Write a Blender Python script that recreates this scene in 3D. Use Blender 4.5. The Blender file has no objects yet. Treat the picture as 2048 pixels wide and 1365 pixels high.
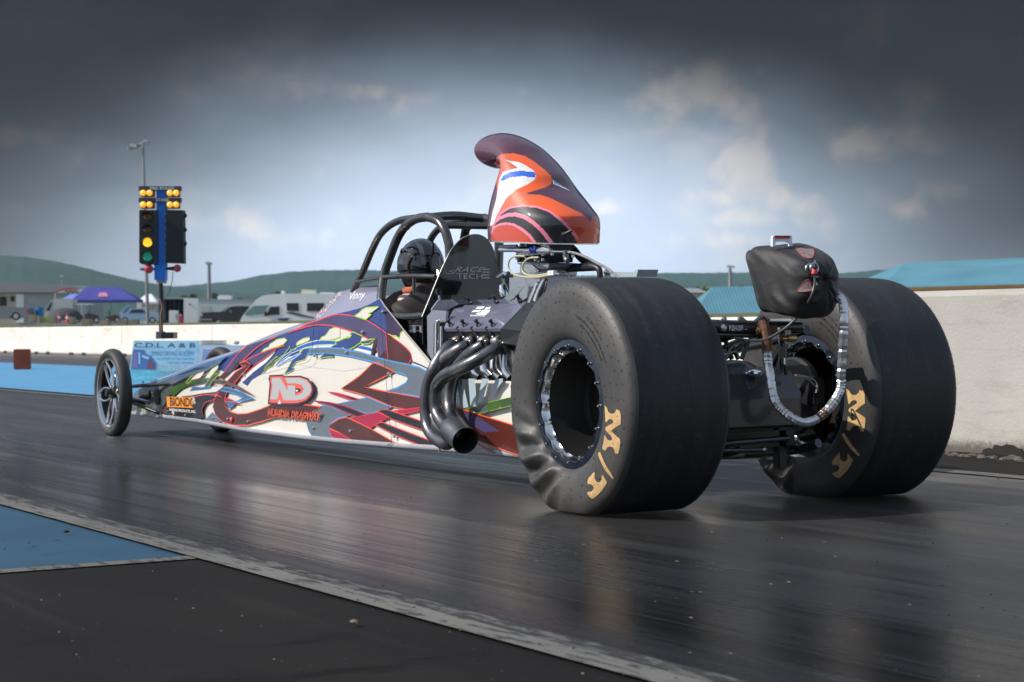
import bpy, bmesh, math, random
from math import sin, cos, pi, radians, sqrt, atan2, exp
from mathutils import Vector, Matrix, noise
from mathutils.geometry import tessellate_polygon
from mathutils.bvhtree import BVHTree
random.seed(7)
S = bpy.context.scene
COL = S.collection

# ------------------------------------------------------------------ camera
F = 3940.7                      # focal length in pixels of a 2048 wide picture
CAM = Vector((5.989, -4.364, .691)); YAW, PITCH, ROLL = .51915, -.00904, -.01193
D_ = Vector((-cos(YAW) * cos(PITCH), sin(YAW) * cos(PITCH), sin(PITCH)))
_r = Vector((sin(YAW), cos(YAW), 0)); _u = _r.cross(D_)
R_ = _r * cos(ROLL) + _u * sin(ROLL); U_ = -_r * sin(ROLL) + _u * cos(ROLL)
cd = bpy.data.cameras.new('camera'); co = bpy.data.objects.new('camera', cd); COL.objects.link(co)
M3 = Matrix((R_, U_, -D_)).transposed()
co.matrix_world = Matrix.Translation(CAM) @ M3.to_4x4()
cd.sensor_width = 36; cd.lens = F / 2048 * 36; cd.clip_end = 20000; cd.clip_start = .05
cd.dof.use_dof = True; cd.dof.focus_distance = 7.6; cd.dof.aperture_fstop = 8
S.camera = co
S.render.resolution_x = 1024; S.render.resolution_y = 682

# ------------------------------------------------------------------ world and sun
SUN = Vector((-.34, -.76, .64)).normalized()
w = bpy.data.worlds.new("World"); S.world = w; w.use_nodes = True
wt = w.node_tree; wt.nodes.clear()
def WN(t, **k):
    n = wt.nodes.new(t)
    for a, b in k.items(): setattr(n, a, b)
    return n
def wmath(op, a, b=None, c=None, clamp=False):
    n = WN('ShaderNodeMath', operation=op, use_clamp=clamp)
    for i, v in enumerate((a, b, c)):
        if v is None: continue
        if isinstance(v, (int, float)): n.inputs[i].default_value = v
        else: wt.links.new(v, n.inputs[i])
    return n.outputs[0]
out = WN('ShaderNodeOutputWorld'); bg = WN('ShaderNodeBackground'); wt.links.new(bg.outputs[0], out.inputs[0])
sky = WN('ShaderNodeTexSky', sky_type='NISHITA', sun_disc=False, sun_elevation=math.asin(SUN.z), sun_rotation=atan2(SUN.x, SUN.y) % (2 * pi),
         air_density=1.0, dust_density=1.2, ozone_density=1.5)
tc = WN('ShaderNodeTexCoord')
def wdot(v):
    n = WN('ShaderNodeVectorMath', operation='DOT_PRODUCT'); wt.links.new(tc.outputs['Generated'], n.inputs[0]); n.inputs[1].default_value = v
    return n.outputs['Value']
# vignette painted into the sky in the view direction: dark rim, bright middle
cx, cy, cz = wdot(D_), wdot(R_), wdot(U_)
nz = WN('ShaderNodeTexNoise'); nz.inputs['Scale'].default_value = 5; nz.inputs['Detail'].default_value = 4; nz.inputs['Roughness'].default_value = .5
mp = WN('ShaderNodeMapping'); mp.inputs['Scale'].default_value = (1, 1, 2.6); wt.links.new(tc.outputs['Generated'], mp.inputs[0]); wt.links.new(mp.outputs[0], nz.inputs['Vector'])
a = wmath('DIVIDE', wmath('SUBTRACT', cy, -.01), .275)
b = wmath('DIVIDE', wmath('SUBTRACT', cz, .018), .128)
rr = wmath('SQRT', wmath('ADD', wmath('MULTIPLY', a, a), wmath('MULTIPLY', b, b)))
rr = wmath('ADD', rr, wmath('MULTIPLY', wmath('SUBTRACT', nz.outputs[0], .5), .34))
mr = WN('ShaderNodeMapRange', interpolation_type='SMOOTHSTEP'); wt.links.new(rr, mr.inputs[0])
mr.inputs[1].default_value = .28; mr.inputs[2].default_value = 1.18; mr.inputs[3].default_value = 0; mr.inputs[4].default_value = 1
back = WN('ShaderNodeMapRange', interpolation_type='SMOOTHSTEP'); wt.links.new(cx, back.inputs[0])
back.inputs[1].default_value = .80; back.inputs[2].default_value = .93; back.inputs[3].default_value = 0; back.inputs[4].default_value = 1
dark = wmath('MULTIPLY', mr.outputs[0], back.outputs[0])
# small warm cumulus patches
n2 = WN('ShaderNodeTexNoise'); n2.inputs['Scale'].default_value = 15; n2.inputs['Detail'].default_value = 7; n2.inputs['Roughness'].default_value = .55
mp2 = WN('ShaderNodeMapping'); mp2.inputs['Scale'].default_value = (1, 1, 1.7); mp2.inputs['Location'].default_value = (3.3, 1.7, .35)
wt.links.new(tc.outputs['Generated'], mp2.inputs[0]); wt.links.new(mp2.outputs[0], n2.inputs['Vector'])
cm = WN('ShaderNodeMapRange', interpolation_type='SMOOTHSTEP'); wt.links.new(n2.outputs[0], cm.inputs[0])
cm.inputs[1].default_value = .53; cm.inputs[2].default_value = .68; cm.inputs[3].default_value = 0; cm.inputs[4].default_value = .60
skm = WN('ShaderNodeMix', data_type='RGBA'); skm.inputs[0].default_value = .62
wt.links.new(sky.outputs[0], skm.inputs[6]); skm.inputs[7].default_value = (3.3, 4.2, 5.6, 1)     # thin high veil
clm = WN('ShaderNodeMix', data_type='RGBA'); wt.links.new(cm.outputs[0], clm.inputs[0])
# bright middle of the painted vignette, added above the rest of the sky
clr = wmath('MULTIPLY', wmath('SUBTRACT', 1.0, mr.outputs[0]), back.outputs[0])
ck = WN('ShaderNodeMix', data_type='RGBA'); wt.links.new(clr, ck.inputs[0]); wt.links.new(skm.outputs[2], ck.inputs[6]); ck.inputs[7].default_value = (6.0, 7.2, 8.9, 1)
# cumulus heaps: each a soft lobe torn by noise
n3 = WN('ShaderNodeTexNoise'); n3.inputs['Scale'].default_value = 48; n3.inputs['Detail'].default_value = 8; n3.inputs['Roughness'].default_value = .5; wt.links.new(tc.outputs['Generated'], n3.inputs['Vector'])
lob = None
for (px_, py_, wx_, wy_, k_) in ((1400, 205, 95, 62, .8), (1330, 250, 60, 30, .7), (1475, 345, 62, 50, 1), (1410, 395, 50, 22, .9), (1570, 405, 60, 26, .9), (1500, 440, 90, 20, .8), (1440, 478, 70, 16, .7), (520, 455, 85, 28, .8), (610, 470, 60, 22, .7), (735, 185, 80, 20, .6), (1730, 300, 120, 30, .7), (1800, 425, 40, 20, .8), (1885, 395, 45, 22, .7), (1230, 415, 40, 14, .6), (90, 80, 150, 40, .5), (1700, 60, 120, 60, .5), (1780, 200, 60, 30, .6), (30, 290, 90, 22, .5), (360, 400, 80, 20, .4)):
    ga = wmath('DIVIDE', wmath('SUBTRACT', cy, (px_ - 1024) / F), wx_ / F); gb = wmath('DIVIDE', wmath('SUBTRACT', cz, (682.5 - py_) / F), wy_ / F)
    g_ = wmath('MULTIPLY', wmath('EXPONENT', wmath('MULTIPLY', wmath('ADD', wmath('MULTIPLY', ga, ga), wmath('MULTIPLY', gb, gb)), -.45)), k_); lob = g_ if lob is None else wmath('MAXIMUM', lob, g_)
lob = wmath('MULTIPLY', wmath('ADD', lob, wmath('MULTIPLY', wmath('SUBTRACT', n3.outputs[0], .5), 2.6)), back.outputs[0])
lm = WN('ShaderNodeMapRange', interpolation_type='SMOOTHSTEP'); wt.links.new(lob, lm.inputs[0]); lm.inputs[1].default_value = .24; lm.inputs[2].default_value = 1.15; lm.inputs[3].default_value = 0; lm.inputs[4].default_value = .52
cmx = wmath('MAXIMUM', wmath('MULTIPLY', cm.outputs[0], .35), lm.outputs[0]); wt.links.new(cmx, clm.inputs[0])
wt.links.new(ck.outputs[2], clm.inputs[6]); clm.inputs[7].default_value = (11.0, 9.8, 8.8, 1)
dk = WN('ShaderNodeMix', data_type='RGBA', blend_type='MULTIPLY'); wt.links.new(dark, dk.inputs[0])
wt.links.new(clm.outputs[2], dk.inputs[6]); dk.inputs[7].default_value = (.040, .037, .035, 1)
wt.links.new(dk.outputs[2], bg.inputs[0]); bg.inputs[1].default_value = .12
sd = bpy.data.lights.new('sun', 'SUN'); so = bpy.data.objects.new('sun', sd); COL.objects.link(so)
sd.energy = 4.6; sd.angle = radians(.6); sd.color = (1, .94, .86)
so.rotation_euler = SUN.to_track_quat('Z', 'Y').to_euler()
S.view_settings.view_transform = 'Standard'; S.view_settings.look = 'None'
S.view_settings.exposure = .15; S.view_settings.gamma = 1

# ------------------------------------------------------------------ pixel helpers (places a traced point on a known plane of the real thing)
def ray(px, py): return (D_ + R_ * ((px - 1024) / F) - U_ * ((py - 682.5) / F))
def aty(px, py, y): v = ray(px, py); return CAM + v * ((y - CAM.y) / v.y)
def atx(px, py, x): v = ray(px, py); return CAM + v * ((x - CAM.x) / v.x)
def atz(px, py, z=0.): v = ray(px, py); return CAM + v * ((z - CAM.z) / v.z)
def atd(px, py, d): return CAM + ray(px, py) * d
def project(p):
    v = Vector(p) - CAM; z = v.dot(D_); return (1024 + F * v.dot(R_) / z, 682.5 - F * v.dot(U_) / z)
ZM = dict(a=(240, 680, 6.825), b=(400, 640, 5.686), c=(600, 570, 6.825), d=(620, 740, 7.314), z2=(180, 620, 3.938), z3=(600, 540, 3.591),
          z4=(680, 400, 4.265), z5=(920, 240, 4.0147), z6=(1000, 540, 2.625), z7=(1400, 440, 2.3536), h=(820, 600, 4.2667), w=(1040, 640, 3.691),
          n=(1480, 440, 3.1036), k=(1000, 460, 7.062), p=(0, 0, 1), s=(0, 460, 4.014), t=(240, 270, 3.25), e=(360, 500, 6.0235), f=(170, 680, 6.5))
def Z(k, pts):
    ox, oy, s = ZM[k]; return [(ox + x / s, oy + y / s) for x, y in pts]

# ------------------------------------------------------------------ materials
MATS = {}
def mat(name, col, rough=.5, metal=0., coat=0., var=.0, vscale=8., bump=0., bscale=40., emit=None, stretch=(1, 1, 1), trans=0., alpha=1., rvar=0., spec=.5, coatr=.04, col2=None, ior=1.45, sheen=0.):
    if name in MATS: return MATS[name]
    m = bpy.data.materials.new(name); m.use_nodes = True; t = m.node_tree; p = t.nodes['Principled BSDF']
    p.inputs['Base Color'].default_value = (*col, 1); p.inputs['Roughness'].default_value = rough; p.inputs['Metallic'].default_value = metal
    p.inputs['Coat Weight'].default_value = coat; p.inputs['Coat Roughness'].default_value = coatr; p.inputs['Specular IOR Level'].default_value = spec
    p.inputs['Transmission Weight'].default_value = trans; p.inputs['Alpha'].default_value = alpha; p.inputs['IOR'].default_value = ior
    p.inputs['Sheen Weight'].default_value = sheen
    if emit: p.inputs['Emission Color'].default_value = (*emit[:3], 1); p.inputs['Emission Strength'].default_value = emit[3]
    if var or bump or rvar or col2:
        tc = t.nodes.new('ShaderNodeTexCoord'); mp = t.nodes.new('ShaderNodeMapping'); mp.inputs['Scale'].default_value = stretch
        t.links.new(tc.outputs['Object'], mp.inputs[0])
        n = t.nodes.new('ShaderNodeTexNoise'); n.inputs['Scale'].default_value = vscale; n.inputs['Detail'].default_value = 6; n.inputs['Roughness'].default_value = .6
        t.links.new(mp.outputs[0], n.inputs['Vector'])
        if var or col2:
            r = t.nodes.new('ShaderNodeMix'); r.data_type = 'RGBA'
            mr = t.nodes.new('ShaderNodeMapRange'); mr.inputs[1].default_value = .32; mr.inputs[2].default_value = .68; t.links.new(n.outputs[0], mr.inputs[0])
            t.links.new(mr.outputs[0], r.inputs[0])
            c2 = col2 or tuple(min(1, c * (1 + var)) for c in col)
            c1 = col if col2 else tuple(c * (1 - var) for c in col)
            r.inputs[6].default_value = (*c1, 1); r.inputs[7].default_value = (*c2, 1); t.links.new(r.outputs[2], p.inputs['Base Color'])
        if rvar:
            mr2 = t.nodes.new('ShaderNodeMapRange'); mr2.inputs[1].default_value = .3; mr2.inputs[2].default_value = .7
            mr2.inputs[3].default_value = max(0, rough - rvar); mr2.inputs[4].default_value = rough + rvar; t.links.new(n.outputs[0], mr2.inputs[0]); t.links.new(mr2.outputs[0], p.inputs['Roughness'])
        if bump:
            n3 = t.nodes.new('ShaderNodeTexNoise'); n3.inputs['Scale'].default_value = bscale; n3.inputs['Detail'].default_value = 5; t.links.new(mp.outputs[0], n3.inputs['Vector'])
            bp = t.nodes.new('ShaderNodeBump'); bp.inputs['Strength'].default_value = bump; bp.inputs['Distance'].default_value = .01
            t.links.new(n3.outputs[0], bp.inputs['Height']); t.links.new(bp.outputs[0], p.inputs['Normal'])
    MATS[name] = m; return m

# ------------------------------------------------------------------ mesh builder
class MB:
    def __init__(s): s.v = []; s.f = []; s.m = []; s.mats = []
    def mi(s, m):
        if m not in s.mats: s.mats.append(m)
        return s.mats.index(m)
    def add(s, vs, fs, m):
        o = len(s.v); i = s.mi(m); s.v += [tuple(v) for v in vs]
        for f in fs: s.f.append([o + k for k in f]); s.m.append(i)
        return s
    def box(s, c, size, m, rz=0., ax=None, bev=0.):
        """box centred at c; ax = 3x3 axes or rotation about z"""
        A = ax if ax else Matrix.Rotation(rz, 3, 'Z'); c = Vector(c); hx, hy, hz = [k / 2 for k in size]
        if bev <= 0:
            P = [c + A @ Vector((x, y, z)) for x in (-hx, hx) for y in (-hy, hy) for z in (-hz, hz)]
            return s.add(P, [(0, 1, 3, 2), (4, 6, 7, 5), (0, 4, 5, 1), (2, 3, 7, 6), (0, 2, 6, 4), (1, 5, 7, 3)], m)
        bm = bmesh.new(); bmesh.ops.create_cube(bm, size=1)
        for v in bm.verts: v.co = Vector((v.co.x * size[0], v.co.y * size[1], v.co.z * size[2]))
        bmesh.ops.bevel(bm, geom=bm.edges[:], offset=bev, segments=2, affect='EDGES')
        vs = [c + A @ v.co for v in bm.verts]; bm.verts.index_update(); fs = [[v.index for v in f.verts] for f in bm.faces]; bm.free()
        return s.add(vs, fs, m)
    def loft(s, rings, m, cap=True, closed=True):
        n = len(rings[0]); vs = [p for r in rings for p in r]; fs = []
        for i in range(len(rings) - 1):
            for j in range(n if closed else n - 1):
                k = (j + 1) % n; fs.append((i * n + j, i * n + k, (i + 1) * n + k, (i + 1) * n + j))
        if cap: fs.append(tuple(range(n))[::-1]); fs.append(tuple((len(rings) - 1) * n + j for j in range(n)))
        return s.add(vs, fs, m)
    def tube(s, pts, r, m, seg=12, sm=6, cap=True):
        pts = [Vector(p) for p in pts]
        rs = r if isinstance(r, (list, tuple)) else [r] * len(pts)
        if sm > 1 and len(pts) > 2: pts, rs = catmull(pts, sm, rs)
        rings = []; t0 = (pts[1] - pts[0]).normalized(); up = Vector((0, 0, 1)) if abs(t0.z) < .9 else Vector((1, 0, 0)); nrm = t0.cross(up).normalized()
        for i, p in enumerate(pts):
            t = (pts[min(i + 1, len(pts) - 1)] - pts[max(i - 1, 0)]).normalized()
            nrm = (nrm - t * nrm.dot(t)).normalized(); bi = t.cross(nrm)
            rings.append([p + (nrm * cos(2 * pi * j / seg) + bi * sin(2 * pi * j / seg)) * rs[i] for j in range(seg)])
        return s.loft(rings, m, cap)
    def cyl(s, a, b, r, m, seg=20, r2=None): return s.tube([a, b], [r, r if r2 is None else r2], m, seg, 1)
    def lathe(s, c, axis, prof, m, seg=48, a0=0, a1=2 * pi):
        """prof = [(radius, offset along axis)]"""
        c = Vector(c); axis = Vector(axis).normalized(); u = axis.orthogonal().normalized()
        if abs(axis.y) > .99: u = Vector((1, 0, 0))
        v = axis.cross(u); full = abs(a1 - a0 - 2 * pi) < 1e-6; n = seg if full else seg + 1
        rings = [[c + axis * h + (u * cos(a0 + (a1 - a0) * j / seg) + v * sin(a0 + (a1 - a0) * j / seg)) * r for j in range(n)] for r, h in prof]
        return s.loft(rings, m, False, full)
    def sphere(s, c, r, m, sx=1, sy=1, sz=1, seg=16, rg=10, ax=None):
        c = Vector(c); A = ax or Matrix.Identity(3); rings = []
        for i in range(rg + 1):
            th = pi * i / rg; q = max(sin(th), 1e-4)
            rings.append([c + A @ Vector((r * sx * q * cos(2 * pi * j / seg), r * sy * q * sin(2 * pi * j / seg), r * sz * cos(th))) for j in range(seg)])
        return s.loft(rings, m, False)
    def prism(s, pts, vec, m):
        """closed 3D outline extruded along vec"""
        pts = [Vector(p) for p in pts]; vec = Vector(vec); n = len(pts)
        tr = tessellate_polygon([pts]); vs = pts + [p + vec for p in pts]
        fs = [tuple(t) for t in tr] + [tuple(k + n for k in t)[::-1] for t in tr]
        for i in range(n): j = (i + 1) % n; fs.append((i, j, j + n, i + n))
        return s.add(vs, fs, m)
    def poly(s, pts, m): return s.add(pts, [tuple(t) for t in tessellate_polygon([[Vector(p) for p in pts]])], m)
    def build(s, name, parent=None, smooth=True, ang=38, fixn=True):
        me = bpy.data.meshes.new(name); me.from_pydata(s.v, [], s.f)
        for m in s.mats: me.materials.append(m)
        me.polygons.foreach_set('material_index', s.m); me.update()
        if fixn:
            bm = bmesh.new(); bm.from_mesh(me); bmesh.ops.recalc_face_normals(bm, faces=bm.faces); bm.to_mesh(me); bm.free()
        if smooth:
            me.polygons.foreach_set('use_smooth', [True] * len(me.polygons)); me.set_sharp_from_angle(angle=radians(ang))
        o = bpy.data.objects.new(name, me); COL.objects.link(o)
        if parent: o.parent = parent; o.matrix_parent_inverse = parent.matrix_basis.inverted()
        return o
def catmull(pts, n, rs=None, closed=False):
    P = [Vector(p) for p in pts]; N = len(P); o = []; ro = []
    for i in range(N if closed else N - 1):
        p0, p1, p2, p3 = (P[(i - 1) % N], P[i], P[(i + 1) % N], P[(i + 2) % N]) if closed else (P[max(i - 1, 0)], P[i], P[i + 1], P[min(i + 2, N - 1)])
        for k in range(n):
            t = k / n; o.append(.5 * ((2 * p1) + (p2 - p0) * t + (2 * p0 - 5 * p1 + 4 * p2 - p3) * t * t + (3 * p1 - p0 - 3 * p2 + p3) * t ** 3))
            if rs: ro.append(rs[i] * (1 - t) + rs[(i + 1) % N] * t)
    if not closed:
        o.append(P[-1])
        if rs: ro.append(rs[-1])
    return (o, ro) if rs else o
def thing(name, label, cat, loc=(0, 0, 0), group=None):
    o = bpy.data.objects.new(name, None); COL.objects.link(o); o.location = loc; o.empty_display_size = .1; return tag(o, label, cat, group)
def tag(o, label=None, cat=None, group=None, kind=None):
    if label: o['label'] = label
    if cat: o['category'] = cat
    if group: o['group'] = group
    if kind: o['kind'] = kind
    return o
def kids(o): return [c for c in bpy.data.objects if c.parent == o]
def copy_tree(o, loc, label, rz=0., parent=None):
    r = o.copy(); COL.objects.link(r); r.location = loc
    if rz: r.rotation_euler = (0, 0, rz)
    r['label'] = label
    for c in kids(o):
        d = c.copy(); COL.objects.link(d); d.parent = r
        for g in kids(c):
            e = g.copy(); COL.objects.link(e); e.parent = d
    return r
def text2d(st, bold=0., shear=0.):
    """flat text normalised to the unit box: verts (u, v), faces"""
    cu = bpy.data.curves.new('t', 'FONT'); cu.body = st; cu.offset = bold; cu.shear = shear; cu.resolution_u = 3
    ob = bpy.data.objects.new('t', cu); me = bpy.data.meshes.new_from_object(ob)
    vs = [v.co.copy() for v in me.vertices]; fs = [tuple(p.vertices) for p in me.polygons]
    bpy.data.objects.remove(ob); bpy.data.curves.remove(cu); bpy.data.meshes.remove(me)
    x0, x1 = min(v.x for v in vs), max(v.x for v in vs); y0, y1 = min(v.y for v in vs), max(v.y for v in vs)
    return [((v.x - x0) / (x1 - x0), (v.y - y0) / (y1 - y0)) for v in vs], fs
def put_text(mb, st, quad, m, bold=0., off=Vector((0, 0, 0)), shear=0.):
    """quad: 3D corners bottom-left, bottom-right, top-right, top-left"""
    uv, fs = text2d(st, bold, shear); q = [Vector(k) for k in quad]
    mb.add([q[0] * (1 - u) * (1 - v) + q[1] * u * (1 - v) + q[2] * u * v + q[3] * (1 - u) * v + off for u, v in uv], fs, m)
# ------------------------------------------------------------------ ground, track, paint
def nodes_mat(name):
    m = bpy.data.materials.new(name); m.use_nodes = True; return m, m.node_tree, m.node_tree.nodes['Principled BSDF']
def noise_n(t, scale, stretch, detail=6, rough=.6, loc=(0, 0, 0)):
    tc = t.nodes.new('ShaderNodeTexCoord'); mp = t.nodes.new('ShaderNodeMapping'); mp.inputs['Scale'].default_value = stretch; mp.inputs['Location'].default_value = loc
    n = t.nodes.new('ShaderNodeTexNoise'); n.inputs['Scale'].default_value = scale; n.inputs['Detail'].default_value = detail; n.inputs['Roughness'].default_value = rough
    t.links.new(tc.outputs['Object'], mp.inputs[0]); t.links.new(mp.outputs[0], n.inputs['Vector']); return n.outputs[0]
def mrange(t, v, a, b, c, d):
    n = t.nodes.new('ShaderNodeMapRange'); n.interpolation_type = 'SMOOTHSTEP'; t.links.new(v, n.inputs[0])
    for i, k in enumerate((a, b, c, d)): n.inputs[i + 1].default_value = k
    return n.outputs[0]
def mixc(t, f, a, b):
    n = t.nodes.new('ShaderNodeMix'); n.data_type = 'RGBA'
    t.links.new(f, n.inputs[0])
    for i, k in ((6, a), (7, b)):
        if isinstance(k, tuple): n.inputs[i].default_value = (*k, 1)
        else: t.links.new(k, n.inputs[i])
    return n.outputs[2]
def bump_n(t, p, v, st, dist):
    b = t.nodes.new('ShaderNodeBump'); b.inputs['Strength'].default_value = st; b.inputs['Distance'].default_value = dist; t.links.new(v, b.inputs['Height']); t.links.new(b.outputs[0], p.inputs['Normal'])
def lane_material(name, c0, c1, c2, r0, r1, bands=False):
    m, t, p = nodes_mat(name)
    a = noise_n(t, 1.0, (.10, 3.2, 1), 8, .62); b = noise_n(t, 1.0, (.5, 14, 1), 6, .6, (3, 1, 0)); g = noise_n(t, 220, (1, 1, 1), 3, .6); big = noise_n(t, .55, (.35, 1, 1), 3, .5, (9, 4, 0))
    f0_ = noise_n(t, 1.0, (.22, 38, 1), 6, .65, (1, 9, 0)); cr_ = noise_n(t, 3.2, (1, 2.4, 1), 9, .75, (3, 3, 0))
    c = mixc(t, mrange(t, a, .35, .66, 0, 1), c0, c1); c = mixc(t, mrange(t, f0_, .54, .72, 0, .38), c, c2); c = mixc(t, mrange(t, cr_, .62, .68, 0, .8), c, tuple(k * .4 for k in c0)); c = mixc(t, mrange(t, b, .55, .80, 0, .7), c, c2)
    if bands:      # rubber laid down by the slicks, two soft edged bands, and a scuffed middle
        tc = t.nodes.new('ShaderNodeTexCoord'); sx = t.nodes.new('ShaderNodeSeparateXYZ'); t.links.new(tc.outputs['Object'], sx.inputs[0])
        ab = t.nodes.new('ShaderNodeMath'); ab.operation = 'ABSOLUTE'; t.links.new(sx.outputs[1], ab.inputs[0]); s2 = t.nodes.new('ShaderNodeMath'); s2.operation = 'SUBTRACT'; t.links.new(ab.outputs[0], s2.inputs[0]); s2.inputs[1].default_value = .56
        a2 = t.nodes.new('ShaderNodeMath'); a2.operation = 'ABSOLUTE'; t.links.new(s2.outputs[0], a2.inputs[0]); a3 = t.nodes.new('ShaderNodeMath'); a3.operation = 'MULTIPLY_ADD'; t.links.new(a, a3.inputs[0]); a3.inputs[1].default_value = .5; t.links.new(a2.outputs[0], a3.inputs[2])
        c = mixc(t, mrange(t, a3.outputs[0], .38, .56, .75, 0), c, (.010, .010, .011))
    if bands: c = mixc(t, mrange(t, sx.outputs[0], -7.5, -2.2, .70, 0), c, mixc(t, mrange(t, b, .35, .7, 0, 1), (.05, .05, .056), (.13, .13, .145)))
    spk = mixc(t, mrange(t, g, .62, .8, 0, .35), c, tuple(min(1, k * 2.2) for k in c2)); t.links.new(spk, p.inputs['Base Color'])
    ad = t.nodes.new('ShaderNodeMath'); ad.operation = 'ADD'; t.links.new(mrange(t, a, .3, .7, r0, r1), ad.inputs[0]); t.links.new(mrange(t, big, .35, .65, -.06, .10), ad.inputs[1])
    ro = ad.outputs[0]
    fs_ = noise_n(t, 1.0, (.35, 46, 1), 5, .6, (6, 2, 0)); a5 = t.nodes.new('ShaderNodeMath'); a5.operation = 'ADD'; t.links.new(ro, a5.inputs[0]); t.links.new(mrange(t, fs_, .36, .68, -.04, .05), a5.inputs[1]); ro = a5.outputs[0]
    if bands:      # the tyres' own path is dusty and dull, the strip outside it is polished rubber
        yy = t.nodes.new('ShaderNodeMath'); yy.operation = 'MULTIPLY_ADD'; t.links.new(a, yy.inputs[0]); yy.inputs[1].default_value = .7; t.links.new(sx.outputs[1], yy.inputs[2])
        dull = t.nodes.new('ShaderNodeMath'); dull.operation = 'ADD'; t.links.new(ro, dull.inputs[0]); t.links.new(mrange(t, yy.outputs[0], -.80, -.45, 0, .17), dull.inputs[1]); ro = dull.outputs[0]
        c2_ = mixc(t, mrange(t, yy.outputs[0], -.80, -.45, 0, .45), spk, (.034, .030, .028)); t.links.new(c2_, p.inputs['Base Color'])
    t.links.new(ro, p.inputs['Roughness']); bump_n(t, p, g, .25, .002); p.inputs['Specular IOR Level'].default_value = .55
    return m
def asphalt_material(name, c0, c1, rough=.85, streak=(.6, 1.4, 1)):
    m, t, p = nodes_mat(name)
    a = noise_n(t, 1.4, streak, 6, .6); g = noise_n(t, 160, (1, 1, 1), 3, .7); sc = noise_n(t, 2.2, (2.2, .5, 1), 8, .7, (4, 8, 0)); st = noise_n(t, 1.1, (.3, 6, 1), 5, .6, (1, 7, 0))
    c = mixc(t, mrange(t, a, .3, .7, 0, 1), c0, c1); c = mixc(t, mrange(t, sc, .57, .66, 0, .8), c, tuple(k * .3 for k in c0))
    c = mixc(t, mrange(t, st, .56, .74, 0, .5), c, tuple(k * 2.0 for k in c1)); c = mixc(t, mrange(t, g, .6, .8, 0, .5), c, tuple(k * 2.1 for k in c1)); t.links.new(c, p.inputs['Base Color'])
    p.inputs['Roughness'].default_value = rough; p.inputs['Specular IOR Level'].default_value = .15; bump_n(t, p, g, .5, .003); return m
def paint_material(name, c0, c1, under, wear=.5, rough=.6, stretch=(1, 1, 1), sc=9):
    m, t, p = nodes_mat(name)
    a = noise_n(t, 1.2, (1, 1, 1), 4, .5); wv = noise_n(t, sc, stretch, 9, .7, (2, 5, 0)); g = noise_n(t, 150, (1, 1, 1), 2, .6)
    c = mixc(t, mrange(t, a, .3, .7, 0, 1), c0, c1); c = mixc(t, mrange(t, wv, wear, wear + .05, 0, .95), c, under); t.links.new(c, p.inputs['Base Color'])
    p.inputs['Roughness'].default_value = rough; bump_n(t, p, g, .4, .003); return m
M_apron = asphalt_material('apron_asphalt', (.0080, .0070, .0062), (.0135, .0120, .0106))  # asphalt colour lowered to hold the vignette's darkening in the foreground
M_far = asphalt_material('far_asphalt', (.10, .095, .10), (.15, .14, .145))
M_lane = lane_material('rubbered_track', (.005, .005, .0055), (.020, .0195, .021), (.055, .053, .058), .13, .29, True)
M_lane2 = lane_material('rubbered_track_other', (.05, .05, .052), (.09, .085, .088), (.12, .11, .11), .35, .55)
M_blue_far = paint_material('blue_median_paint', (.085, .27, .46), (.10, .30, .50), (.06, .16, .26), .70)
M_blue_near = paint_material('blue_apron_paint', (.010, .054, .098), (.014, .068, .118), (.005, .022, .038), .60)  # near blue deepened: vignette darkening put into the paint colour
M_line = paint_material('worn_line', (.098, .092, .083), (.145, .136, .122), (.028, .027, .025), .53, .8, (.8, 5, 1), 7)
M_lineworn = paint_material('worn_line_speckled', (.065, .063, .057), (.10, .096, .087), (.014, .0135, .013), .45, .8, (1.2, 6, 1), 6)
M_joint = mat('track_joint', (.006, .006, .006), .8)
def sheet(name, x0, x1, y0, y1, z, m, nx=1, ny=1):
    mb = MB(); mb.add([(x0, y0, z), (x1, y0, z), (x1, y1, z), (x0, y1, z)], [(0, 1, 2, 3)], m); o = mb.build(name, smooth=False); o['kind'] = 'structure'; return o
sheet('ground', -400, 60, -150, 11.3, 0, M_far)
sheet('apron', -.48 + .96, 40, -80, -2.29, .004, M_apron)
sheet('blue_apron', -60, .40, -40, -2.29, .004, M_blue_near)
sheet('painted_line', .40, .48, -40, -2.29, .008, M_line)
sheet('painted_line', -120, 30, -2.30, -2.215, .012, M_line)
sheet('painted_line', -120, 30, -2.215, -2.15, .012, M_lineworn)
sheet('track', -200, 30, -2.15, 1.60, .008, M_lane)
sheet('painted_line', -120, 30, 1.60, 1.72, .012, M_line)
sheet('track_edge', -200, 30, 1.72, 2.6, .008, M_apron)
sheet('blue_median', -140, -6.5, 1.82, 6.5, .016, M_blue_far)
sheet('painted_line', -140, -6.5, 6.5, 6.6, .016, M_line)
sheet('far_track', -300, 30, 6.6, 10.6, .008, M_lane2)
_a, _b = atz(640, 1105, 0), atz(1165, 1057, 0); _a, _b = _a + (_a - _b) * .1, _b + (_b - _a) * .2
mb = MB(); mb.add([(_a.x - .002, _a.y, .0122), (_a.x + .002, _a.y, .0122), (_b.x + .002, _b.y, .0122), (_b.x - .002, _b.y, .0122)], [(0, 1, 2, 3)], M_joint); mb.build('joint_seam', smooth=False)['kind'] = 'structure'
sheet('joint_seam', -60, 20, -1.852, -1.848, .0125, M_joint)
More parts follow.
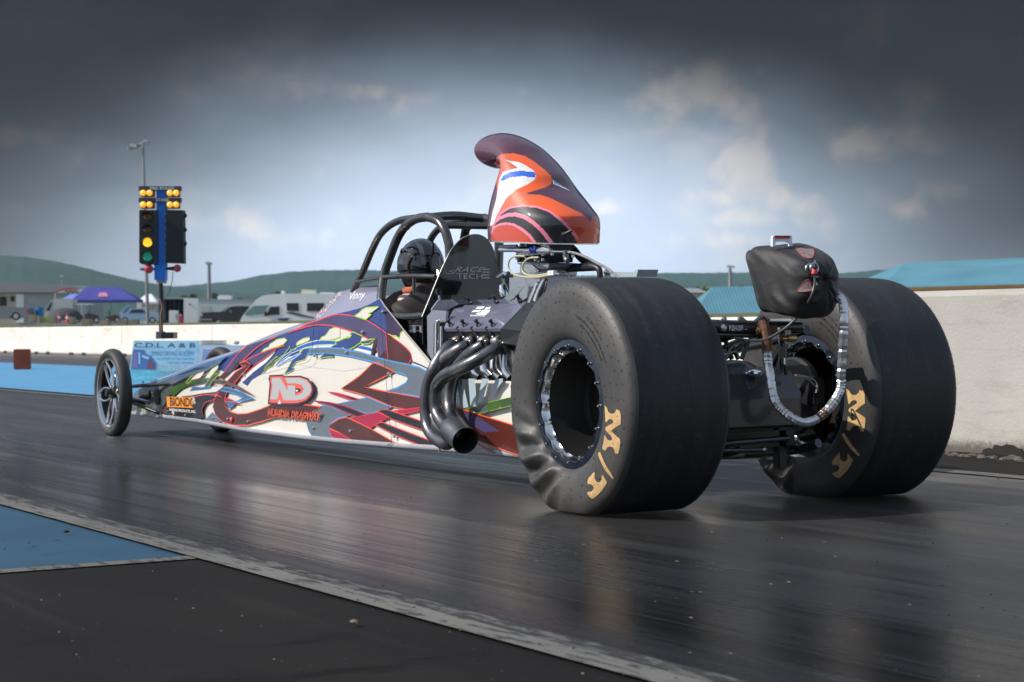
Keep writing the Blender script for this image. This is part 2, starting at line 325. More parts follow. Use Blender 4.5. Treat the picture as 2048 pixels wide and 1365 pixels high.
# ------------------------------------------------------------------ field rising behind the far wall, hills
M_grass = mat('field_grass', (.075, .085, .022), .9, var=.35, vscale=.5, col2=(.12, .11, .04))
def fz(y): t = max(0, min(1, (y - 11.5) / 40)); return .40 + .70 * t
mb = MB(); ys = [11.5, 13, 16, 20, 26, 34, 44, 60, 100, 300, 900, 2500]; xs = [-3000, -1200, -600, -400, -300, -200, -150, -100, -60, -30, 0, 40, 200, 800]
V = [(x, y, fz(y) + (.05 * noise.noise((x * .1, y * .2, 0)) if y < 200 else 0)) for y in ys for x in xs]; n = len(xs)
mb.add(V, [(j * n + i, j * n + i + 1, (j + 1) * n + i + 1, (j + 1) * n + i) for j in range(len(ys) - 1) for i in range(n - 1)], M_grass)
mb.build('field')['kind'] = 'structure'
# tufts on the field's edge
M_hill = None
def hill_material(name, c0, c1):
    m, t, p = nodes_mat(name)
    a = noise_n(t, .030, (1, 1, 1), 9, .75); b = noise_n(t, .0025, (1, 1, 1), 4, .5)
    c = mixc(t, mrange(t, a, .38, .62, 0, 1), c0, c1); c = mixc(t, mrange(t, b, .4, .7, 0, .5), c, tuple(k * 1.25 for k in c1)); t.links.new(c, p.inputs['Base Color'])
    p.inputs['Roughness'].default_value = 1; p.inputs['Specular IOR Level'].default_value = 0; return m
M_hill = hill_material('wooded_hill', (.008, .038, .030), (.022, .066, .044))
M_hill2 = hill_material('wooded_ridge', (.010, .042, .036), (.025, .072, .054))
def ridge(name, d, prof, m, foot=0., bx=90):
    """prof: (px, py) skyline; a rounded wooded ridge that really stands d metres away and is deep"""
    mb = MB(); rows = []; pr = []
    for i in range(len(prof) - 1):
        (x0, y0), (x1, y1) = prof[i], prof[i + 1]; k = max(1, int((x1 - x0) / (5 if -100 < x0 < 2100 else 40)))
        for j in range(k): pr.append((x0 + (x1 - x0) * j / k, y0 + (y1 - y0) * j / k))
    pr.append(prof[-1])
    for q, (s, hh) in enumerate(((-.35, 0), (-.24, .30), (-.14, .62), (-.06, .86), (0, 1), (.1, .9), (.3, .3))):
        row = []
        for (px, py) in pr:
            top = atd(px, py, d); h = top.z - foot; base = CAM + (top - CAM) * (1 + s)
            z = foot + h * hh * (1 + .05 * noise.noise((px * .03, q * 1.7, d)) * (hh < 1)) + (d * .0006) * noise.noise((px * .25, q * 3, 2))
            row.append((base.x, base.y, z))
        rows.append(row)
    mb.loft(rows, m, False, False); o = mb.build(name); o['kind'] = 'structure'; return o
ridge('hill', 3400, [(-6000, 470), (-4200, 485), (-3000, 478), (-2000, 492), (-1200, 500), (-500, 505), (-200, 508), (0, 511), (50, 514), (100, 521), (150, 531), (200, 544), (250, 556), (300, 566), (350, 574), (420, 580), (520, 590), (600, 600)], M_hill)
ridge('hill', 4300, [(200, 590), (300, 578), (400, 569), (470, 562), (520, 551), (580, 544), (640, 541), (720, 540), (800, 543), (900, 546), (1000, 550), (1100, 552), (1250, 551), (1330, 546), (1420, 546), (1500, 545), (1560, 548), (1640, 551), (1700, 545), (1760, 540), (1830, 538), (1900, 540), (2000, 545), (2300, 550), (3200, 545), (4500, 555)], M_hill2)

# ------------------------------------------------------------------ walls
M_wall = None
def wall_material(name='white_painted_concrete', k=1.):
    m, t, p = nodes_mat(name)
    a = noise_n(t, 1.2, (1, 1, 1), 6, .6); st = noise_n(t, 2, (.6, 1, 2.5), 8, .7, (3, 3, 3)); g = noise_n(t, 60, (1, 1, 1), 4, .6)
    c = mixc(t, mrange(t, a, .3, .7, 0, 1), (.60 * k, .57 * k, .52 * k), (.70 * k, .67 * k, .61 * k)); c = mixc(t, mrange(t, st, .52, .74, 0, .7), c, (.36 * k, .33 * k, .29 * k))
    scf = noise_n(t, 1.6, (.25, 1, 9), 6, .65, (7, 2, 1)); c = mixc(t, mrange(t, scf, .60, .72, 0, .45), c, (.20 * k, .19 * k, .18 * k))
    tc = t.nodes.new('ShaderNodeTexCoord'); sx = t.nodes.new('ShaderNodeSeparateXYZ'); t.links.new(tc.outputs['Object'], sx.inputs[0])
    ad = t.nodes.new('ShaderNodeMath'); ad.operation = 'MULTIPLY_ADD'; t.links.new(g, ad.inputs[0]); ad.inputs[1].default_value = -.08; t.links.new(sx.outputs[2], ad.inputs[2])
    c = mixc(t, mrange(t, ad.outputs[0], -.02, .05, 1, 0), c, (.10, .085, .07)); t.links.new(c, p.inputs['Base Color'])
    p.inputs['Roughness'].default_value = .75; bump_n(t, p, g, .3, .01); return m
M_wall = wall_material(); M_wall2 = wall_material('dimmed_white_concrete', .55); M_hole = mat('dark_hole', (.02, .017, .015), .95); M_rubble = mat('rubble', (.09, .075, .06), .95, var=.5, vscale=30, bump=1)  # right barrier: white concrete with vignette darkening put into its colour
def wall(name, x0, x1, y, h, label, notches, seg=6.0, M_wall=M_wall):
    t = thing(name, label, 'wall', ((x0 + x1) / 2, y, 0)); mb = MB()
    # concrete barrier profile: wide foot, narrower crown
    pr = [(-.0, 0), (.0, .06), (.05, h * .30), (.07, h - .03), (.09, h), (.24, h), (.26, h - .03), (.30, 0)]
    n = int((x1 - x0) / seg)
    for i in range(n):
        a, b = x0 + (x1 - x0) * i / n + .012, x0 + (x1 - x0) * (i + 1) / n - .012
        mb.loft([[(a, y + p, z) for p, z in pr], [(b, y + p, z) for p, z in pr]], M_wall)
    mb.build('barrier_body', t, ang=30)
    for (x, wd, hh) in notches:
        k = MB(); k.box((x, y - .004 + .03, hh / 2), (wd, .08, hh), M_hole); k.build('drain_notch', t)
    return t
nts = []
for px in (11, 73, 96, 143, 168, 249): 
    q = aty(px, 712, 11.0); nts.append((q.x, .30, .075))
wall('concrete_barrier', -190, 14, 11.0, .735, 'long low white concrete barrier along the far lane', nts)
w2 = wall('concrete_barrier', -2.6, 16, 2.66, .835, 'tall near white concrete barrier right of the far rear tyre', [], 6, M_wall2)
mb = MB(); random.seed(5)
q0 = atz(1972, 912, 0); q1 = atz(2046, 914, 0)
ol = [(1962, 913), (1966, 900), (1976, 896), (1985, 899), (1988, 890), (2003, 893), (2012, 889), (2025, 891), (2034, 897), (2042, 898), (2047, 908), (2048, 915)]
mb.prism([aty(x, y, 2.652) for x, y in ol], (0, .05, 0), M_hole); mb.build('broken_patch', w2)
mb = MB()
for i in range(46):
    px = 1895 + random.random() * 150; c = atz(px, 906 + (px - 1900) * .085 + random.random() * 5, .01); s = .006 + random.random() * .018
    mb.sphere((c.x, c.y, s * .5), s, M_rubble, 1.4, 1, .7, 6, 4)
tag(mb.build('rubble'), 'crumbled concrete bits at the foot of the near barrier', 'rubble', kind='stuff')

# ------------------------------------------------------------------ stones and rubber crumbs on the ground
M_stone = mat('pebble', (.16, .12, .09), .9, var=.3, vscale=60)
def stone(px, py, s, label, m=M_stone):
    c = atz(px, py, .012); mb = MB(); bm = bmesh.new(); bmesh.ops.create_icosphere(bm, subdivisions=2, radius=s)
    for v in bm.verts: v.co *= 1 + .35 * noise.noise(v.co * (1.2 / s) + Vector((px, py, 0))); v.co.z *= .5
    bm.verts.index_update(); mb.add([c + v.co + Vector((0, 0, s * .3)) for v in bm.verts], [[v.index for v in f.verts] for f in bm.faces], m); bm.free()
    tag(mb.build('pebble'), label, 'pebble')
stone(709, 1247, .011, 'small brown pebble on the dark asphalt in the foreground')
M_crumb = mat('rubber_crumb', (.010, .010, .010), .9)
stone(133, 1065, .010, 'black rubber crumb lying on the near blue paint', M_crumb)
mb = MB(); random.seed(11)
for i in range(420):
    px, py = random.uniform(-60, 2100), 900 + 465 * random.random() ** .8; c = atz(px, py, .012)
    if -.8 < c.y < .8 and -6.6 < c.x < .6: continue
    s = random.choice((.0012, .0018, .0028)); mb.sphere((c.x, c.y, .016 + s * .3), s, M_crumb if random.random() < .75 else M_stone, random.uniform(1, 3.5), 1, .6, 6, 4)
tag(mb.build('rubber_crumbs'), 'scattered rubber crumbs and grit on the track and asphalt', 'grit', kind='stuff')

# ------------------------------------------------------------------ foam block by the blue median
M_foam = mat('orange_foam', (.30, .060, .028), .8, var=.15, vscale=5); M_foam2 = mat('orange_foam_side', (.50, .17, .07), .8)
b0 = atz(45, 741, .0); mb = MB(); A = Matrix.Rotation(YAW * -1 + radians(97), 3, 'Z')
mb.box((b0.x, b0.y, .185), (.26, .26, .34), M_foam, ax=A, bev=.012)
tag(mb.build('foam_block'), 'rusty orange foam lane block standing at the edge of the far blue paint', 'block')
# ------------------------------------------------------------------ background at its real distance
RH = Vector((sin(YAW), cos(YAW), 0)); DH = Vector((-cos(YAW), sin(YAW), 0)); UZ = Vector((0, 0, 1))
AXB = Matrix((RH, DH, UZ)).transposed()
class BG:
    """a thing seen side-on at depth d; outlines become solids of real thickness"""
    def __init__(s, d): s.d = d; s.m = d / F
    def P(s, px, py, dd=0): return atd(px, py, s.d) + DH * dd
    def prism(s, mb, pts, th, m, dd=0): return mb.prism([s.P(x, y, dd) for x, y in pts], DH * th, m)
    def box(s, mb, x0, y0, x1, y1, th, m, dd=0): return s.prism(mb, [(x0, y0), (x1, y0), (x1, y1), (x0, y1)], th, m, dd)
    def disc(s, mb, px, py, r, th, m, dd=0, seg=20): 
        c = s.P(px, py, dd); return mb.cyl(c, c + DH * th, r * s.m, m, seg)
M_white = mat('white_paint', (.74, .75, .76), .4); M_greyp = mat('grey_panel', (.33, .35, .37), .6, var=.08, vscale=.6)
M_cream = mat('cream_siding', (.42, .39, .31), .7, var=.08, vscale=.5); M_glass = mat('dark_glass', (.015, .018, .02), .08); M_tgl = mat('pale_glass', (.16, .28, .28), .1)
M_blk = mat('black_car_paint', (.012, .012, .014), .25, coat=.5); M_tyre_bg = mat('tyre_rubber_far', (.02, .02, .02), .8); M_hub = mat('alloy_far', (.5, .5, .5), .4, .6)
M_navy = mat('blue_canopy', (.055, .055, .28), .8, var=.12, vscale=1.2); M_blue2 = mat('light_blue_canopy', (.16, .22, .55), .8)
M_steel = mat('galvanised', (.26, .26, .27), .5, .3, var=.15); M_conc = mat('concrete_block', (.30, .26, .20), .9, var=.2, vscale=2)
M_silver = mat('silver_car_paint', (.22, .23, .25), .35, .3); M_redp = mat('red_plastic', (.55, .03, .04), .5); M_dk = mat('dark_interior', (.02, .02, .022), .8)
M_bluep = mat('blue_plastic', (.02, .20, .50), .5); M_lbl = mat('pale_blue_paint', (.30, .42, .60), .35); M_roofgrey = mat('grey_roof', (.27, .28, .30), .6)

def wheel_bg(g, par, px, py, r, th=.22, dd=-.01):
    mb = MB(); g.disc(mb, px, py, r, th, M_tyre_bg, dd); w = mb.build('wheel', par)
    mb = MB(); g.disc(mb, px, py, r * .6, .02, M_hub, dd - .02); mb.build('hub', w)

# long grey shed at left
g = BG(215); t = thing('shed', 'long grey and cream shed with a shallow pale roof at the far left', 'building', g.P(80, 650))
mb = MB(); g.box(mb, -60, 583, 48, 652, 10, M_cream); g.box(mb, 48, 583, 172, 652, 10, M_greyp, .02); mb.build('wall', t, False)
mb = MB(); g.prism(mb, [(-70, 585), (-70, 562), (10, 564), (120, 569), (176, 575), (178, 585)], 11, M_roofgrey, -.4); mb.build('roof', t, False)
for (a, b, c, d, m) in ((0, 594, 13, 612, M_dk), (22, 593, 29, 603, M_dk), (33, 589, 48, 646, M_white)):
    mb = MB(); g.box(mb, a, b, c, d, .2, m, -.12); mb.build('door' if m is M_white else 'window', t, False)
# awning with checker and red stripe on its valance
g = BG(200); t = thing('awning', 'small white awning with a red stripe and a black check valance beside the shed', 'awning', g.P(135, 640))
mb = MB(); g.prism(mb, [(106, 586), (122, 579), (158, 578), (164, 587)], 3, M_white); mb.build('roof_cloth', t, False)
mb = MB(); g.prism(mb, [(106, 586), (124, 578), (156, 577), (156, 579), (124, 580.5), (107, 588)], .1, M_redp, -.12); mb.build('stripe', t, False)
mb = MB()
for i in range(6): g.box(mb, 131 + i * 4.6, 581 + (i % 2) * 2.5, 133.5 + i * 4.6, 584 + (i % 2) * 2.5, .1, M_dk, -.14)
mb.build('check_band', t, False)
for px in (108, 161):
    mb = MB(); mb.cyl(g.P(px, 586, .5), g.P(px, 650, .5), .04, M_white, 8); mb.build('leg', t)

def canopy(d, x0, x1, yt, yb, xt0, xt1, yl, m, label, th=3.0):
    g = BG(d); t = thing('canopy_tent', label, 'canopy', g.P((x0 + x1) / 2, yl))
    A, B, C, E = g.P(x0, yb), g.P(x1, yb), g.P(x1, yb, th), g.P(x0, yb, th); T0, T1 = g.P(xt0, yt, th * .5), g.P(xt1, yt, th * .5)
    mb = MB(); dz = Vector((0, 0, -.22))
    mb.add([A, B, C, E, T0, T1], [(0, 1, 5, 4), (1, 2, 5), (2, 3, 4, 5), (3, 0, 4)], m); mb.add([A, B, C, E, A + dz, B + dz, C + dz, E + dz], [(0, 1, 5, 4), (1, 2, 6, 5), (2, 3, 7, 6), (3, 0, 4, 7)], m)
    mb.build('canopy_cloth', t, False)
    for px in (x0 + 1, (x0 + x1) / 2, x1 - 1):
        for dd in (0.05, th - .05):
            mb = MB(); mb.cyl(g.P(px, yb, dd), g.P(px, yl, dd), .03, M_steel, 6); mb.build('leg', t)
    return t, g
t, g = canopy(178, 143, 274, 574, 600, 166, 232, 648, M_navy, 'big dark blue pop-up canopy with a pale red emblem on its roof')
mb = MB(); A, B, T0, T1 = g.P(143, 600), g.P(274, 600), g.P(166, 574, 1.5), g.P(232, 574, 1.5)
def rp(u, v): return A * (1 - u) * (1 - v) + B * u * (1 - v) + T1 * u * v + T0 * (1 - u) * v - DH * .04 + UZ * .03
mb.prism([rp(.40, .22), rp(.58, .22), rp(.57, .5), rp(.5, .58), rp(.41, .5)], -DH * .02, mat('pale_red_print', (.5, .20, .28), .8)); mb.build('emblem', t, False)
canopy(186, 124, 170, 588, 598, 136, 160, 646, M_blue2, 'smaller pale blue canopy tucked behind the dark blue one', 2.5)
t, g = canopy(190, 272, 314, 588, 604, 287, 297, 648, M_white, 'white peaked canopy just right of the dark blue one', 3)
g = BG(192.5); mb = MB(); g.box(mb, 274, 607, 312, 648, .05, M_white); mb.build('back_cloth', t, False)
# silver pickup at left edge
g = BG(150); t = thing('pickup_truck', 'silver grey pickup bed and wheel cut by the left edge of the photo', 'pickup', g.P(10, 643))
mb = MB(); g.prism(mb, [(-80, 634), (-80, 612), (-62, 610), (-50, 598), (-22, 598), (-14, 613), (57, 616), (57, 636), (42, 637), (38, 628), (26, 626), (18, 637), (-60, 638)], 1.9, M_silver); mb.build('body', t, False)
mb = MB(); g.prism(mb, [(-58, 611), (-48, 600), (-25, 600), (-18, 612)], .03, M_glass, -.02); mb.build('window', t, False)
wheel_bg(g, t, 32, 633, 8.2); wheel_bg(g, t, -52, 633, 8.2)
mb = MB(); g.box(mb, 53, 618, 56.5, 626, .04, M_redp, -.03); mb.build('tail_lamp', t, False)
# grey van-like trailer with sloping windscreen (pale shape left of canopy)
g = BG(172); t = thing('cargo_van', 'pale grey van with a raked windscreen standing behind the concrete blocks', 'van', g.P(120, 645))
mb = MB(); g.prism(mb, [(88, 640), (90, 622), (101, 602), (112, 598), (145, 598), (145, 641)], 2, mat('van_paint', (.45, .47, .48), .4)); mb.build('body', t, False)
mb = MB(); g.prism(mb, [(92, 622), (101, 605), (105, 605), (99, 622)], .03, M_glass, -.02); mb.build('windscreen', t, False)
wheel_bg(g, t, 104, 640, 6); wheel_bg(g, t, 136, 640, 6)
# dark dome tent
g = BG(166); mb = MB(); c = g.P(124, 641, 1)
mb.loft([[c + RH * (1.55 * q * cos(2 * pi * j / 14)) + DH * (1.1 * q * sin(2 * pi * j / 14)) + UZ * (1.05 * h) for j in range(14)] for q, h in ((1, 0), (.97, .35), (.82, .65), (.55, .88), (.2, 1), (.01, 1.02))], mat('tent_cloth', (.05, .055, .065), .8))
tag(mb.build('dome_tent'), 'dark grey dome tent in front of the pale van', 'tent')
# cart under canopy
def cart(px, label, m):
    g = BG(172); t = thing('golf_cart', label, 'golf cart', g.P(px, 645))
    mb = MB(); g.prism(mb, [(px - 18, 641), (px - 18, 632), (px - 9, 630), (px - 6, 637), (px + 2, 637), (px + 3, 628), (px + 17, 628), (px + 18, 641)], 1.2, m); mb.build('body', t, False)
    mb = MB(); g.box(mb, px - 15, 608, px + 15, 610, 1.3, M_white); mb.build('roof', t, False)
    for q in (-14, 13): mb = MB(); mb.cyl(g.P(px + q, 610, .05), g.P(px + q, 632, .05), .03, M_dk, 6); mb.build('roof_post', t)
    wheel_bg(g, t, px - 12, 641, 5); wheel_bg(g, t, px + 12, 641, 5)
cart(167, 'dark golf cart with a white roof under the left half of the blue canopy', mat('cart_body', (.05, .04, .04), .5))
# motorbikes / quads as dark shapes in front of the canopy
def bike(px, label, m):
    g = BG(160); t = thing('quad_bike', label, 'quad bike', g.P(px, 646))
    mb = MB(); g.prism(mb, [(px - 12, 640), (px - 9, 633), (px - 3, 634), (px + 3, 630), (px + 12, 631), (px + 13, 635), (px + 5, 639), (px + 2, 643), (px - 5, 643)], .5, m); mb.build('body', t, False)
    mb = MB(); mb.tube([g.P(px - 4, 634, .25), g.P(px - 7, 626, .25), g.P(px - 5, 624, .0)], .04, M_dk, 6, 2); mb.build('handlebar', t)
    wheel_bg(g, t, px - 10, 641, 6, .3); wheel_bg(g, t, px + 11, 641, 6, .3)
bike(182, 'dark quad bike in front of the blue canopy, left of its middle', mat('bike_a', (.05, .03, .025), .5)); bike(224, 'brown quad bike in front of the right half of the blue canopy', mat('bike_b', (.09, .035, .02), .5))
# pale blue car with open bonnet
g = BG(170); t = thing('car', 'pale blue saloon with its bonnet up under the right end of the blue canopy', 'car', g.P(270, 646))
mb = MB(); g.prism(mb, [(236, 640), (237, 630), (250, 626), (262, 618), (285, 617), (300, 626), (317, 628), (319, 641), (240, 643)], 1.7, M_lbl); mb.build('body', t, False)
mb = MB(); g.prism(mb, [(258, 626), (264, 620), (284, 619), (293, 626)], .03, M_glass, -.02); mb.build('window', t, False)
mb = MB(); g.prism(mb, [(238, 628), (252, 612), (254, 613), (243, 629)], 1.5, M_lbl, .1); mb.build('bonnet', t, False)
wheel_bg(g, t, 250, 641, 6.3); wheel_bg(g, t, 305, 641, 6.3)
# barrel, cones, bin
g = BG(152); t = MB(); c = g.P(79, 636); t.lathe(c, (0, 0, 1), [(.01, .8), (.30, .8), (.30, .55), (.32, .53), (.30, .5), (.30, .28), (.32, .26), (.30, .24), (.30, 0), (.01, 0)], M_bluep, 16); tag(t.build('barrel'), 'blue plastic barrel above the leftmost concrete blocks', 'barrel')
def cone(px, label):
    g = BG(150); c = g.P(px, 645); t = thing('traffic_cone', label, 'traffic cone', c); mb = MB()
    mb.lathe(c, (0, 0, 1), [(.19, .03), (.10, .35), (.05, .72), (.01, .73)], M_redp, 12); mb.box(c + UZ * .015, (.45, .45, .04), M_redp); mb.build('cone_body', t)
    mb = MB(); mb.lathe(c, (0, 0, 1), [(.128, .28), (.086, .45)], M_white, 12); mb.build('white_band', t)
cone(118, 'left one of two red traffic cones among the concrete blocks'); cone(135, 'right one of two red traffic cones among the concrete blocks')
g = BG(151); mb = MB(); g.prism(mb, [(84, 646), (86, 634), (97, 634), (99, 646)], .6, mat('lime_plastic', (.35, .42, .05), .6)); tag(mb.build('recycling_tub', smooth=False), 'lime green tub beside the blue barrel', 'tub')
# concrete blocks, one by one
lab = ['leftmost square concrete block, below the blue barrel', 'second concrete block from the left, beside the lime tub', 'tan concrete block just left of the red cones', 'tan concrete block just right of the red cones',
       'square tan concrete block left of the quad bike', 'tan concrete block between the two quad bikes', 'tan concrete block under the right quad bike', 'rightmost tan concrete block before the light pole']
for i, (px, py, wd, hh) in enumerate(((64, 645, 14, 15), (77, 646, 8, 13), (105, 647, 13, 14), (142, 649, 11, 15), (172, 652, 20, 14), (208, 653, 20, 13), (243, 654, 20, 14), (268, 653, 16, 14))):
    g = BG(140 - i); mb = MB(); c = g.P(px, py); k = g.m
    mb.box(c + UZ * hh * k / 2 + DH * .4, (wd * k, .8, hh * k), M_conc, ax=AXB, bev=.04)
    tag(mb.build('concrete_block'), lab[i], 'concrete block', 'concrete blocks along the grass')
# dark open trailer, fridge, white door
g = BG(176); t = thing('race_trailer', 'open dark trailer with its white rear door folded out, left of the long trailer', 'trailer', g.P(350, 646))
mb = MB(); g.box(mb, 322, 597, 370, 643, .06, M_dk, 2.4); g.box(mb, 322, 595, 371, 598.5, 2.5, M_greyp); g.box(mb, 322, 641, 370, 646, 2.5, M_dk); g.box(mb, 320, 597, 323, 646, 2.5, M_greyp); mb.build('body', t, False)
mb = MB(); g.box(mb, 368.5, 597, 397, 646, .1, M_white, -.3); d = mb.build('door', t, False); mb = MB(); g.disc(mb, 381, 609, 1.6, .06, M_dk, -.36); mb.build('handle', d)
for k in (331, 340, 349, 360):
    mb = MB(); g.box(mb, k, 600, k + 4, 618 + k % 3 * 4, .3, mat('trailer_gear', (.05, .06, .10), .6), 1.8); mb.build('hung_gear', t, False)
g = BG(170); mb = MB(); c = g.P(347, 647); mb.box(c + UZ * .55 + DH * .3, (.75, .6, 1.1), M_white, ax=AXB, bev=.04); mb.box(c + UZ * .55 - DH * .02 + RH * .25, (.04, .04, .4), M_dk, ax=AXB); tag(mb.build('fridge'), 'small white fridge standing in front of the dark open trailer', 'fridge')
g = BG(169); mb = MB(); c = g.P(361.5, 647); mb.box(c + UZ * .33 + DH * .15, (.30, .2, .62), M_redp, ax=AXB, bev=.04); mb.cyl(c + UZ * .64 + DH * .15, c + UZ * .80 + DH * .15, .05, M_white, 8); tag(mb.build('fuel_jug'), 'red fuel jug with a white neck beside the white fridge', 'fuel jug')
# long white trailer
g = BG(190); t = thing('race_trailer', 'long low white enclosed trailer behind the black pickup', 'trailer', g.P(450, 646))
mb = MB(); g.box(mb, 395, 601, 505, 640, 2.5, mat('trailer_white', (.55, .58, .60), .45)); mb.build('body', t, False)
mb = MB(); g.box(mb, 393, 599, 507, 601.5, 2.6, M_greyp, -.05); mb.build('roof_edge', t, False)
mb = MB(); g.box(mb, 402, 612, 419, 630, .05, mat('trailer_door', (.48, .49, .49), .5), -.04); mb.build('door', t, False)
mb = MB(); g.prism(mb, [(434, 600), (433, 594), (438, 590), (461, 591), (461, 600)], 1.2, M_white, .5); mb.build('roof_unit', t, False)
for k in (475, 484): wheel_bg(g, t, k, 641, 6)
# black pickup
g = BG(168); t = thing('pickup_truck', 'black crew cab pickup parked between the white trailer and the motorhome', 'pickup', g.P(450, 650))
mb = MB(); g.prism(mb, [(401, 645), (400, 632), (402, 626), (424, 624.5), (448, 624), (461, 614), (470, 612.5), (497, 612.5), (503, 624), (530, 625), (531, 646), (447, 647), (444, 641), (438, 637.5), (430, 640), (426, 647)], 1.95, M_blk); mb.build('body', t, False)
mb = MB(); g.prism(mb, [(452, 624), (463, 615.2), (479, 615), (479, 624)], .03, M_glass, -.02); g.prism(mb, [(481, 624), (481, 615), (495, 615.3), (500, 624)], .03, M_glass, -.02); mb.build('window', t, False)
mb = MB(); g.prism(mb, [(441, 623.8), (456, 614.2), (461, 614.2), (449, 624)], .04, M_tgl, -.03); mb.build('windscreen', t, False)
mb = MB(); g.box(mb, 401, 628, 405, 633, .1, mat('head_lamp_lens', (.6, .5, .42), .2), -.04); mb.build('headlight', t, False)
mb = MB(); g.box(mb, 460, 621, 464, 626, .25, M_silver, -.3); mb.build('wing_mirror', t, False)
mb = MB(); g.box(mb, 399.5, 638, 424, 641, .1, mat('chrome_bumper', (.35, .35, .36), .25, .8), -.08); mb.build('bumper', t, False)
wheel_bg(g, t, 437, 646, 7.5); wheel_bg(g, t, 515, 646, 7.5)
# motorhome
g = BG(160); t = thing('motorhome', 'big white motorhome with dark windows and a black swoosh on its side', 'motorhome', g.P(600, 655))
ML = mat('motorhome_white', (.82, .83, .84), .35, var=.05, vscale=.4)
mb = MB(); g.prism(mb, [(484, 652), (480, 642), (484, 634), (492, 624), (503, 611), (511, 600), (525, 592), (545, 588.5), (600, 587.5), (690, 587.5), (692, 656), (490, 656)], 2.5, ML); mb.build('body', t, True)
mb = MB(); g.prism(mb, [(490, 627), (507, 612), (538, 611), (525, 628), (492, 632)], .04, M_tgl, -.03); mb.build('windscreen', t, False)
for o in ([(532, 632), (541, 614), (559, 613), (559, 630), (541, 631)], [(573, 606.5), (597, 606.5), (598, 623), (574, 622)], [(614, 606.5), (648, 606.5), (648, 623), (614, 623)], [(656, 606.5), (682, 606.5), (682, 623), (656, 623)]):
    mb = MB(); g.prism(mb, o, .04, M_glass, -.03); mb.build('window', t, False)
mb = MB(); g.prism(mb, [(570, 625), (585, 624), (615, 632), (660, 640), (655, 641), (600, 633)], .03, mat('swoosh', (.06, .08, .10), .4), -.03)
g.prism(mb, [(552, 637), (580, 636), (573, 643), (562, 642)], .03, mat('swoosh_blue', (.02, .06, .12), .4), -.03); mb.build('side_stripe', t, False)
for (a, b, c, m) in ((560, 581, 566, M_white), (600, 579.5, 630, mat('roof_unit', (.62, .60, .46), .5)), (637, 585, 668, M_white)):
    mb = MB(); g.prism(mb, [(a, 588), (a + 2, b), (c - 1, b + .5), (c, 588)], 1.2, m, .6); mb.build('roof_unit', t, False)
wheel_bg(g, t, 515, 652, 8); wheel_bg(g, t, 650, 652, 8)
mb = MB(); g.prism(mb, [(529, 625), (533, 623), (535, 631), (531, 633)], .3, M_dk, -.35); mb.build('wing_mirror', t, False)
# white trailer seen through the roll cage
g = BG(150); t = thing('camper_trailer', 'pale camper roof showing behind the driver between the roll cage tubes', 'trailer', g.P(800, 655))
mb = MB(); g.prism(mb, [(700, 655), (700, 600), (760, 598), (770, 592), (900, 592), (905, 655)], 2.4, ML); mb.build('body', t, False)
mb = MB(); g.box(mb, 780, 604, 820, 618, .04, M_glass, -.03); mb.build('window', t, False)
mb = MB(); g.box(mb, 790, 587, 815, 592, 1, M_white, .5); mb.build('roof_unit', t, False)

# ------------------------------------------------------------------ poles
def flood_pole(name, px0, py0, px1, py1, d, label, lamps, r=.11):
    g = BG(d); a, b = g.P(px1, py1 + 6), g.P(px0, py0); t = thing(name, label, 'light pole', a)
    mb = MB(); mb.tube([a, b], [r, r * .7], M_steel, 10, 1); mb.build('pole', t)
    for (x, y, s, tl) in lamps:
        mb = MB(); c = g.P(x, y); A = AXB @ Matrix.Rotation(tl, 3, 'Y'); k = g.m
        mb.box(c, (s * k, s * k * .7, s * k * .55), M_steel, ax=A, bev=s * k * .1); mb.box(c - A @ Vector((0, s * k * .36, 0)), (s * k * .8, .02, s * k * .4), mat('lamp_glass', (.5, .52, .5), .2), ax=A)
        mb.tube([c, g.P((x + px0) / 2, y - 2), b], .05, M_steel, 6, 3); mb.build('flood_lamp', t)
flood_pole('light_pole', 286, 286, 296, 655, 128, 'tall light pole with two floodlights behind the starting light tower', [(268, 292, 17, .2), (256, 298, 9, 1.1), (292, 283, 12, 0)], .12)
flood_pole('light_pole', 418, 530, 419, 640, 230, 'short grey light pole behind the long white trailer', [(416, 527, 10, 0), (422, 528, 6, 0)], .28)
flood_pole('light_pole', 1460, 536, 1461, 575, 260, 'light pole with two lamps above the left blue roof', [(1457, 533, 7, 0), (1466, 534, 7, .3)], .3)
flood_pole('light_pole', 125, 556, 125, 600, 320, 'faint thin light pole in front of the wooded hill at far left', [(125, 553, 9, 0)], .14)

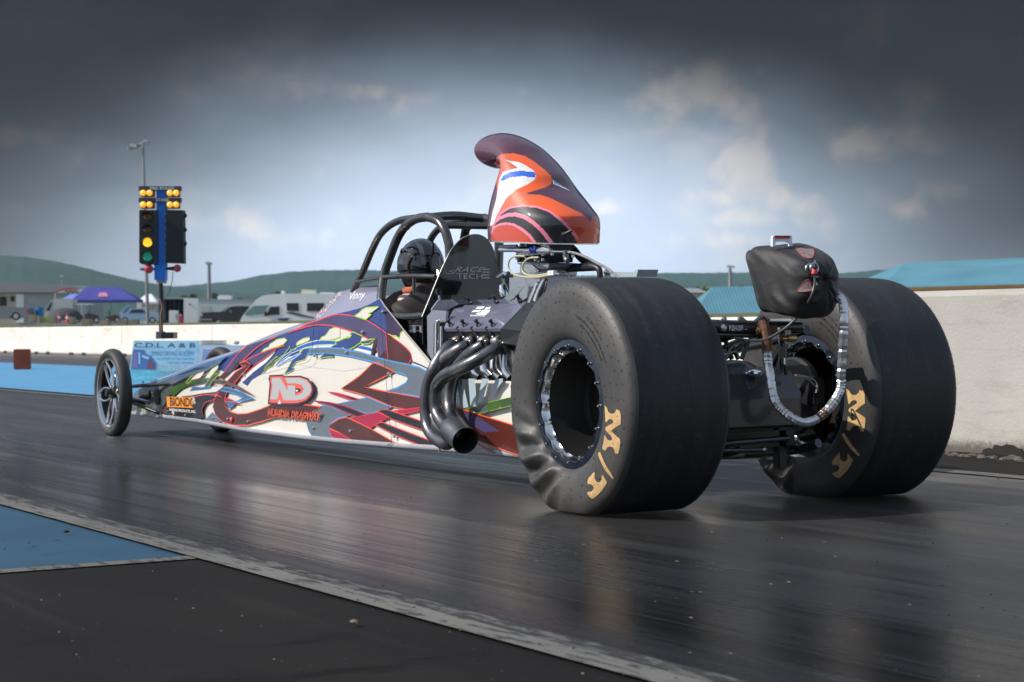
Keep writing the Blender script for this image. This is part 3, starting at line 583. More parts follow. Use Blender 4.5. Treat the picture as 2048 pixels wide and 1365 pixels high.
# ------------------------------------------------------------------ trees
M_leaf = mat('tree_leaves', (.030, .058, .018), .8, var=.5, vscale=.5, col2=(.075, .12, .035)); M_bark = mat('tree_bark', (.06, .045, .03), .9)
def tree(px, py_top, py_base, wpx, d, label, seed):
    random.seed(seed); g = BG(d); base = g.P(px, py_base); H = (py_base - py_top) * g.m; W = wpx * g.m
    t = thing('tree', label, 'tree', base, 'trees in front of the hills'); mb = MB(); mb.tube([base - UZ, base + UZ * H * .4, base + UZ * H * .8], [W * .05, W * .035, W * .01], M_bark, 7, 2)
    for k in range(5):
        a = random.random() * 6.28; mb.tube([base + UZ * H * .35, base + UZ * H * .7 + RH * cos(a) * W * .35 + DH * sin(a) * W * .35], [W * .02, W * .006], M_bark, 5, 1)
    mb.build('trunk', t); mb = MB(); lobes = []
    for k in range(9):
        a = random.random() * 6.28; r = random.random() ** .5 * W * .36; lobes.append((base + RH * cos(a) * r + DH * sin(a) * r + UZ * H * random.uniform(.28, .80), W * random.uniform(.13, .24)))
    for i in range(1500):
        c, r = random.choice(lobes); v = Vector((random.gauss(0, 1), random.gauss(0, 1), random.gauss(0, 1))).normalized() * r * random.uniform(.6, 1.08); v.z *= .85; p = c + v
        q = Vector((random.gauss(0, 1), random.gauss(0, 1), random.gauss(0, 1) + .6)).normalized(); u = q.orthogonal().normalized() * W * .035; w_ = q.cross(u); mb.add([p - u - w_ * .6, p + u - w_ * .5, p + u * .8 + w_ * .7, p - u * .7 + w_ * .6], [(0, 1, 2, 3)], M_leaf)
    mb.build('crown', t, False, fixn=False)
for i, (px, a, wd, s) in enumerate(((380, 583, 48, 'round tree left of the short light pole'), (428, 577, 36, 'taller rounded tree right behind the short light pole'), (470, 592, 40, 'low tree above the pickup truck'), (508, 585, 44, 'left tree above the motorhome front'),
        (552, 579, 46, 'highest tree behind the motorhome roof'), (590, 582, 40, 'tree between the motorhome roof units'), (628, 586, 46, 'right tree behind the motorhome roof'))):
    tree(px, a, 640, wd, 330 + 7 * i, 'dark green ' + s, 20 + i)
# far tree line right of the scoop: nobody could count it
mb = MB(); random.seed(3); g = BG(600)
for i in range(2600):
    px = random.uniform(1240, 1900); top = 577 + 6 * noise.noise((px * .03, 0, 0)); p = g.P(px, random.uniform(top, 605), random.uniform(0, 30)); s = .9
    q = Vector((random.gauss(0, 1), random.gauss(0, 1), 1)).normalized(); u = q.orthogonal().normalized() * s; w_ = q.cross(u); mb.add([p - u - w_, p + u - w_ * .7, p + u * .7 + w_, p - u + w_ * .8], [(0, 1, 2, 3)], M_leaf)
tag(mb.build('tree_line', smooth=False, fixn=False), 'distant green tree line under the right hills', 'trees', kind='stuff')

# ------------------------------------------------------------------ blue roofed buildings on the right
M_broof = mat('blue_metal_roof', (.085, .225, .29), .5, var=.10, vscale=.6); M_fascia = mat('tan_fascia', (.42, .24, .09), .7, var=.15, vscale=1); M_eave = mat('blue_gutter', (.09, .22, .29), .5)
def hip(d, pts, th, wall_y, label, fasc):
    g = BG(d); (ax, ay), (bx, by), (cx, cy), (ex, ey) = pts    # eave left, ridge left, ridge right, eave right
    t = thing('blue_roof_building', label, 'building', g.P((ax + ex) / 2, wall_y)); A, E = g.P(ax, ay), g.P(ex, ey); B, C = g.P(bx, by, th / 2), g.P(cx, cy, th / 2); A2, E2 = g.P(ax, ay, th), g.P(ex, ey, th)
    mb = MB(); mb.add([A, E, C, B, A2, E2], [(0, 1, 2, 3), (0, 3, 4), (1, 5, 2), (4, 3, 2, 5), (0, 4, 5, 1)], M_broof)
    n = int((ex - ax) / 7)
    for i in range(1, n):      # standing seams
        f = i / n; p = A.lerp(E, f); 
        fx = ax + (ex - ax) * f
        if fx < bx: q = A.lerp(B, (fx - ax) / (bx - ax))
        elif fx > cx: q = E.lerp(C, (ex - fx) / (ex - cx))
        else: q = B.lerp(C, (fx - bx) / (cx - bx))
        mb.tube([p + UZ * .02, q + UZ * .02], .02, M_broof, 4, 1)
    mb.build('roof', t, False)
    mb = MB(); g.prism(mb, [(ax + 6, ay + 1), (ex - 6, ey + 1), (ex - 6, wall_y), (ax + 6, wall_y)], th - 1, M_cream if fasc else M_white, .6); mb.build('wall', t, False)
    mb = MB()
    if fasc: g.prism(mb, [(ax, ay - 3.5), (ex, ey - 3.5), (ex, ey + 4), (ax, ay + 4)], .2, M_fascia, -.22); g.prism(mb, [(ax, ay + 4.3), (ex, ey + 4.3), (ex, ey + 9), (ax, ay + 9)], .2, M_eave, -.18)
    else: g.prism(mb, [(ax, ay - 7), (ex, ey - 7), (ex, ey - 5), (ax, ay - 5)], .1, M_steel, -.22)
    mb.build('fascia', t, False)
    return t
hip(105, [(1378, 638), (1448, 570), (1640, 569), (1700, 637)], 12, 652, 'low building with a pale blue hip roof seen between the rear tyres', False)
hip(72, [(1760, 580), (1872, 517), (2260, 500), (2380, 564)], 12, 640, 'blue hip roofed building with a tan fascia above the right barrier', True)
g = BG(160); t = thing('shed', 'small pale shed with a brownish roof left of the low blue roof', 'shed', g.P(1390, 640))
mb = MB(); g.box(mb, 1340, 583, 1410, 640, 6, M_cream); mb.build('wall', t, False); mb = MB(); g.prism(mb, [(1335, 585), (1345, 577), (1395, 577), (1418, 586)], 7, M_white, -.3); mb.build('roof', t, False)
# ================================================================== the dragster
CAR = thing('dragster', 'long rear engined dragster with flame and lightning paint, tall scoop and huge slick rear tyres', 'dragster', (-3, 0, 0))
def paint(name, col, rough=.32, flake=0., **k):
    m = mat('paint_' + name, col, rough, coat=.5, **k); 
    if flake:
        t = m.node_tree; p = t.nodes['Principled BSDF']; tc = t.nodes.new('ShaderNodeTexCoord'); v = t.nodes.new('ShaderNodeTexVoronoi'); v.inputs['Scale'].default_value = 70
        t.links.new(tc.outputs['Object'], v.inputs['Vector']); c = mixc(t, mrange(t, v.outputs['Distance'], .06, .12, 1, 0), col, (.9, .92, .85)); t.links.new(c, p.inputs['Base Color']); p.inputs['Metallic'].default_value = .25
    return m
PC = paint('cream', (.70, .66, .59), var=.05, vscale=1.5); PN = paint('navy', (.028, .05, .20), var=.18, vscale=3); PP = paint('plum', (.065, .05, .13), var=.2, vscale=3)
PM = paint('maroon', (.070, .012, .008), var=.25, vscale=5); PG = paint('silver_flake', (.15, .18, .215), flake=1); PB = paint('royal', (.012, .11, .46)); PL = paint('sky_blue_line', (.06, .28, .66))
PR = paint('red_line', (.78, .05, .055)); PO = paint('orange_line', (.85, .11, .03)); PK = paint('crimson', (.36, .008, .045)); PX = paint('black', (.010, .010, .012)); PGR = paint('green', (.035, .085, .012), var=.4, vscale=8)
PLM = paint('lime', (.38, .60, .03)); PW = paint('white', (.78, .77, .73)); PDG = paint('smoke', (.07, .085, .075), var=.3, vscale=6); PPK = paint('pink_line', (.80, .20, .30)); PV = paint('silver_letter', (.52, .52, .50), metal=.2)
PRS = paint('rust_red', (.085, .016, .011), var=.2, vscale=4); PRY = paint('pale_ray', (.38, .47, .52)); PTL = paint('steel_blue', (.07, .12, .20), var=.2, vscale=4)
SLOPE = .033
def hw(x): return .125 + (x + 6.5) * SLOPE
def atside(px, py, off=0.):
    v = ray(px, py); s = -(CAM.y + SLOPE * CAM.x + .125 + 6.5 * SLOPE + off) / (v.y + SLOPE * v.x); return CAM + v * s
def interp(tab, x):
    if x <= tab[0][0]: return tab[0][1]
    for (a, b), (c, d) in zip(tab, tab[1:]):
        if x <= c: return b + (d - b) * (x - a) / (c - a)
    return tab[-1][1]
crease = [(262, 800), (270, 788), (283, 777), (300, 767)] + Z('a', [(770, 462), (1100, 325), (1480, 205)]) + Z('b', [(760, 218), (1050, 112), (1350, 42)])
cowl_edge = Z('c', [(255, 497), (380, 440), (500, 396), (700, 352), (840, 312), (960, 262), (1085, 190)])
rear_edge = Z('c', [(1150, 290), (1420, 628), (1630, 880), (1830, 1112)]) + [(886, 757)]
bottom = [(259, 830), (332, 838), (403, 847), (497, 865), (612, 880), (700, 889), (792, 896.5), (878, 902.5), (1023, 914)]
TOP = [(p.x, p.z) for p in (atside(*q) for q in crease)]; BOT = [(p.x, p.z) for p in (atside(*q) for q in bottom)]
XR = -.50; zflat = atside(960, 757).z
side_outline = [atside(*q) for q in crease + cowl_edge[1:] + rear_edge]
side_outline.append(Vector((XR, -hw(XR), side_outline[-1].z)))
side_outline.append(Vector((XR, -hw(XR), BOT[-1][1]))); side_outline += [atside(*q) for q in bottom[::-1]]

LAY = [0]
def inplane(p): return Vector((p.x, p.z))
def onside(q, off): return Vector((q[0], -hw(q[0]) - off, q[1]))
SIDE = MB()
NIN = Vector((-SLOPE * 0 + SLOPE, 1, 0)).normalized()
SIDE.prism(side_outline, Vector((0, .006, 0)), PC)
def ribbon(P, wd, off, m, closed=True):
    wd *= .82; P = [Vector((p.x, max(p.y, interp(BOT, p.x) + .012))) for p in P]
    n = len(P); L, Rr = [], []
    for i, p in enumerate(P):
        a = P[(i - 1) % n] if closed or i else P[i]; b = P[(i + 1) % n] if closed or i < n - 1 else P[i]
        t = (b - a); t = t.normalized() if t.length > 1e-9 else Vector((1, 0)); nn = Vector((-t.y, t.x)) * wd / 2; L.append(onside(p + nn, off)); Rr.append(onside(p - nn, off))
    fs = [(i, (i + 1) % n, n + (i + 1) % n, n + i) for i in range(n if closed else n - 1)]; SIDE.add(L + Rr, fs, m)
def dec(k, pts, m, stroke=None, sw=.007, sm=4):
    """paint shape on the flank; traced outline smoothed when sm > 1"""
    LAY[0] += 1; off = .0008 + LAY[0] * .00022; P = [inplane(atside(*q)) for q in Z(k, pts)]
    if sm > 1: P = [Vector((v.x, v.y)) for v in catmull([Vector((p.x, p.y, 0)) for p in P], sm, closed=True)]
    P = [Vector((p.x, max(p.y, interp(BOT, p.x) + .012))) for p in P]
    tr = tessellate_polygon([[Vector((p.x, p.y, 0)) for p in P]])
    if m: SIDE.add([onside(p, off) for p in P], [tuple(t) for t in tr], m)
    if stroke: ribbon(P, sw, off + .0001, stroke)
def line(k, pts, m, wd=.007, sm=6):
    LAY[0] += 1; off = .0008 + LAY[0] * .00022; P = [inplane(atside(*q)) for q in Z(k, pts)]
    if sm > 1 and len(P) > 2: P = [Vector((v.x, v.y)) for v in catmull([Vector((p.x, p.y, 0)) for p in P], sm)]
    ribbon(P, wd, off, m, False)
def side_text(k, quad, st, m, bold=0., shear=0., extra=0.):
    LAY[0] += 1; q = [atside(*p, .0008 + LAY[0] * .00022 + extra) for p in Z(k, quad)]; put_text(SIDE, st, q, m, bold, shear=shear)
def zc(pts): return [((x - 400) * 1 + 0, y) for x, y in pts]
# --- big navy field along the top
dec('p', crease[2:] + cowl_edge[1:] + Z('c', [(1150, 292), (1420, 630), (1388, 650), (1376, 722), (1330, 704), (1280, 698), (1190, 655), (1100, 800), (900, 900), (560, 900), (430, 858), (200, 880), (0, 950)])
    + Z('b', [(900, 440), (830, 520), (760, 560), (620, 620), (420, 600), (290, 600), (230, 570), (100, 560), (0, 520)]) + [(330, 772)], PN, sm=1)
dec('c', [(1152, 296), (1420, 630), (1388, 650), (1376, 722), (1330, 704), (1280, 698), (1190, 652)], paint('dark_plum', (.035, .014, .055)), sm=1)
# --- cream field inside the arc with its torn navy and blue stripes
dec('c', [(0, 950), (150, 880), (260, 760), (290, 720), (370, 690), (400, 630), (470, 600), (540, 572), (640, 600), (740, 640), (840, 690), (950, 740), (1030, 800), (1072, 900), (1080, 985), (1080, 1100), (600, 1180), (0, 1100)], PC, sm=1)
dec('c', [(150, 860), (0, 950), (0, 900), (230, 815), (300, 812), (490, 815), (460, 850), (250, 862)], PW, sm=1)
dec('c', [(-50, 870), (0, 840), (100, 790), (230, 760), (300, 757), (495, 765), (480, 815), (280, 815), (150, 830), (50, 865), (-20, 900)], PB, PW, .004, 1)
dec('c', [(770, 858), (840, 832), (960, 860), (1075, 908), (1078, 938), (900, 888)], PB, sm=1)
dec('c', [(760, 875), (900, 895), (1078, 945), (1080, 985), (850, 915), (740, 890)], PW, sm=1)
dec('c', [(275, 748), (300, 715), (370, 690), (400, 630), (470, 600), (540, 572), (640, 604), (740, 640), (690, 660), (715, 700), (640, 712), (590, 740), (515, 775), (430, 752), (330, 748)], PC, PLM, .006, 1)
# --- navy streak and left stripe family
dec('b', [(485, 715), (560, 650), (700, 545), (755, 515), (740, 580), (690, 620), (590, 680), (540, 750)], PN, sm=1)
dec('b', [(840, 345), (872, 350), (800, 440), (740, 500), (600, 605), (500, 700), (478, 700), (470, 650), (640, 515)], PW, sm=1)
dec('b', [(1270, 318), (1250, 350), (1220, 420), (1195, 455), (1100, 480), (1050, 545), (1082, 552), (1050, 585), (965, 622), (1000, 560), (1030, 500), (1060, 450), (1130, 385), (1190, 325)], PN, PLM, .006, 1)
dec('b', [(860, 520), (900, 470), (960, 410), (1050, 350), (1130, 302), (1240, 258), (1345, 235), (1530, 238), (1530, 282), (1330, 288), (1200, 318), (1050, 380), (950, 450), (880, 525)], PB, PW, .004, 1)
dec('b', [(870, 525), (960, 470), (1120, 385), (1160, 380), (1080, 440), (980, 480), (890, 530)], PL, PW, .003, 1)
dec('b', [(750, 590), (735, 560), (765, 520), (860, 430), (885, 415), (905, 440), (850, 480), (830, 525), (775, 550), (720, 600)], PDG, PLM, .005, 1)
for o in ([(700, 372), (740, 330), (792, 308), (800, 278), (850, 250), (880, 225), (970, 208), (1002, 232), (950, 282), (900, 300), (800, 335)], [(1100, 282), (1120, 250), (1180, 215), (1250, 198), (1262, 222), (1230, 245), (1170, 270), (1110, 290)],
          [(1370, 225), (1400, 195), (1435, 180), (1465, 140), (1485, 110), (1560, 80), (1600, 90), (1600, 200), (1480, 235), (1380, 232)]): dec('b', o, PC, PLM, .006, 1)
line('b', [(905, 440), (960, 400), (1000, 350), (1030, 300), (1040, 350), (1100, 330), (1120, 290)], PLM, .006, 1)
# --- plum facets with red pinstripes at left
dec('b', [(545, 295), (700, 240), (870, 200), (700, 290), (520, 450), (400, 590), (290, 600), (430, 395)], PP, sm=1)
dec('b', [(720, 372), (975, 295), (870, 345), (640, 515), (600, 510), (540, 470), (520, 455)], PP, sm=1)
for o in ([(545, 292), (480, 350), (430, 395), (350, 500), (280, 600), (150, 800)], [(880, 195), (760, 250), (640, 330), (560, 400), (475, 490)], [(975, 295), (850, 325), (720, 372), (600, 425), (475, 490)], [(870, 342), (760, 430), (640, 515), (500, 640), (380, 770)]): line('b', o, PR, .007)
# --- plum / maroon arc band over the navy
dec('c', [(1080, 985), (1074, 910), (1030, 800), (950, 742), (830, 682), (700, 628), (550, 582), (400, 552), (250, 545), (100, 575), (0, 607), (-150, 660), (0, 590), (120, 530), (250, 492), (380, 438), (500, 405), (600, 405), (760, 425), (900, 470), (1050, 555), (1185, 650), (1215, 1040), (1100, 1000)], PP, PR, .007, 1)
dec('c', [(1100, 985), (1140, 930), (1200, 895), (1215, 1035), (1120, 1010)], PM, sm=1)
dec('c', [(1188, 655), (1300, 722), (1430, 830), (1520, 920), (1545, 1000), (1495, 1085), (1220, 1033)], PM, PR, .006, 1)
dec('c', [(760, 425), (830, 380), (860, 345), (920, 312), (1095, 300), (1000, 370), (945, 390), (992, 405), (915, 475)], PC, PLM, .007, 1)
dec('c', [(1275, 700), (1330, 700), (1378, 725), (1385, 660), (1425, 630), (1640, 890), (1820, 1115), (1800, 1150), (1560, 1045), (1530, 920), (1430, 830)], PC, sm=1)
line('c', [(1275, 698), (1330, 702), (1378, 735), (1390, 665), (1425, 632)], PLM, .010, 1); line('c', [(1275, 712), (1430, 825), (1520, 915), (1545, 1000), (1500, 1085)], PR, .006)
line('c', [(1535, 1045), (1650, 1085), (1760, 1140)], PN, .006)
dec('c', [(430, 858), (520, 805), (498, 780), (560, 760), (620, 732), (700, 718), (722, 690), (700, 662), (750, 645), (872, 702), (842, 770), (900, 765), (1000, 740), (1047, 733), (990, 780), (968, 802), (880, 812), (850, 790), (810, 812), (760, 852), (700, 882), (650, 897), (615, 860), (560, 872)], PN, PLM, .006, 1)
dec('c', [(872, 712), (940, 740), (900, 762), (850, 765)], PC, sm=1)
# --- silver flake band with the cream lobe
dec('p', Z('c', [(115, 945), (160, 880), (250, 864), (430, 860), (600, 872), (850, 922), (1100, 1000), (1220, 1031), (1500, 1090), (1650, 1130), (1790, 1200)]) + [(900, 770), (905, 800)] + Z('d', [(1700, 400), (1500, 372), (1200, 330), (1150, 312), (1300, 262), (1425, 190), (1458, 130), (1420, 80), (1260, 28), (1190, 0)]) + Z('c', [(1100, 1075), (900, 1022), (700, 975), (500, 945), (300, 935)]), PG, PL, .008, 1)
dec('c', [(350, 935), (470, 945), (478, 985), (400, 982), (340, 990), (280, 1012)], PN, None, sm=1); line('c', [(478, 985), (400, 986), (340, 994), (280, 1012), (350, 935)], PLM, .004, 1)
dec('p', Z('c', [(1025, 1060), (1150, 1105), (1310, 1185)]) + Z('d', [(1190, 60), (1120, 98), (980, 170), (825, 250), (1000, 290), (1200, 330), (1500, 385), (1700, 425), (1700, 570), (1420, 578), (1200, 530), (900, 400), (700, 335), (480, 278), (620, 180), (760, 80)]), PM, PO, .007, 1)
dec('d', [(1205, 335), (1500, 388), (1700, 425), (1700, 565), (1420, 575), (1210, 528)], PRS, sm=1)
# --- lower crossing blades
dec('d', [(430, 495), (650, 450), (870, 405), (1000, 460), (1220, 545), (1150, 578), (1000, 610), (850, 638), (640, 560)], PG, PL, .006, 1)
dec('p', Z('b', [(1450, 968), (1340, 1000), (1270, 1080), (1232, 1180), (1255, 1260), (1300, 1335)]) + Z('d', [(60, 1040), (390, 1075), (330, 950), (290, 850), (330, 780), (450, 700), (650, 660), (450, 590), (270, 508)]), PG, PL, .006, 1)
dec('d', [(285, 322), (430, 338), (600, 385), (760, 432), (650, 447), (480, 392)], PK, PR, .004, 1); dec('d', [(480, 360), (600, 392), (740, 432), (660, 440)], PX, sm=1)
dec('d', [(100, 458), (300, 478), (500, 520), (650, 570), (875, 665), (740, 692), (550, 620), (330, 522)], PX, PK, .008, 1)
dec('d', [(615, 705), (820, 665), (1020, 622), (1195, 700), (1070, 750), (900, 855)], PK, PR, .004, 1)
dec('d', [(1020, 605), (1150, 578), (1400, 660), (1720, 770), (1740, 905), (1500, 820), (1230, 720)], PX, PR, .006, 1)
dec('d', [(1250, 600), (1700, 545), (1700, 580), (1400, 648)], PK, PR, .004, 1)
dec('d', [(985, 805), (1080, 762), (1300, 850), (1740, 1015), (1900, 1110), (1620, 1095), (1300, 965)], PX, PR, .006, 1)
dec('d', [(310, 850), (350, 780), (450, 720), (560, 690), (900, 850), (1240, 1045), (1255, 1100), (1150, 1140), (710, 1100), (600, 1010), (480, 930)], PM, PO, .006, 1)
dec('d', [(308, 865), (480, 930), (600, 1000), (715, 1100), (420, 1075), (345, 965)], PK, PR, .004, 1)
line('d', [(1265, 1060), (1400, 1100), (1600, 1165), (1700, 1185)], PO, .006); line('d', [(1610, 1095), (1720, 1140), (1800, 1180)], PK, .008)
# --- maroon S band
dec('b', [(470, 492), (545, 466), (605, 512), (560, 560), (480, 640), (400, 745), (330, 820), (302, 900), (312, 980), (360, 1042), (450, 1070), (560, 1065), (700, 1020), (820, 972), (1000, 955), (1200, 962), (1400, 988), (1300, 1050), (1240, 1150), (1100, 1115), (950, 1102), (860, 1115), (720, 1160), (560, 1200), (400, 1200), (280, 1165), (200, 1085), (168, 990), (190, 900), (240, 805), (330, 700), (430, 590), (548, 520), (500, 520)], PM, PO, .007, 1)
dec('b', [(290, 670), (400, 590), (545, 520), (430, 590), (330, 700)], PC, PR, .004, 1)
dec('b', [(440, 470), (470, 520), (400, 590), (350, 640), (300, 680), (240, 660), (290, 600), (380, 590)], PM, sm=1)
# --- left stripes over the S
dec('b', [(0, 790), (100, 800), (200, 758), (350, 772), (500, 822), (632, 892), (430, 935), (520, 882), (400, 832), (250, 800), (100, 812)], PTL, PL, .007, 1)
dec('b', [(200, 670), (320, 700), (440, 740), (640, 862), (560, 830), (420, 770), (300, 720)], PDG, PK, .003, 1)
dec('b', [(300, 880), (380, 905), (490, 960), (380, 950), (310, 925)], PK, PR, .003, 1)
dec('b', [(315, 935), (440, 930), (400, 980), (350, 1010)], PTL, PL, .004, 1)
dec('b', [(60, 1180), (170, 1050), (220, 1110), (260, 1160), (200, 1200)], PG, PL, .005, 1)
# --- the nose
dec('a', [(160, 790), (250, 700), (400, 612), (770, 474), (1170, 308), (1480, 220), (1400, 300), (1350, 350), (1200, 430), (960, 500), (740, 605), (560, 690), (400, 760), (250, 800)], PG, sm=1)
dec('a', [(760, 500), (1000, 400), (1170, 350), (1280, 385), (1100, 440), (960, 490), (780, 560)], PTL, sm=1)
dec('a', [(400, 640), (770, 500), (1170, 330), (1475, 222), (1380, 320), (1250, 370), (1050, 380), (800, 500), (600, 590)], PTL, sm=1)
line('a', [(400, 640), (770, 490), (1170, 325), (1475, 222), (1380, 330)], PL, .007, 1)
dec('a', [(150, 800), (400, 770), (740, 650), (705, 770), (600, 950), (560, 1065), (130, 1035)], PDG, sm=1)  # grey-green reflection on the lower nose painted as a flank shape
dec('a', [(300, 930), (500, 980), (600, 1000), (560, 1075), (130, 1045), (250, 960)], paint('pale_green_reflection', (.26, .32, .18), var=.3, vscale=6), sm=1)  # paler part of the same reflection, also painted on
dec('a', [(740, 602), (960, 515), (1045, 488), (935, 575), (760, 652)], PX, sm=1)
dec('a', [(745, 645), (800, 620), (950, 560), (1140, 528), (1280, 520), (1480, 570), (1445, 600), (1280, 562), (1140, 580), (1000, 612), (860, 682), (780, 762), (705, 752)], PGR, sm=1)
dec('a', [(1140, 530), (1280, 520), (1420, 556), (1400, 590), (1280, 562), (1150, 578)], PDG, sm=1)
for o in ([(930, 580), (1000, 500), (1050, 485), (1010, 560), (950, 600)], [(1185, 650), (1230, 560), (1330, 440), (1340, 470), (1420, 440), (1300, 560), (1250, 640)]): dec('a', o, PDG, PLM, .005, 1)
dec('a', [(1200, 520), (1290, 400), (1380, 345), (1370, 390), (1300, 460), (1250, 520)], PC, PLM, .004, 1)
dec('a', [(1080, 470), (1190, 430), (1160, 480), (1130, 520), (1000, 550)], PC, PO, .002, 1)
dec('a', [(800, 775), (900, 690), (1010, 640), (990, 700), (1300, 640), (1450, 640), (1350, 710), (1150, 730), (1000, 760)], PC, sm=1)
dec('a', [(990, 700), (1040, 640), (1150, 650), (1300, 640), (1270, 670)], PTL, PL, .004, 1)
dec('a', [(590, 990), (680, 900), (1040, 790), (1180, 752), (1345, 760), (1290, 825), (1200, 868), (1158, 950), (1172, 1050), (1105, 1132), (820, 1100), (600, 1062)], PX, sm=1)
line('a', [(1040, 785), (1180, 748), (1350, 758), (1430, 780)], PR, .007); line('a', [(1340, 815), (1220, 850), (1160, 945), (1172, 1055)], PR, .005); line('a', [(560, 1000), (690, 910)], PK, .008, 1)
dec('a', [(672, 775), (1030, 785), (1036, 930), (680, 915)], paint('orange', (.80, .30, .04)), sm=1)
side_text('a', [(685, 905), (1030, 920), (1025, 792), (680, 785)], 'BIONDO', PM, .03)
side_text('a', [(675, 975), (1035, 1008), (1035, 965), (675, 935)], 'RACING PRODUCTS, INC.', PW, .03)
for i in range(5):
    for j in range(4):
        if (i + j) % 2 == 0: x, y = 1022 + i * 9 + j * 4, 770 + j * 22 + i * 6; dec('a', [(x, y), (x + 9, y + 4), (x + 9, y + 24), (x, y + 20)], PW, sm=1)
# --- entwined N and D emblem
EO = [(832, 628), (985, 622), (1000, 640), (1180, 633), (1275, 665), (1325, 730), (1338, 800), (1312, 875), (1250, 932), (1160, 968), (1060, 972), (812, 962), (832, 720), (820, 672)]
dec('b', EO, paint('purple_black', (.05, .018, .03)), sm=1)
dec('b', [(845, 645), (975, 640), (1000, 655), (1180, 650), (1262, 680), (1308, 738), (1318, 800), (1295, 865), (1240, 915), (1155, 945), (1060, 950), (832, 940), (850, 740), (838, 690)], paint('salmon', (.75, .11, .08)), sm=1)
dec('b', [(868, 660), (958, 660), (1022, 775), (1000, 660), (1180, 660), (1255, 690), (1300, 745), (1308, 800), (1285, 850), (1230, 895), (1150, 915), (1000, 915), (985, 900), (950, 780), (925, 905), (838, 903), (870, 745), (855, 690)], PV, sm=1)
dec('b', [(1036, 722), (1130, 722), (1200, 738), (1225, 790), (1205, 830), (1150, 858), (1120, 858), (1130, 800), (1120, 745), (1036, 745)], paint('salmon', (.75, .11, .08)), sm=1)
dec('b', [(1008, 655), (1036, 722), (1036, 800), (1022, 775), (985, 690)], paint('salmon', (.75, .11, .08)), sm=1)
dec('b', [(1130, 775), (1190, 785), (1190, 815), (1130, 830)], PX, sm=1); dec('b', [(1135, 795), (1165, 800), (1150, 815), (1135, 815)], PW, sm=1); dec('b', [(930, 955), (950, 905), (965, 955)], PW, sm=1)
side_text('b', [(762, 1102), (1366, 1150), (1390, 1060), (768, 1005)], 'NUMIDIA DRAGWAY', PO, .06, .12)
side_text('b', [(764, 1100), (1366, 1148), (1390, 1062), (770, 1007)], 'NUMIDIA DRAGWAY', PM, .0, .12)
# --- panel behind the exhaust
for o in ([(430, 672), (485, 672), (540, 915), (480, 928)], [(540, 672), (596, 672), (612, 900), (555, 905)], [(655, 672), (715, 672), (660, 870), (615, 888)], [(775, 672), (838, 672), (830, 700), (700, 862)]): dec('h', o, PRY, sm=1)
dec('h', [(515, 932), (690, 880), (980, 810), (980, 885), (640, 968)], PGR, PLM, .002, 1); dec('h', [(690, 882), (720, 950), (600, 960), (560, 930)], PDG, sm=1)
dec('h', [(300, 870), (380, 900), (600, 968), (980, 1085), (980, 1330), (780, 1260), (600, 1190), (440, 1120), (300, 1070)], PRS, PO, .006, 1)
dec('h', [(480, 940), (640, 1010), (810, 1120), (680, 1130), (540, 1045)], PP, sm=1)
line('h', [(560, 1190), (680, 1260), (760, 1310)], PK, .010)
# --- panel gaps, zeus fasteners
BK = mat('gap_black', (.008, .008, .008), .7)
for k, o, wd in (('b', [(1350, 45), (1344, 180), (1330, 235), (1325, 380), (1310, 450), (1270, 485)], .0035), ('b', [(1270, 485), (1000, 555), (700, 635)], .002), ('p', Z('c', [(1150, 292), (1185, 640), (1222, 1050)]) + Z('d', [(1200, 320), (1240, 750), (1270, 1070), (1200, 1138)]), .006),
              ('b', [(430, 335), (470, 620), (520, 940), (580, 1230), (560, 1275)], .0022), ('a', [(400, 615), (400, 700), (420, 1040)], .003), ('c', [(255, 500), (235, 880)], .005)): line(k, o, BK, wd, 1)
MS = mat('zeus_steel', (.6, .6, .6), .25, .9)
for k, x, y, s in (('c', 1118, 372, 9), ('c', 842, 650, 8), ('c', 1198, 1222, 9), ('d', 1138, 60, 10), ('d', 580, 900, 10), ('b', 540, 1160, 8), ('b', 308, 1130, 8), ('c', 190, 965, 7), ('d', 40, 850, 8), ('b', 482, 620, 7), ('a', 885, 1030, 7), ('a', 1265, 1070, 7), ('c', 620, 925, 5), ('d', 1225, 970, 8), ('b', 145, 1115, 7)):
    c = atside(*Z(k, [(x, y)])[0], .018); SIDE.lathe(c, (0, -1, 0), [(0.0005, .004), (.006, .003), (.0095, -.002), (.010, -.017)], MS, 10)
c = atside(*Z('b', [(358, 1138)])[0], .018); SIDE.sphere(c, .016, PR, 1, .6, 1, 10, 8)
o = SIDE.build('body_side', CAR, False, fixn=False)
me = o.data.copy()
for v in me.vertices: v.co.y = -v.co.y
o2 = bpy.data.objects.new('body_side', me); COL.objects.link(o2); o2.parent = CAR; o2.matrix_parent_inverse = CAR.matrix_basis.inverted()
# --- lower lip of both flanks, belly, deck
LIP = paint('lip_ground_reflection', (.42, .43, .47), .25, var=.15, vscale=3)  # pale ground reflection on the lower rounding put into the lip's colour
for s in (-1, 1):
    mb = MB(); rings = []
    for i in range(40):
        x = BOT[0][0] + (XR - BOT[0][0]) * i / 39; z = interp(BOT, x); h = hw(x) * 1.0
        rings.append([Vector((x, s * (h + .019), z + .026)), Vector((x, s * (h + .0195), z + .016)), Vector((x, s * (h + .016), z + .006)), Vector((x, s * (h + .005), z - .002)), Vector((x, s * (h - .02), z - .004)), Vector((x, s * (h - .02), z + .02))])
    mb.loft(rings, LIP); mb.build('side_lip', CAR)
mb = MB(); rings = []
for i in range(40):
    x = BOT[0][0] + (XR - BOT[0][0]) * i / 39; z = interp(BOT, x); rings.append([Vector((x, -hw(x) + .01, z - .002)), Vector((x, hw(x) - .01, z - .002)), Vector((x, hw(x) - .01, z + .012)), Vector((x, -hw(x) + .01, z + .012))])
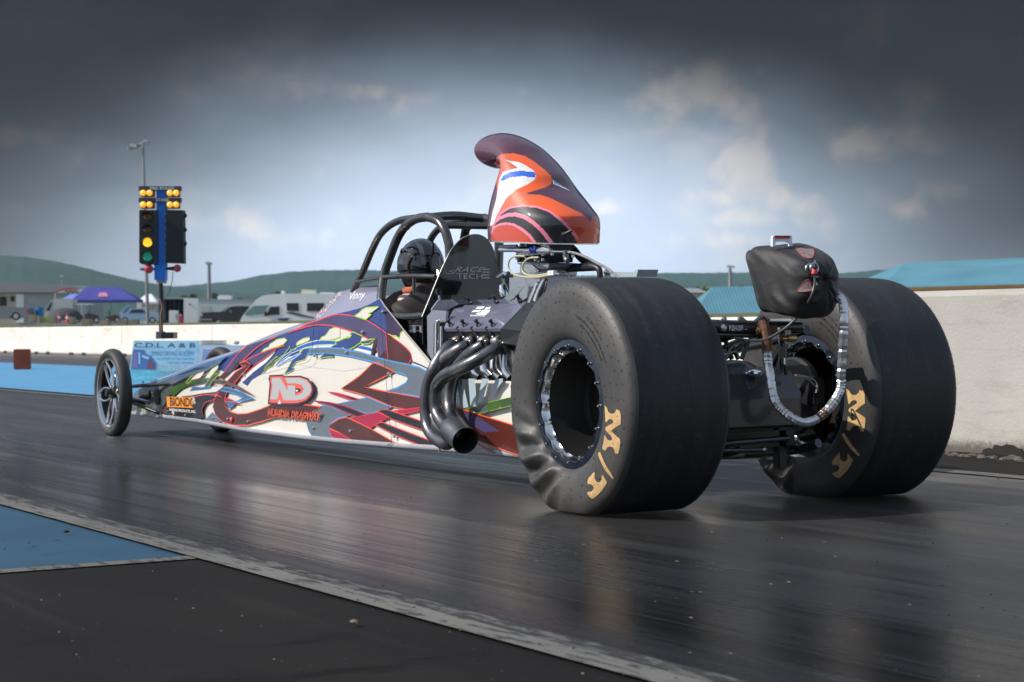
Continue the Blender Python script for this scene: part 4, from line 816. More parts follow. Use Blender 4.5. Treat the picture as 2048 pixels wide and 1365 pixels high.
mb.loft(rings, mat('belly_pan', (.03, .03, .03), .6)); mb.build('belly_pan', CAR)
DECK = paint('deck_sky_reflection', (.24, .23, .31), .25, var=.1, vscale=3)  # lavender sky reflection of the upward faces put into the base colour
mb = MB(); rings = []; X1 = TOP[-1][0]
for i in range(46):
    x = TOP[0][0] - .02 + (X1 - TOP[0][0] + .02) * i / 45; z = interp(TOP, x) - (.0 if i else .06); h = hw(x) + .003; hgt = .026 + .02 * i / 45
    rings.append([Vector((x, -h * cos(pi * j / 14) * 1.0, z - .004 + hgt * sin(pi * j / 14) ** .6)) for j in range(15)] + [Vector((x, h - .01, z - .02)), Vector((x, -h + .01, z - .02))])
mb.loft(rings, DECK); 
zb = interp(BOT, TOP[0][0]); xx = TOP[0][0]
mb.loft([[Vector((xx + .02, -hw(xx), z)), Vector((xx - .05, -hw(xx) * .6, z)), Vector((xx - .075, 0, z)), Vector((xx - .05, hw(xx) * .6, z)), Vector((xx + .02, hw(xx), z))] for z in (zb + .005, TOP[0][1] * .6 + zb * .4, TOP[0][1])], PDG, False, False)
mb.build('nose_deck', CAR, ang=50)
# --- cockpit cowl, windscreen
def mir(p): return Vector((p.x, -p.y, p.z))
lowc = [atside(*q) for q in cowl_edge]; upp = [aty(*q, -.155) for q in Z('c', [(190, 440), (300, 320), (420, 200), (540, 102), (720, 48), (900, 20), (1105, -2)])]
GLS = mat('clear_polycarbonate', (.8, .82, .84), .03, trans=.9, alpha=.35, spec=.6)
for s in (1, -1):
    mb = MB(); A = [p if s > 0 else mir(p) for p in lowc]; B = [p if s > 0 else mir(p) for p in upp]
    T = Vector((0, .006 * s, -.004)); n = len(A); rows = []
    for u in (0, .25, .5, .75, 1): rows.append([A[i].lerp(B[i], u) + Vector((0, -s * .012 * sin(pi * u), 0)) for i in range(n)])
    mb.loft(rows, DECK, False, False); mb.loft([[p + T for p in r] for r in rows], mat('inner_black', (.012, .012, .012), .6), False, False)
    c = mb.build('cockpit_cowl', CAR, ang=50)
    if s > 0:
        q = [Z('c', [k])[0] for k in ((672, 245), (880, 215), (905, 85), (700, 95))]; pl = lambda p: aty(p[0], p[1], -.215) 
        def oncowl(px, py):
            v = ray(px, py); bvh = BVH_C; hit = bvh.ray_cast(CAM, v.normalized()); return (hit[0] + hit[1] * -.002 * (1 if hit[1].dot(v) > 0 else -1)) if hit[0] else CAM + v * 9.4
        me_ = c.data; BVH_C = BVHTree.FromPolygons([c.matrix_world @ v.co for v in me_.vertices] if False else [v.co.copy() for v in me_.vertices], [tuple(p.vertices) for p in me_.polygons])
        mb = MB(); uv, fs = text2d('Vinny', .012, .35); P = []
        for u, v in uv:
            a_ = (q[0][0] * (1 - u) + q[1][0] * u) * (1 - v) + (q[3][0] * (1 - u) + q[2][0] * u) * v; b_ = (q[0][1] * (1 - u) + q[1][1] * u) * (1 - v) + (q[3][1] * (1 - u) + q[2][1] * u) * v; P.append(oncowl(a_, b_))
        mb.add(P, fs, PW); k0_ = mb.build('name_lettering', c, False, fixn=False); mb = MB(); random.seed(4)
        for i in range(150):      # flecked border along the windscreen seam
            u = random.random(); v = random.random(); a_ = 205 + 330 * u + 60 * v; b_ = 445 - 345 * u + 10 * v * (1 - u) + random.uniform(-4, 4); x, y = Z('c', [(a_, b_)])[0]; p = oncowl(x, y); e = random.uniform(.0015, .004)
            mb.add([p + Vector((-e, 0, -e)), p + Vector((e, 0, -e)), p + Vector((e, 0, e)), p + Vector((-e, 0, e))], [(0, 1, 2, 3)], random.choice((PW, PW, PPK, PV)))
        k_ = mb.build('flecked_border', c, False, fixn=False)
mb = MB(); rows = []
for i in range(3): rows.append([upp[i].lerp(mir(upp[i]), j / 10) + Vector((0, 0, .05 * sin(pi * j / 10))) for j in range(11)])
mb.loft(rows, GLS, False, False); mb.build('windscreen', CAR)
# bulkheads & floor inside the cockpit so that the hull is not hollow
mb = MB(); IB = mat('inner_black', (.012, .012, .012), .6)
mb.box((-2.9, 0, .16), (1.2, .44, .02), IB); mb.box((-1.98, 0, .36), (.03, .50, .44), IB); mb.box((-3.25, 0, .40), (.02, .44, .46), IB); mb.build('cockpit_tub', CAR)
mb = MB(); mb.tube([(-3.05, 0, .62), (-2.92, 0, .66), (-2.86, 0, .67)], .012, IB, 8, 2); t_ = [Vector((-2.84 - .03 * cos(a), .13 * sin(a), .67 + .09 * cos(a))) for a in [2 * pi * i / 24 for i in range(25)]]; mb.tube(t_, .011, IB, 8, 1); mb.build('steering_wheel', CAR)

# ------------------------------------------------------------------ roll cage
M_tube = mat('cage_steel', (.13, .126, .12), .28, .9, var=.2, vscale=6, rvar=.08)
A_px = [(762, 600), (764, 575), (769, 547), (781, 512), (795, 477), (811, 453), (832, 438.5), (856, 434.5)]
C_px = [(856, 434.5), (877, 443), (889, 460), (895, 477), (899, 500), (901, 560), (902, 640)]
B_px = [(706, 585), (711, 573), (727, 541), (743, 503), (759, 472), (779, 452), (802, 441), (828, 437)]
yA = [-.235, -.225, -.21, -.195, -.18, -.165, -.155, -.15]; yC = [-.15, -.145, -.14, -.135, -.13, -.125, -.12]; yB = [-.17, -.165, -.155, -.15, -.145, -.142, -.14, -.14]
TA = [aty(*p, y) for p, y in zip(A_px, yA)]; TC = [aty(*p, y) for p, y in zip(C_px, yC)]; TB = [aty(*p, y) for p, y in zip(B_px, yB)]
for s in (1, -1):
    f = (lambda p: p) if s > 0 else mir
    for nm, T, r in (('hoop_front_leg', TA, .0215), ('hoop_rear_leg', TC, .0215), ('hoop_brace', TB, .0175)):
        mb = MB(); mb.tube([f(p) for p in T], r, M_tube, 16, 6)
        if nm != 'hoop_brace':
            for q in (2, 5): mb.tube([f(T[q] * 1.0).lerp(f(T[q + 1]), .0), f(T[q]).lerp(f(T[q + 1]), .06)], r + .0015, M_tube, 16, 1)
        mb.build(nm, CAR)
    mb = MB(); y0 = -.215
    H = [aty(*p, y) for p, y in (((714, 565), -.17), ((745, 559), -.205), ((775, 554.5), -.22), ((820, 552.5), -.22), ((872, 553.5), -.20))]
    mb.tube([f(p) for p in H], .0115, M_tube, 12, 5); mb.tube([f(aty(828, 556, -.22)), f(aty(828, 586, -.22))], .0085, M_tube, 10, 1); mb.build('helmet_bar', CAR)
    mb = MB(); mb.tube([f(aty(*p, -.235)) for p in ((782, 632), (815, 634), (850, 631))], .017, M_tube, 12, 3); mb.build('shoulder_bar', CAR)
mb = MB(); mb.tube([TC[0] + Vector((0, 0, -.003)), Vector((TC[0].x - .02, 0, TC[0].z + .01)), mir(TC[0]) + Vector((0, 0, -.003))], .021, M_tube, 14, 6)
mb.tube([TC[1] + Vector((.03, 0, -.02)), mir(TC[1]) + Vector((.03, 0, -.02))], .016, M_tube, 12, 1); mb.build('hoop_crossbar', CAR)
# --- head shield: tinted arched plate behind the driver
XS = -1.955
sh = [(844, 634), (858, 600), (874, 560), (889, 526), (903, 499), (920, 480), (938, 471), (958, 470), (975, 480), (986, 500), (995, 535), (1001, 565), (1005, 598)]
SP = [atx(*p, XS) for p in sh]; SM = catmull(SP, 5)
M_tint = mat('tinted_shield', (.012, .012, .013), .08, coat=1, alpha=.90)
mb = MB(); mb.prism(SM + [Vector((XS, SP[-1].y, .60)), Vector((XS, SP[0].y, .60))], (.006, 0, 0), M_tint)
sh_o = mb.build('head_shield', CAR, False)
mb = MB(); mb.tube(SM, .0021, mat('clear_edge', (.40, .41, .41), .3, spec=.6), 8, 1); mb.build('shield_edge', sh_o).matrix_parent_inverse = Matrix.Identity(4)
mb = MB(); LT = mat('shield_letters', (.55, .55, .56), .3)
def onx(k, q, e=.010): return [atx(*p, XS + e) for p in Z(k, q)]
put_text(mb, 'RACE', onx('z4', [(975, 615), (1225, 615), (1235, 575), (990, 570)]), LT, .0, shear=.3)
put_text(mb, 'TECH', onx('z4', [(995, 672), (1215, 675), (1215, 632), (995, 628)]), LT, .0)
for j in range(4): q = onx('z4', [(1215, 590 + j * 24 + 8), (1275, 590 + j * 24 + 8), (1275, 580 + j * 24 + 8), (1222, 580 + j * 24 + 8)]); mb.add(q, [(0, 1, 2, 3)], LT)
mb.tube(onx('z4', [(895, 615), (920, 632), (975, 628), (950, 615), (930, 610), (975, 600)]), .0012, LT, 6, 4)
mb.build('shield_lettering', sh_o, False, fixn=False).matrix_parent_inverse = Matrix.Identity(4)
# ------------------------------------------------------------------ rear slicks
ZC0, ZC1, RB, RT = .400, .419, .226, .432
PROF = [(.226, .040), (.232, .026), (.242, .016), (.256, .008), (.275, .003), (.300, .0), (.325, .0), (.350, .002), (.372, .005), (.390, .010), (.404, .016), (.414, .023), (.421, .031), (.426, .041), (.429, .055), (.4310, .075), (.432, .11), (.432, .16), (.4322, .205)]
WID = .452
def prof_y(r): return interp(PROF, r)
def fold(x, z, s):
    """launch wrinkles of the soft sidewall"""
    r = sqrt(x * x + (z - .41) ** 2); th = math.degrees(atan2(z - .41, x))
    if th > 0: th -= 360
    win = exp(-((th + 130) / 34) ** 4); rad = max(0, sin(pi * min(1, max(0, (r - .238) / .185))))
    ph = radians(th) * 19 + (r - .24) * 42 + 1.2 * noise.noise((th * .02, r * 9, 1)); w_ = sin(ph); w_ = w_ * abs(w_) ** .2
    w2 = .0035 * sin(radians(th) * 9 + r * 20) * exp(-((th + 75) / 20) ** 2) * rad
    return -.0190 * win * rad * w_ * (1 + .4 * noise.noise((th * .05, r * 12, 7))) + w2 + .0012 * noise.noise((x * 9, z * 9, 3)) * rad
def reff(x, z):
    r = sqrt(x * x + (z - .41) ** 2)
    for _ in range(3): zc = ZC0 + (ZC1 - ZC0) * min(1, max(0, (r - RB) / (RT - RB))); r = sqrt(x * x + (z - zc) ** 2)
    return min(r, .4300)
def wall_y(x, z, y0, sgn): return y0 + sgn * (prof_y(reff(x, z)) + fold(x, z, sgn) - .010 * exp(-((z - .06) / .06) ** 2) * exp(-(x / .2) ** 2))
def tyre_mat():
    m, t, p = nodes_mat('slick_sidewall'); a = noise_n(t, 5, (1, 1, 1), 6, .6); b = noise_n(t, 26, (1, 1, 1), 6, .7, (2, 2, 2)); g = noise_n(t, 240, (1, 1, 1), 2, .6)
    c = mixc(t, mrange(t, a, .3, .7, 0, 1), (.030, .029, .028), (.054, .051, .048)); c = mixc(t, mrange(t, b, .56, .74, 0, .7), c, (.028, .027, .027)); t.links.new(c, p.inputs['Base Color'])
    p.inputs['Roughness'].default_value = .52; bump_n(t, p, g, .15, .001); return m
M_sw = tyre_mat()
def tread_mat():
    m, t, p = nodes_mat('slick_tread'); a = noise_n(t, 3, (1, 6, 1), 6, .6); b = noise_n(t, 40, (1, .6, 1), 5, .7); c = mixc(t, mrange(t, a, .3, .7, 0, 1), (.0085, .0082, .0085), (.018, .0175, .0175)); c = mixc(t, mrange(t, b, .54, .76, 0, .7), c, (.050, .048, .046)); d_ = noise_n(t, 2.2, (1, 9, 1), 7, .7, (5, 5, 5)); c = mixc(t, mrange(t, d_, .54, .72, 0, .55), c, (.060, .055, .050))
    t.links.new(c, p.inputs['Base Color']); p.inputs['Roughness'].default_value = .62; bump_n(t, p, b, .3, .0015); return m
M_tr = tread_mat(); M_gold = mat('gold_letter_paint', (.52, .335, .15), .6, var=.22, vscale=40)
M_nub = mat('mould_nub', (.012, .012, .012), .8)
M_ring = mat('blue_black_anodised', (.010, .018, .032), .28, .6, coat=.5); M_alu = mat('machined_aluminium', (.70, .69, .66), .22, 1, bump=.15, bscale=30); M_bolt = mat('bolt_steel', (.42, .42, .42), .25, 1); M_barrel = mat('wheel_black', (.006, .006, .006), .5)
# traced gold letters of the near tyre
L_M = [(628, 630), (645, 650), (652, 676), (668, 692), (690, 694), (706, 682), (714, 660), (740, 672), (747, 700), (747, 772), (735, 778), (700, 800), (674, 820), (700, 845), (742, 880), (744, 905), (736, 960), (727, 991), (703, 985), (700, 960), (690, 943), (670, 935), (650, 940), (640, 955), (632, 968), (610, 952), (614, 925), (620, 900), (625, 855), (632, 853), (640, 870), (650, 885), (668, 893), (682, 885), (682, 868), (672, 855), (655, 838), (635, 815), (632, 802), (640, 790), (665, 775), (690, 762), (692, 745), (680, 735), (665, 733), (652, 740), (642, 758), (634, 753), (632, 710)]
L_S = [(577, 985), (594, 974), (612, 1020), (640, 1080), (670, 1125), (706, 1166), (690, 1177), (660, 1145), (625, 1100), (600, 1050)]
L_T = [(550, 1122), (556, 1135), (552, 1165), (562, 1190), (577, 1200), (595, 1197), (607, 1180), (605, 1150), (615, 1148), (645, 1197), (635, 1220), (610, 1258), (575, 1295), (540, 1322), (520, 1312), (497, 1282), (505, 1268), (525, 1270), (540, 1260), (547, 1240), (538, 1222), (520, 1213), (505, 1215), (500, 1195), (508, 1170), (530, 1145)]
def bbox_map(pts, dst):
    x0, x1 = min(p[0] for p in pts), max(p[0] for p in pts); y0, y1 = min(p[1] for p in pts), max(p[1] for p in pts); a, b, c, d = dst
    return [(a + (x - x0) / (x1 - x0) * (c - a), b + (y - y0) / (y1 - y0) * (d - b)) for x, y in pts]
def fine_tri(P, h):
    """triangulate a 2D outline and split until edges are shorter than h"""
    Q = []
    for i, p in enumerate(P):
        q = P[(i + 1) % len(P)]; k = max(1, int((q - p).length / h)); Q += [p.lerp(q, j / k) for j in range(k)]
    bm = bmesh.new(); vs = [bm.verts.new((p.x, p.y, 0)) for p in Q]; 
    tr = tessellate_polygon([[Vector((p.x, p.y, 0)) for p in Q]])
    for t in tr:
        try: bm.faces.new([vs[k] for k in t])
        except ValueError: pass
    for _ in range(5):
        es = [e for e in bm.edges if e.calc_length() > h * 1.6]
        if not es: break
        bmesh.ops.subdivide_edges(bm, edges=es, cuts=1); bmesh.ops.triangulate(bm, faces=bm.faces[:])
    bm.verts.index_update(); V = [Vector((v.co.x, v.co.y)) for v in bm.verts]; Fs = [[v.index for v in f.verts] for f in bm.faces]; bm.free(); return V, Fs
def onwall(px, py, y0, sgn):
    y = y0
    for _ in range(6): p = aty(px, py, y); y = wall_y(p.x, p.z, y0, sgn)
    return Vector((p.x, p.z))
def rear_wheel(side):
    """side -1 near (left), +1 far (right); camera sees the outer face of the near one and the inner face of the far one"""
    WW = .452 if side < 0 else .432; t = MB(); yo = .735 * side if side < 0 else .757; ins = -side; seg = 420; rings = []; PP_ = PROF + [(r, WW - y) for r, y in PROF[::-1][1:]]
    for (r, u) in PP_:
        row = []; zc = ZC0 + (ZC1 - ZC0) * (r - RB) / (RT - RB); left = u < WW / 2
        for j in range(seg):
            a = 2 * pi * j / seg; x, z = r * cos(a), zc + r * sin(a); y = yo + ins * u
            if r < .42: y = wall_y(x, z, yo, ins) if left else wall_y(x, z, yo + ins * WW, -ins)
            if z < .002: z = .002
            row.append(Vector((x, y, z)))
        rings.append(row)
    # denser sidewall for the folds
    def dense(a, b):
        out = []
        for (r0, u0), (r1, u1) in zip(a, a[1:]): out += [(r0 + (r1 - r0) * k / 3, u0 + (u1 - u0) * k / 3) for k in range(3)]
        return out + [a[-1]]
    rings = []; PD = dense(PP_, 0)
    for (r, u) in PD:
        row = []; zc = ZC0 + (ZC1 - ZC0) * (r - RB) / (RT - RB); left = u < WW / 2
        for j in range(seg):
            a = 2 * pi * j / seg; x, z = r * cos(a), zc + r * sin(a); y = yo + ins * u
            if r < .4205: y = wall_y(x, z, yo, ins) if left else wall_y(x, z, yo + ins * WW, -ins)
            row.append(Vector((x, y, max(z, .0175 + 0 * r))))
        rings.append(row)
    iA = next(i for i, (r, u) in enumerate(PD) if r >= .425); iB = len(PD) - 1 - iA
    wname = thing_part('rear_wheel'); 
    mb = MB(); mb.loft(rings[:iA + 1], M_sw, False); mb.loft(rings[iA:iB + 1], M_tr, False); mb.loft(rings[iB:], M_sw, False)
    # moulding nubs along the shoulder and wall
    random.seed(5 + side)
    for face, sg in ((yo, ins), (yo + ins * WW, -ins)):
        for r_, cnt in ((.412, 58), (.385, 50), (.352, 44), (.318, 36), (.272, 30)):
            for k in range(cnt):
                a = 2 * pi * (k + random.random() * .35) / cnt; x, z = r_ * cos(a), .41 + r_ * sin(a)
                if z < .05: continue
                y = wall_y(x, z, face, sg); L = random.uniform(.004, .011); tw = random.uniform(-1, 1)
                mb.tube([(x, y, z), (x + L * .5 * sin(tw), y - sg * L * .22, z + L * .5), (x + L * sin(tw), y - sg * L * .25, z + L * .8)], .0008, M_nub, 4, 1)
    ty = mb.build('tyre', CAR, ang=50); 
    # letters
    view_face, vs = (yo, ins) if side < 0 else (yo + ins * WW, -ins)
    D = [Z('w', q) for q in (L_M, L_S, L_T)]
    mb = MB()
    for q in D:
        P = [onwall(x, y, -.735, 1) for x, y in q]
        if side > 0: ca_, sa_ = cos(radians(6)), sin(radians(6)); P = [Vector((p.x * ca_ - (p.y - .41) * sa_, .41 + p.x * sa_ + (p.y - .41) * ca_)) for p in P]
        V, Fs = fine_tri(P, .006)
        mb.add([Vector((v.x, wall_y(v.x, v.y, view_face, vs) - vs * .0016, v.y)) for v in V], Fs, M_gold)
    mb.build('gold_lettering', ty, True, 80, fixn=False)
    # small moulded writing, arced along the upper sidewall
    mb = MB(); 
    for r_, st, a0, a1 in ((.335, '33.0/16.0-16', 62, 40), (.312, 'FOR DRAG RACING USE ONLY', 72, 26), (.292, 'NOT FOR HIGHWAY USE', 66, 30)):
        uv, fs = text2d(st, .004)
        P = []
        for u, v in uv:
            a = radians(a0 + (a1 - a0) * u); rr_ = r_ + .010 * v; sx = 1 if side < 0 else 1; x, z = rr_ * cos(a) * sx, .41 + rr_ * sin(a); P.append(Vector((x, wall_y(x, z, view_face, vs) - vs * .0012, z)))
        mb.add(P, fs, M_nub)
    mb.build('moulded_lettering', ty, False, fixn=False)
    # wheel: bead ring, scalloped liner, barrel, bolts
    c0 = Vector((0, 0, ZC0)); 
    for fy, sg, near in ((yo, ins, True), (yo + ins * WW, -ins, False)):
        mb = MB(); n = 256; sc = [.1935 + .0115 * abs(sin(8 * 2 * pi * j / n / 1.0 + 0)) for j in range(n)]
        def ring(rf, u): return [Vector((rf(j) * cos(2 * pi * j / n), fy + sg * u, ZC0 + rf(j) * sin(2 * pi * j / n))) for j in range(n)]
        mb.loft([ring(lambda j: .234, .045), ring(lambda j: .234, .030), ring(lambda j: .231, .026), ring(lambda j: sc[j] + .004, .022), ring(lambda j: sc[j], .026), ring(lambda j: sc[j], .040)], M_ring, False)
        nm = mb.build('bead_ring', CAR, ang=30) 
        nm['label'] = 'blue black bead lock ring with bolts'
        mb = MB()
        mb.loft([ring(lambda j: sc[j] - .0015, .030), ring(lambda j: sc[j] - .003, .027), ring(lambda j: sc[j] - .005, .031), ring(lambda j: sc[j] - .006, .036), ring(lambda j: sc[j] - .010, .043), ring(lambda j: sc[j] - .0135, .050), ring(lambda j: .184 + .2 * (sc[j] - .1935), .053)], M_alu, False)
        mb.build('scalloped_liner', nm, ang=60)
        for k in range(16):
            mb = MB(); a = 2 * pi * k / 16; b = Vector((.2075 * cos(a), fy + sg * .018, ZC0 + .2075 * sin(a))); mb.lathe(b + Vector((0, sg * .008, 0)), (0, -sg, 0), [(.0068, 0), (.0068, .002), (.0045, .003), (.0048, .010), (.004, .013), (.0005, .014)], M_bolt, 8); mb.build('bolt', nm)
        mb = MB(); mb.lathe(c0 + Vector((0, fy, 0)), (0, sg, 0), [(.1845, .052), (.182, .058), (.172, .19), (.160, .2085), (.0, .2085)] if near else [(.1845, .052), (.180, .10), (.172, .14)], M_barrel, 64); mb.build('wheel_barrel', nm)
        if near and side < 0:
            mb = MB(); fc = fy + sg * .205
            for k in range(5): a = 2 * pi * k / 5 + .3; mb.lathe((.055 * cos(a), fc, ZC0 + .055 * sin(a)), (0, -sg, 0), [(.011, 0), (.010, .012), (.001, .014)], M_ring, 10)
            mb.lathe((0, fc, ZC0), (0, -sg, 0), [(.045, 0), (.040, .03), (.030, .035), (.001, .036)], M_barrel, 24); mb.build('wheel_centre', nm)
            mb = MB(); Dk = mat('faint_grey_lettering', (.05, .05, .052), .5); W_ = lambda k, q: [aty(*p, fy + sg * .19) for p in Z(k, q)]
            q = [aty(*p, fc - .002) for p in Z('w', [(420, 450), (420, 640), (330, 640), (330, 450)])]; put_text(mb, 'WELD', [q[3], q[2], q[1], q[0]][0:4] if False else [q[3], q[2], q[1], q[0]], Dk, .02)
            q = [aty(*p, fc - .001) for p in Z('w', [(312, 412), (362, 420), (370, 362), (322, 368)])]; mb.add(q, [(0, 1, 2, 3)], mat('red_tag', (.22, .02, .02), .5))
            q = [aty(*p, fc - .003) for p in Z('w', [(320, 408), (352, 412), (358, 372), (326, 376)])]; put_text(mb, 'SFI', q, mat('tag_white', (.6, .6, .6), .5), .02)
            c = aty(*Z('w', [(411, 404)])[0], fc - .003); mb.lathe(c, (0, -1, 0), [(.011, 0), (.011, .002), (.0065, .0022), (.0065, 0)], mat('tag_white', (.6, .6, .6), .5), 12); mb.build('hub_markings', nm, False, fixn=False)
    return ty
def thing_part(n): return n
rear_wheel(-1); rear_wheel(1)

# ------------------------------------------------------------------ front wheels
M_ft = mat('front_tyre', (.030, .029, .028), .6, var=.2, vscale=20); M_fr = mat('front_rim', (.50, .51, .52), .20, .95); M_frd = mat('front_rim_black', (.010, .010, .010), .4)
FX = -6.12
def front_wheel(side):
    yo = .407 * side; ins = -side; c = Vector((FX, yo, .280)); ax = Vector((0, ins, 0)); sg = ins
    fp = [(.222, .016), (.228, .010), (.238, .004), (.250, .0), (.262, .004), (.272, .014), (.278, .028), (.280, .048)]; w = .086; fp = fp + [(r, w - u) for r, u in fp[::-1][1:]]
    mb = MB(); mb.lathe(c, ax, fp, M_ft, 96); ty = mb.build('front_tyre', CAR, ang=60)
    mb = MB(); random.seed(9)
    for k in range(90):
        a = 2 * pi * k / 90
        if 40 < (k * 4) % 360 < 120: continue
        mb.box(c + Vector((.242 * cos(a), sg * .0025, .242 * sin(a))), (.006 + random.random() * .005, .0012, .006), M_fr if random.random() < .6 else M_ft, ax=Matrix.Rotation(-a, 3, 'Y'))
    mb.build('sidewall_writing', ty, False)
    mb = MB(); mb.lathe(c, ax, [(.222, .014), (.218, .008), (.212, .010), (.208, .02), (.204, .03)], M_fr, 96); mb.lathe(c, ax, [(.204, .03), (.200, .06), (.203, .085), (.216, .088)], M_frd, 96)
    rim = mb.build('front_rim', CAR, ang=45)
    for k in range(5):      # forked spokes
        a = 2 * pi * k / 5 + radians(78); mb = MB()
        for d in (-1, 1):
            P = []
            for i in range(7):
                f = i / 6; r = .035 + .170 * f; b = a + d * (.16 + .36 * (f ** 1.6)); P.append(c + Vector((r * cos(b), sg * (.050 - .022 * f), r * sin(b))))
            mb.tube(P, [.010, .009, .008, .0075, .0075, .009, .011], M_fr, 8, 2)
        mb.build('spoke', rim)
    mb = MB(); mb.lathe(c, ax, [(.001, -.004), (.022, -.004), (.026, .002), (.028, .03), (.040, .035), (.045, .075), (.001, .08)], M_frd, 28); mb.build('hub', rim)
    # spindle, kingpin, arms to the nose
    mb = MB(); s = side; mb.tube([c + Vector((0, sg * .07, 0)), c + Vector((0, sg * .13, 0))], .018, M_frd, 12, 1)
    mb.tube([c + Vector((0, sg * .12, .05)), c + Vector((0, sg * .12, -.06))], .013, M_frd, 10, 1)
    mb.tube([c + Vector((0, sg * .12, .035)), (FX + .02, s * .13, .325)], .011, M_frd, 10, 1); mb.tube([c + Vector((0, sg * .12, .035)), (FX + .55, s * .150, .345)], .011, M_frd, 10, 1)
    mb.tube([c + Vector((0, sg * .12, -.045)), (FX + .34, s * .135, .135)], .011, M_frd, 10, 1); mb.tube([c + Vector((0, sg * .12, -.045)), (FX - .02, s * .125, .20)], .011, M_frd, 10, 1)
    mb.tube([(FX + .34, s * .137, .135), (FX + .60, s * .155, .28)], .009, M_frd, 8, 1); mb.build('control_arm', CAR)
    mb = MB(); mb.tube([c + Vector((.05, sg * .12, -.03)), (FX + .10, s * .125, .215)], .009, mat('tie_rod_alloy', (.5, .52, .55), .3, .8), 8, 1); mb.build('tie_rod', CAR)
    mb = MB(); mb.tube([(FX + .03, s * .18, .24), (FX + .12, s * .15, .27)], .026, M_frd, 10, 1); mb.build('steering_box', CAR); mb = MB(); mb.lathe((FX + .26, s * .15, .255), (0, s, 0), [(.001, .02), (.05, .02), (.055, .0), (.055, -.03)], M_frd, 18); mb.build('nose_pulley', CAR)
front_wheel(-1); front_wheel(1)

# ------------------------------------------------------------------ engine
M_cast = mat('cast_aluminium', (.42, .40, .37), .38, .85, bump=.35, bscale=22, var=.15, vscale=9); M_bright = mat('polished_aluminium', (.66, .66, .68), .18, 1, bump=.05); M_chr = mat('chrome', (.78, .80, .84), .06, 1)
M_eb = mat('engine_black', (.014, .014, .015), .4); M_vc = paint('valve_cover', (.17, .17, .24), .22, metal=.25); M_hdr = mat('header_coating', (.13, .128, .135), .34, .9, var=.25, vscale=7, rvar=.1, bump=.12, bscale=60)
M_ti = mat('brushed_alloy', (.46, .46, .50), .36, .9, bump=.12, bscale=30)
mb = MB(); mb.box((-1.47, 0, .44), (.62, .36, .36), M_eb, bev=.02); mb.box((-1.47, 0, .22), (.60, .30, .14), M_cast, bev=.03); mb.cyl((-1.80, -.05, .40), (-1.83, -.05, .40), .10, M_eb, 28); blk = mb.build('engine_block', CAR)
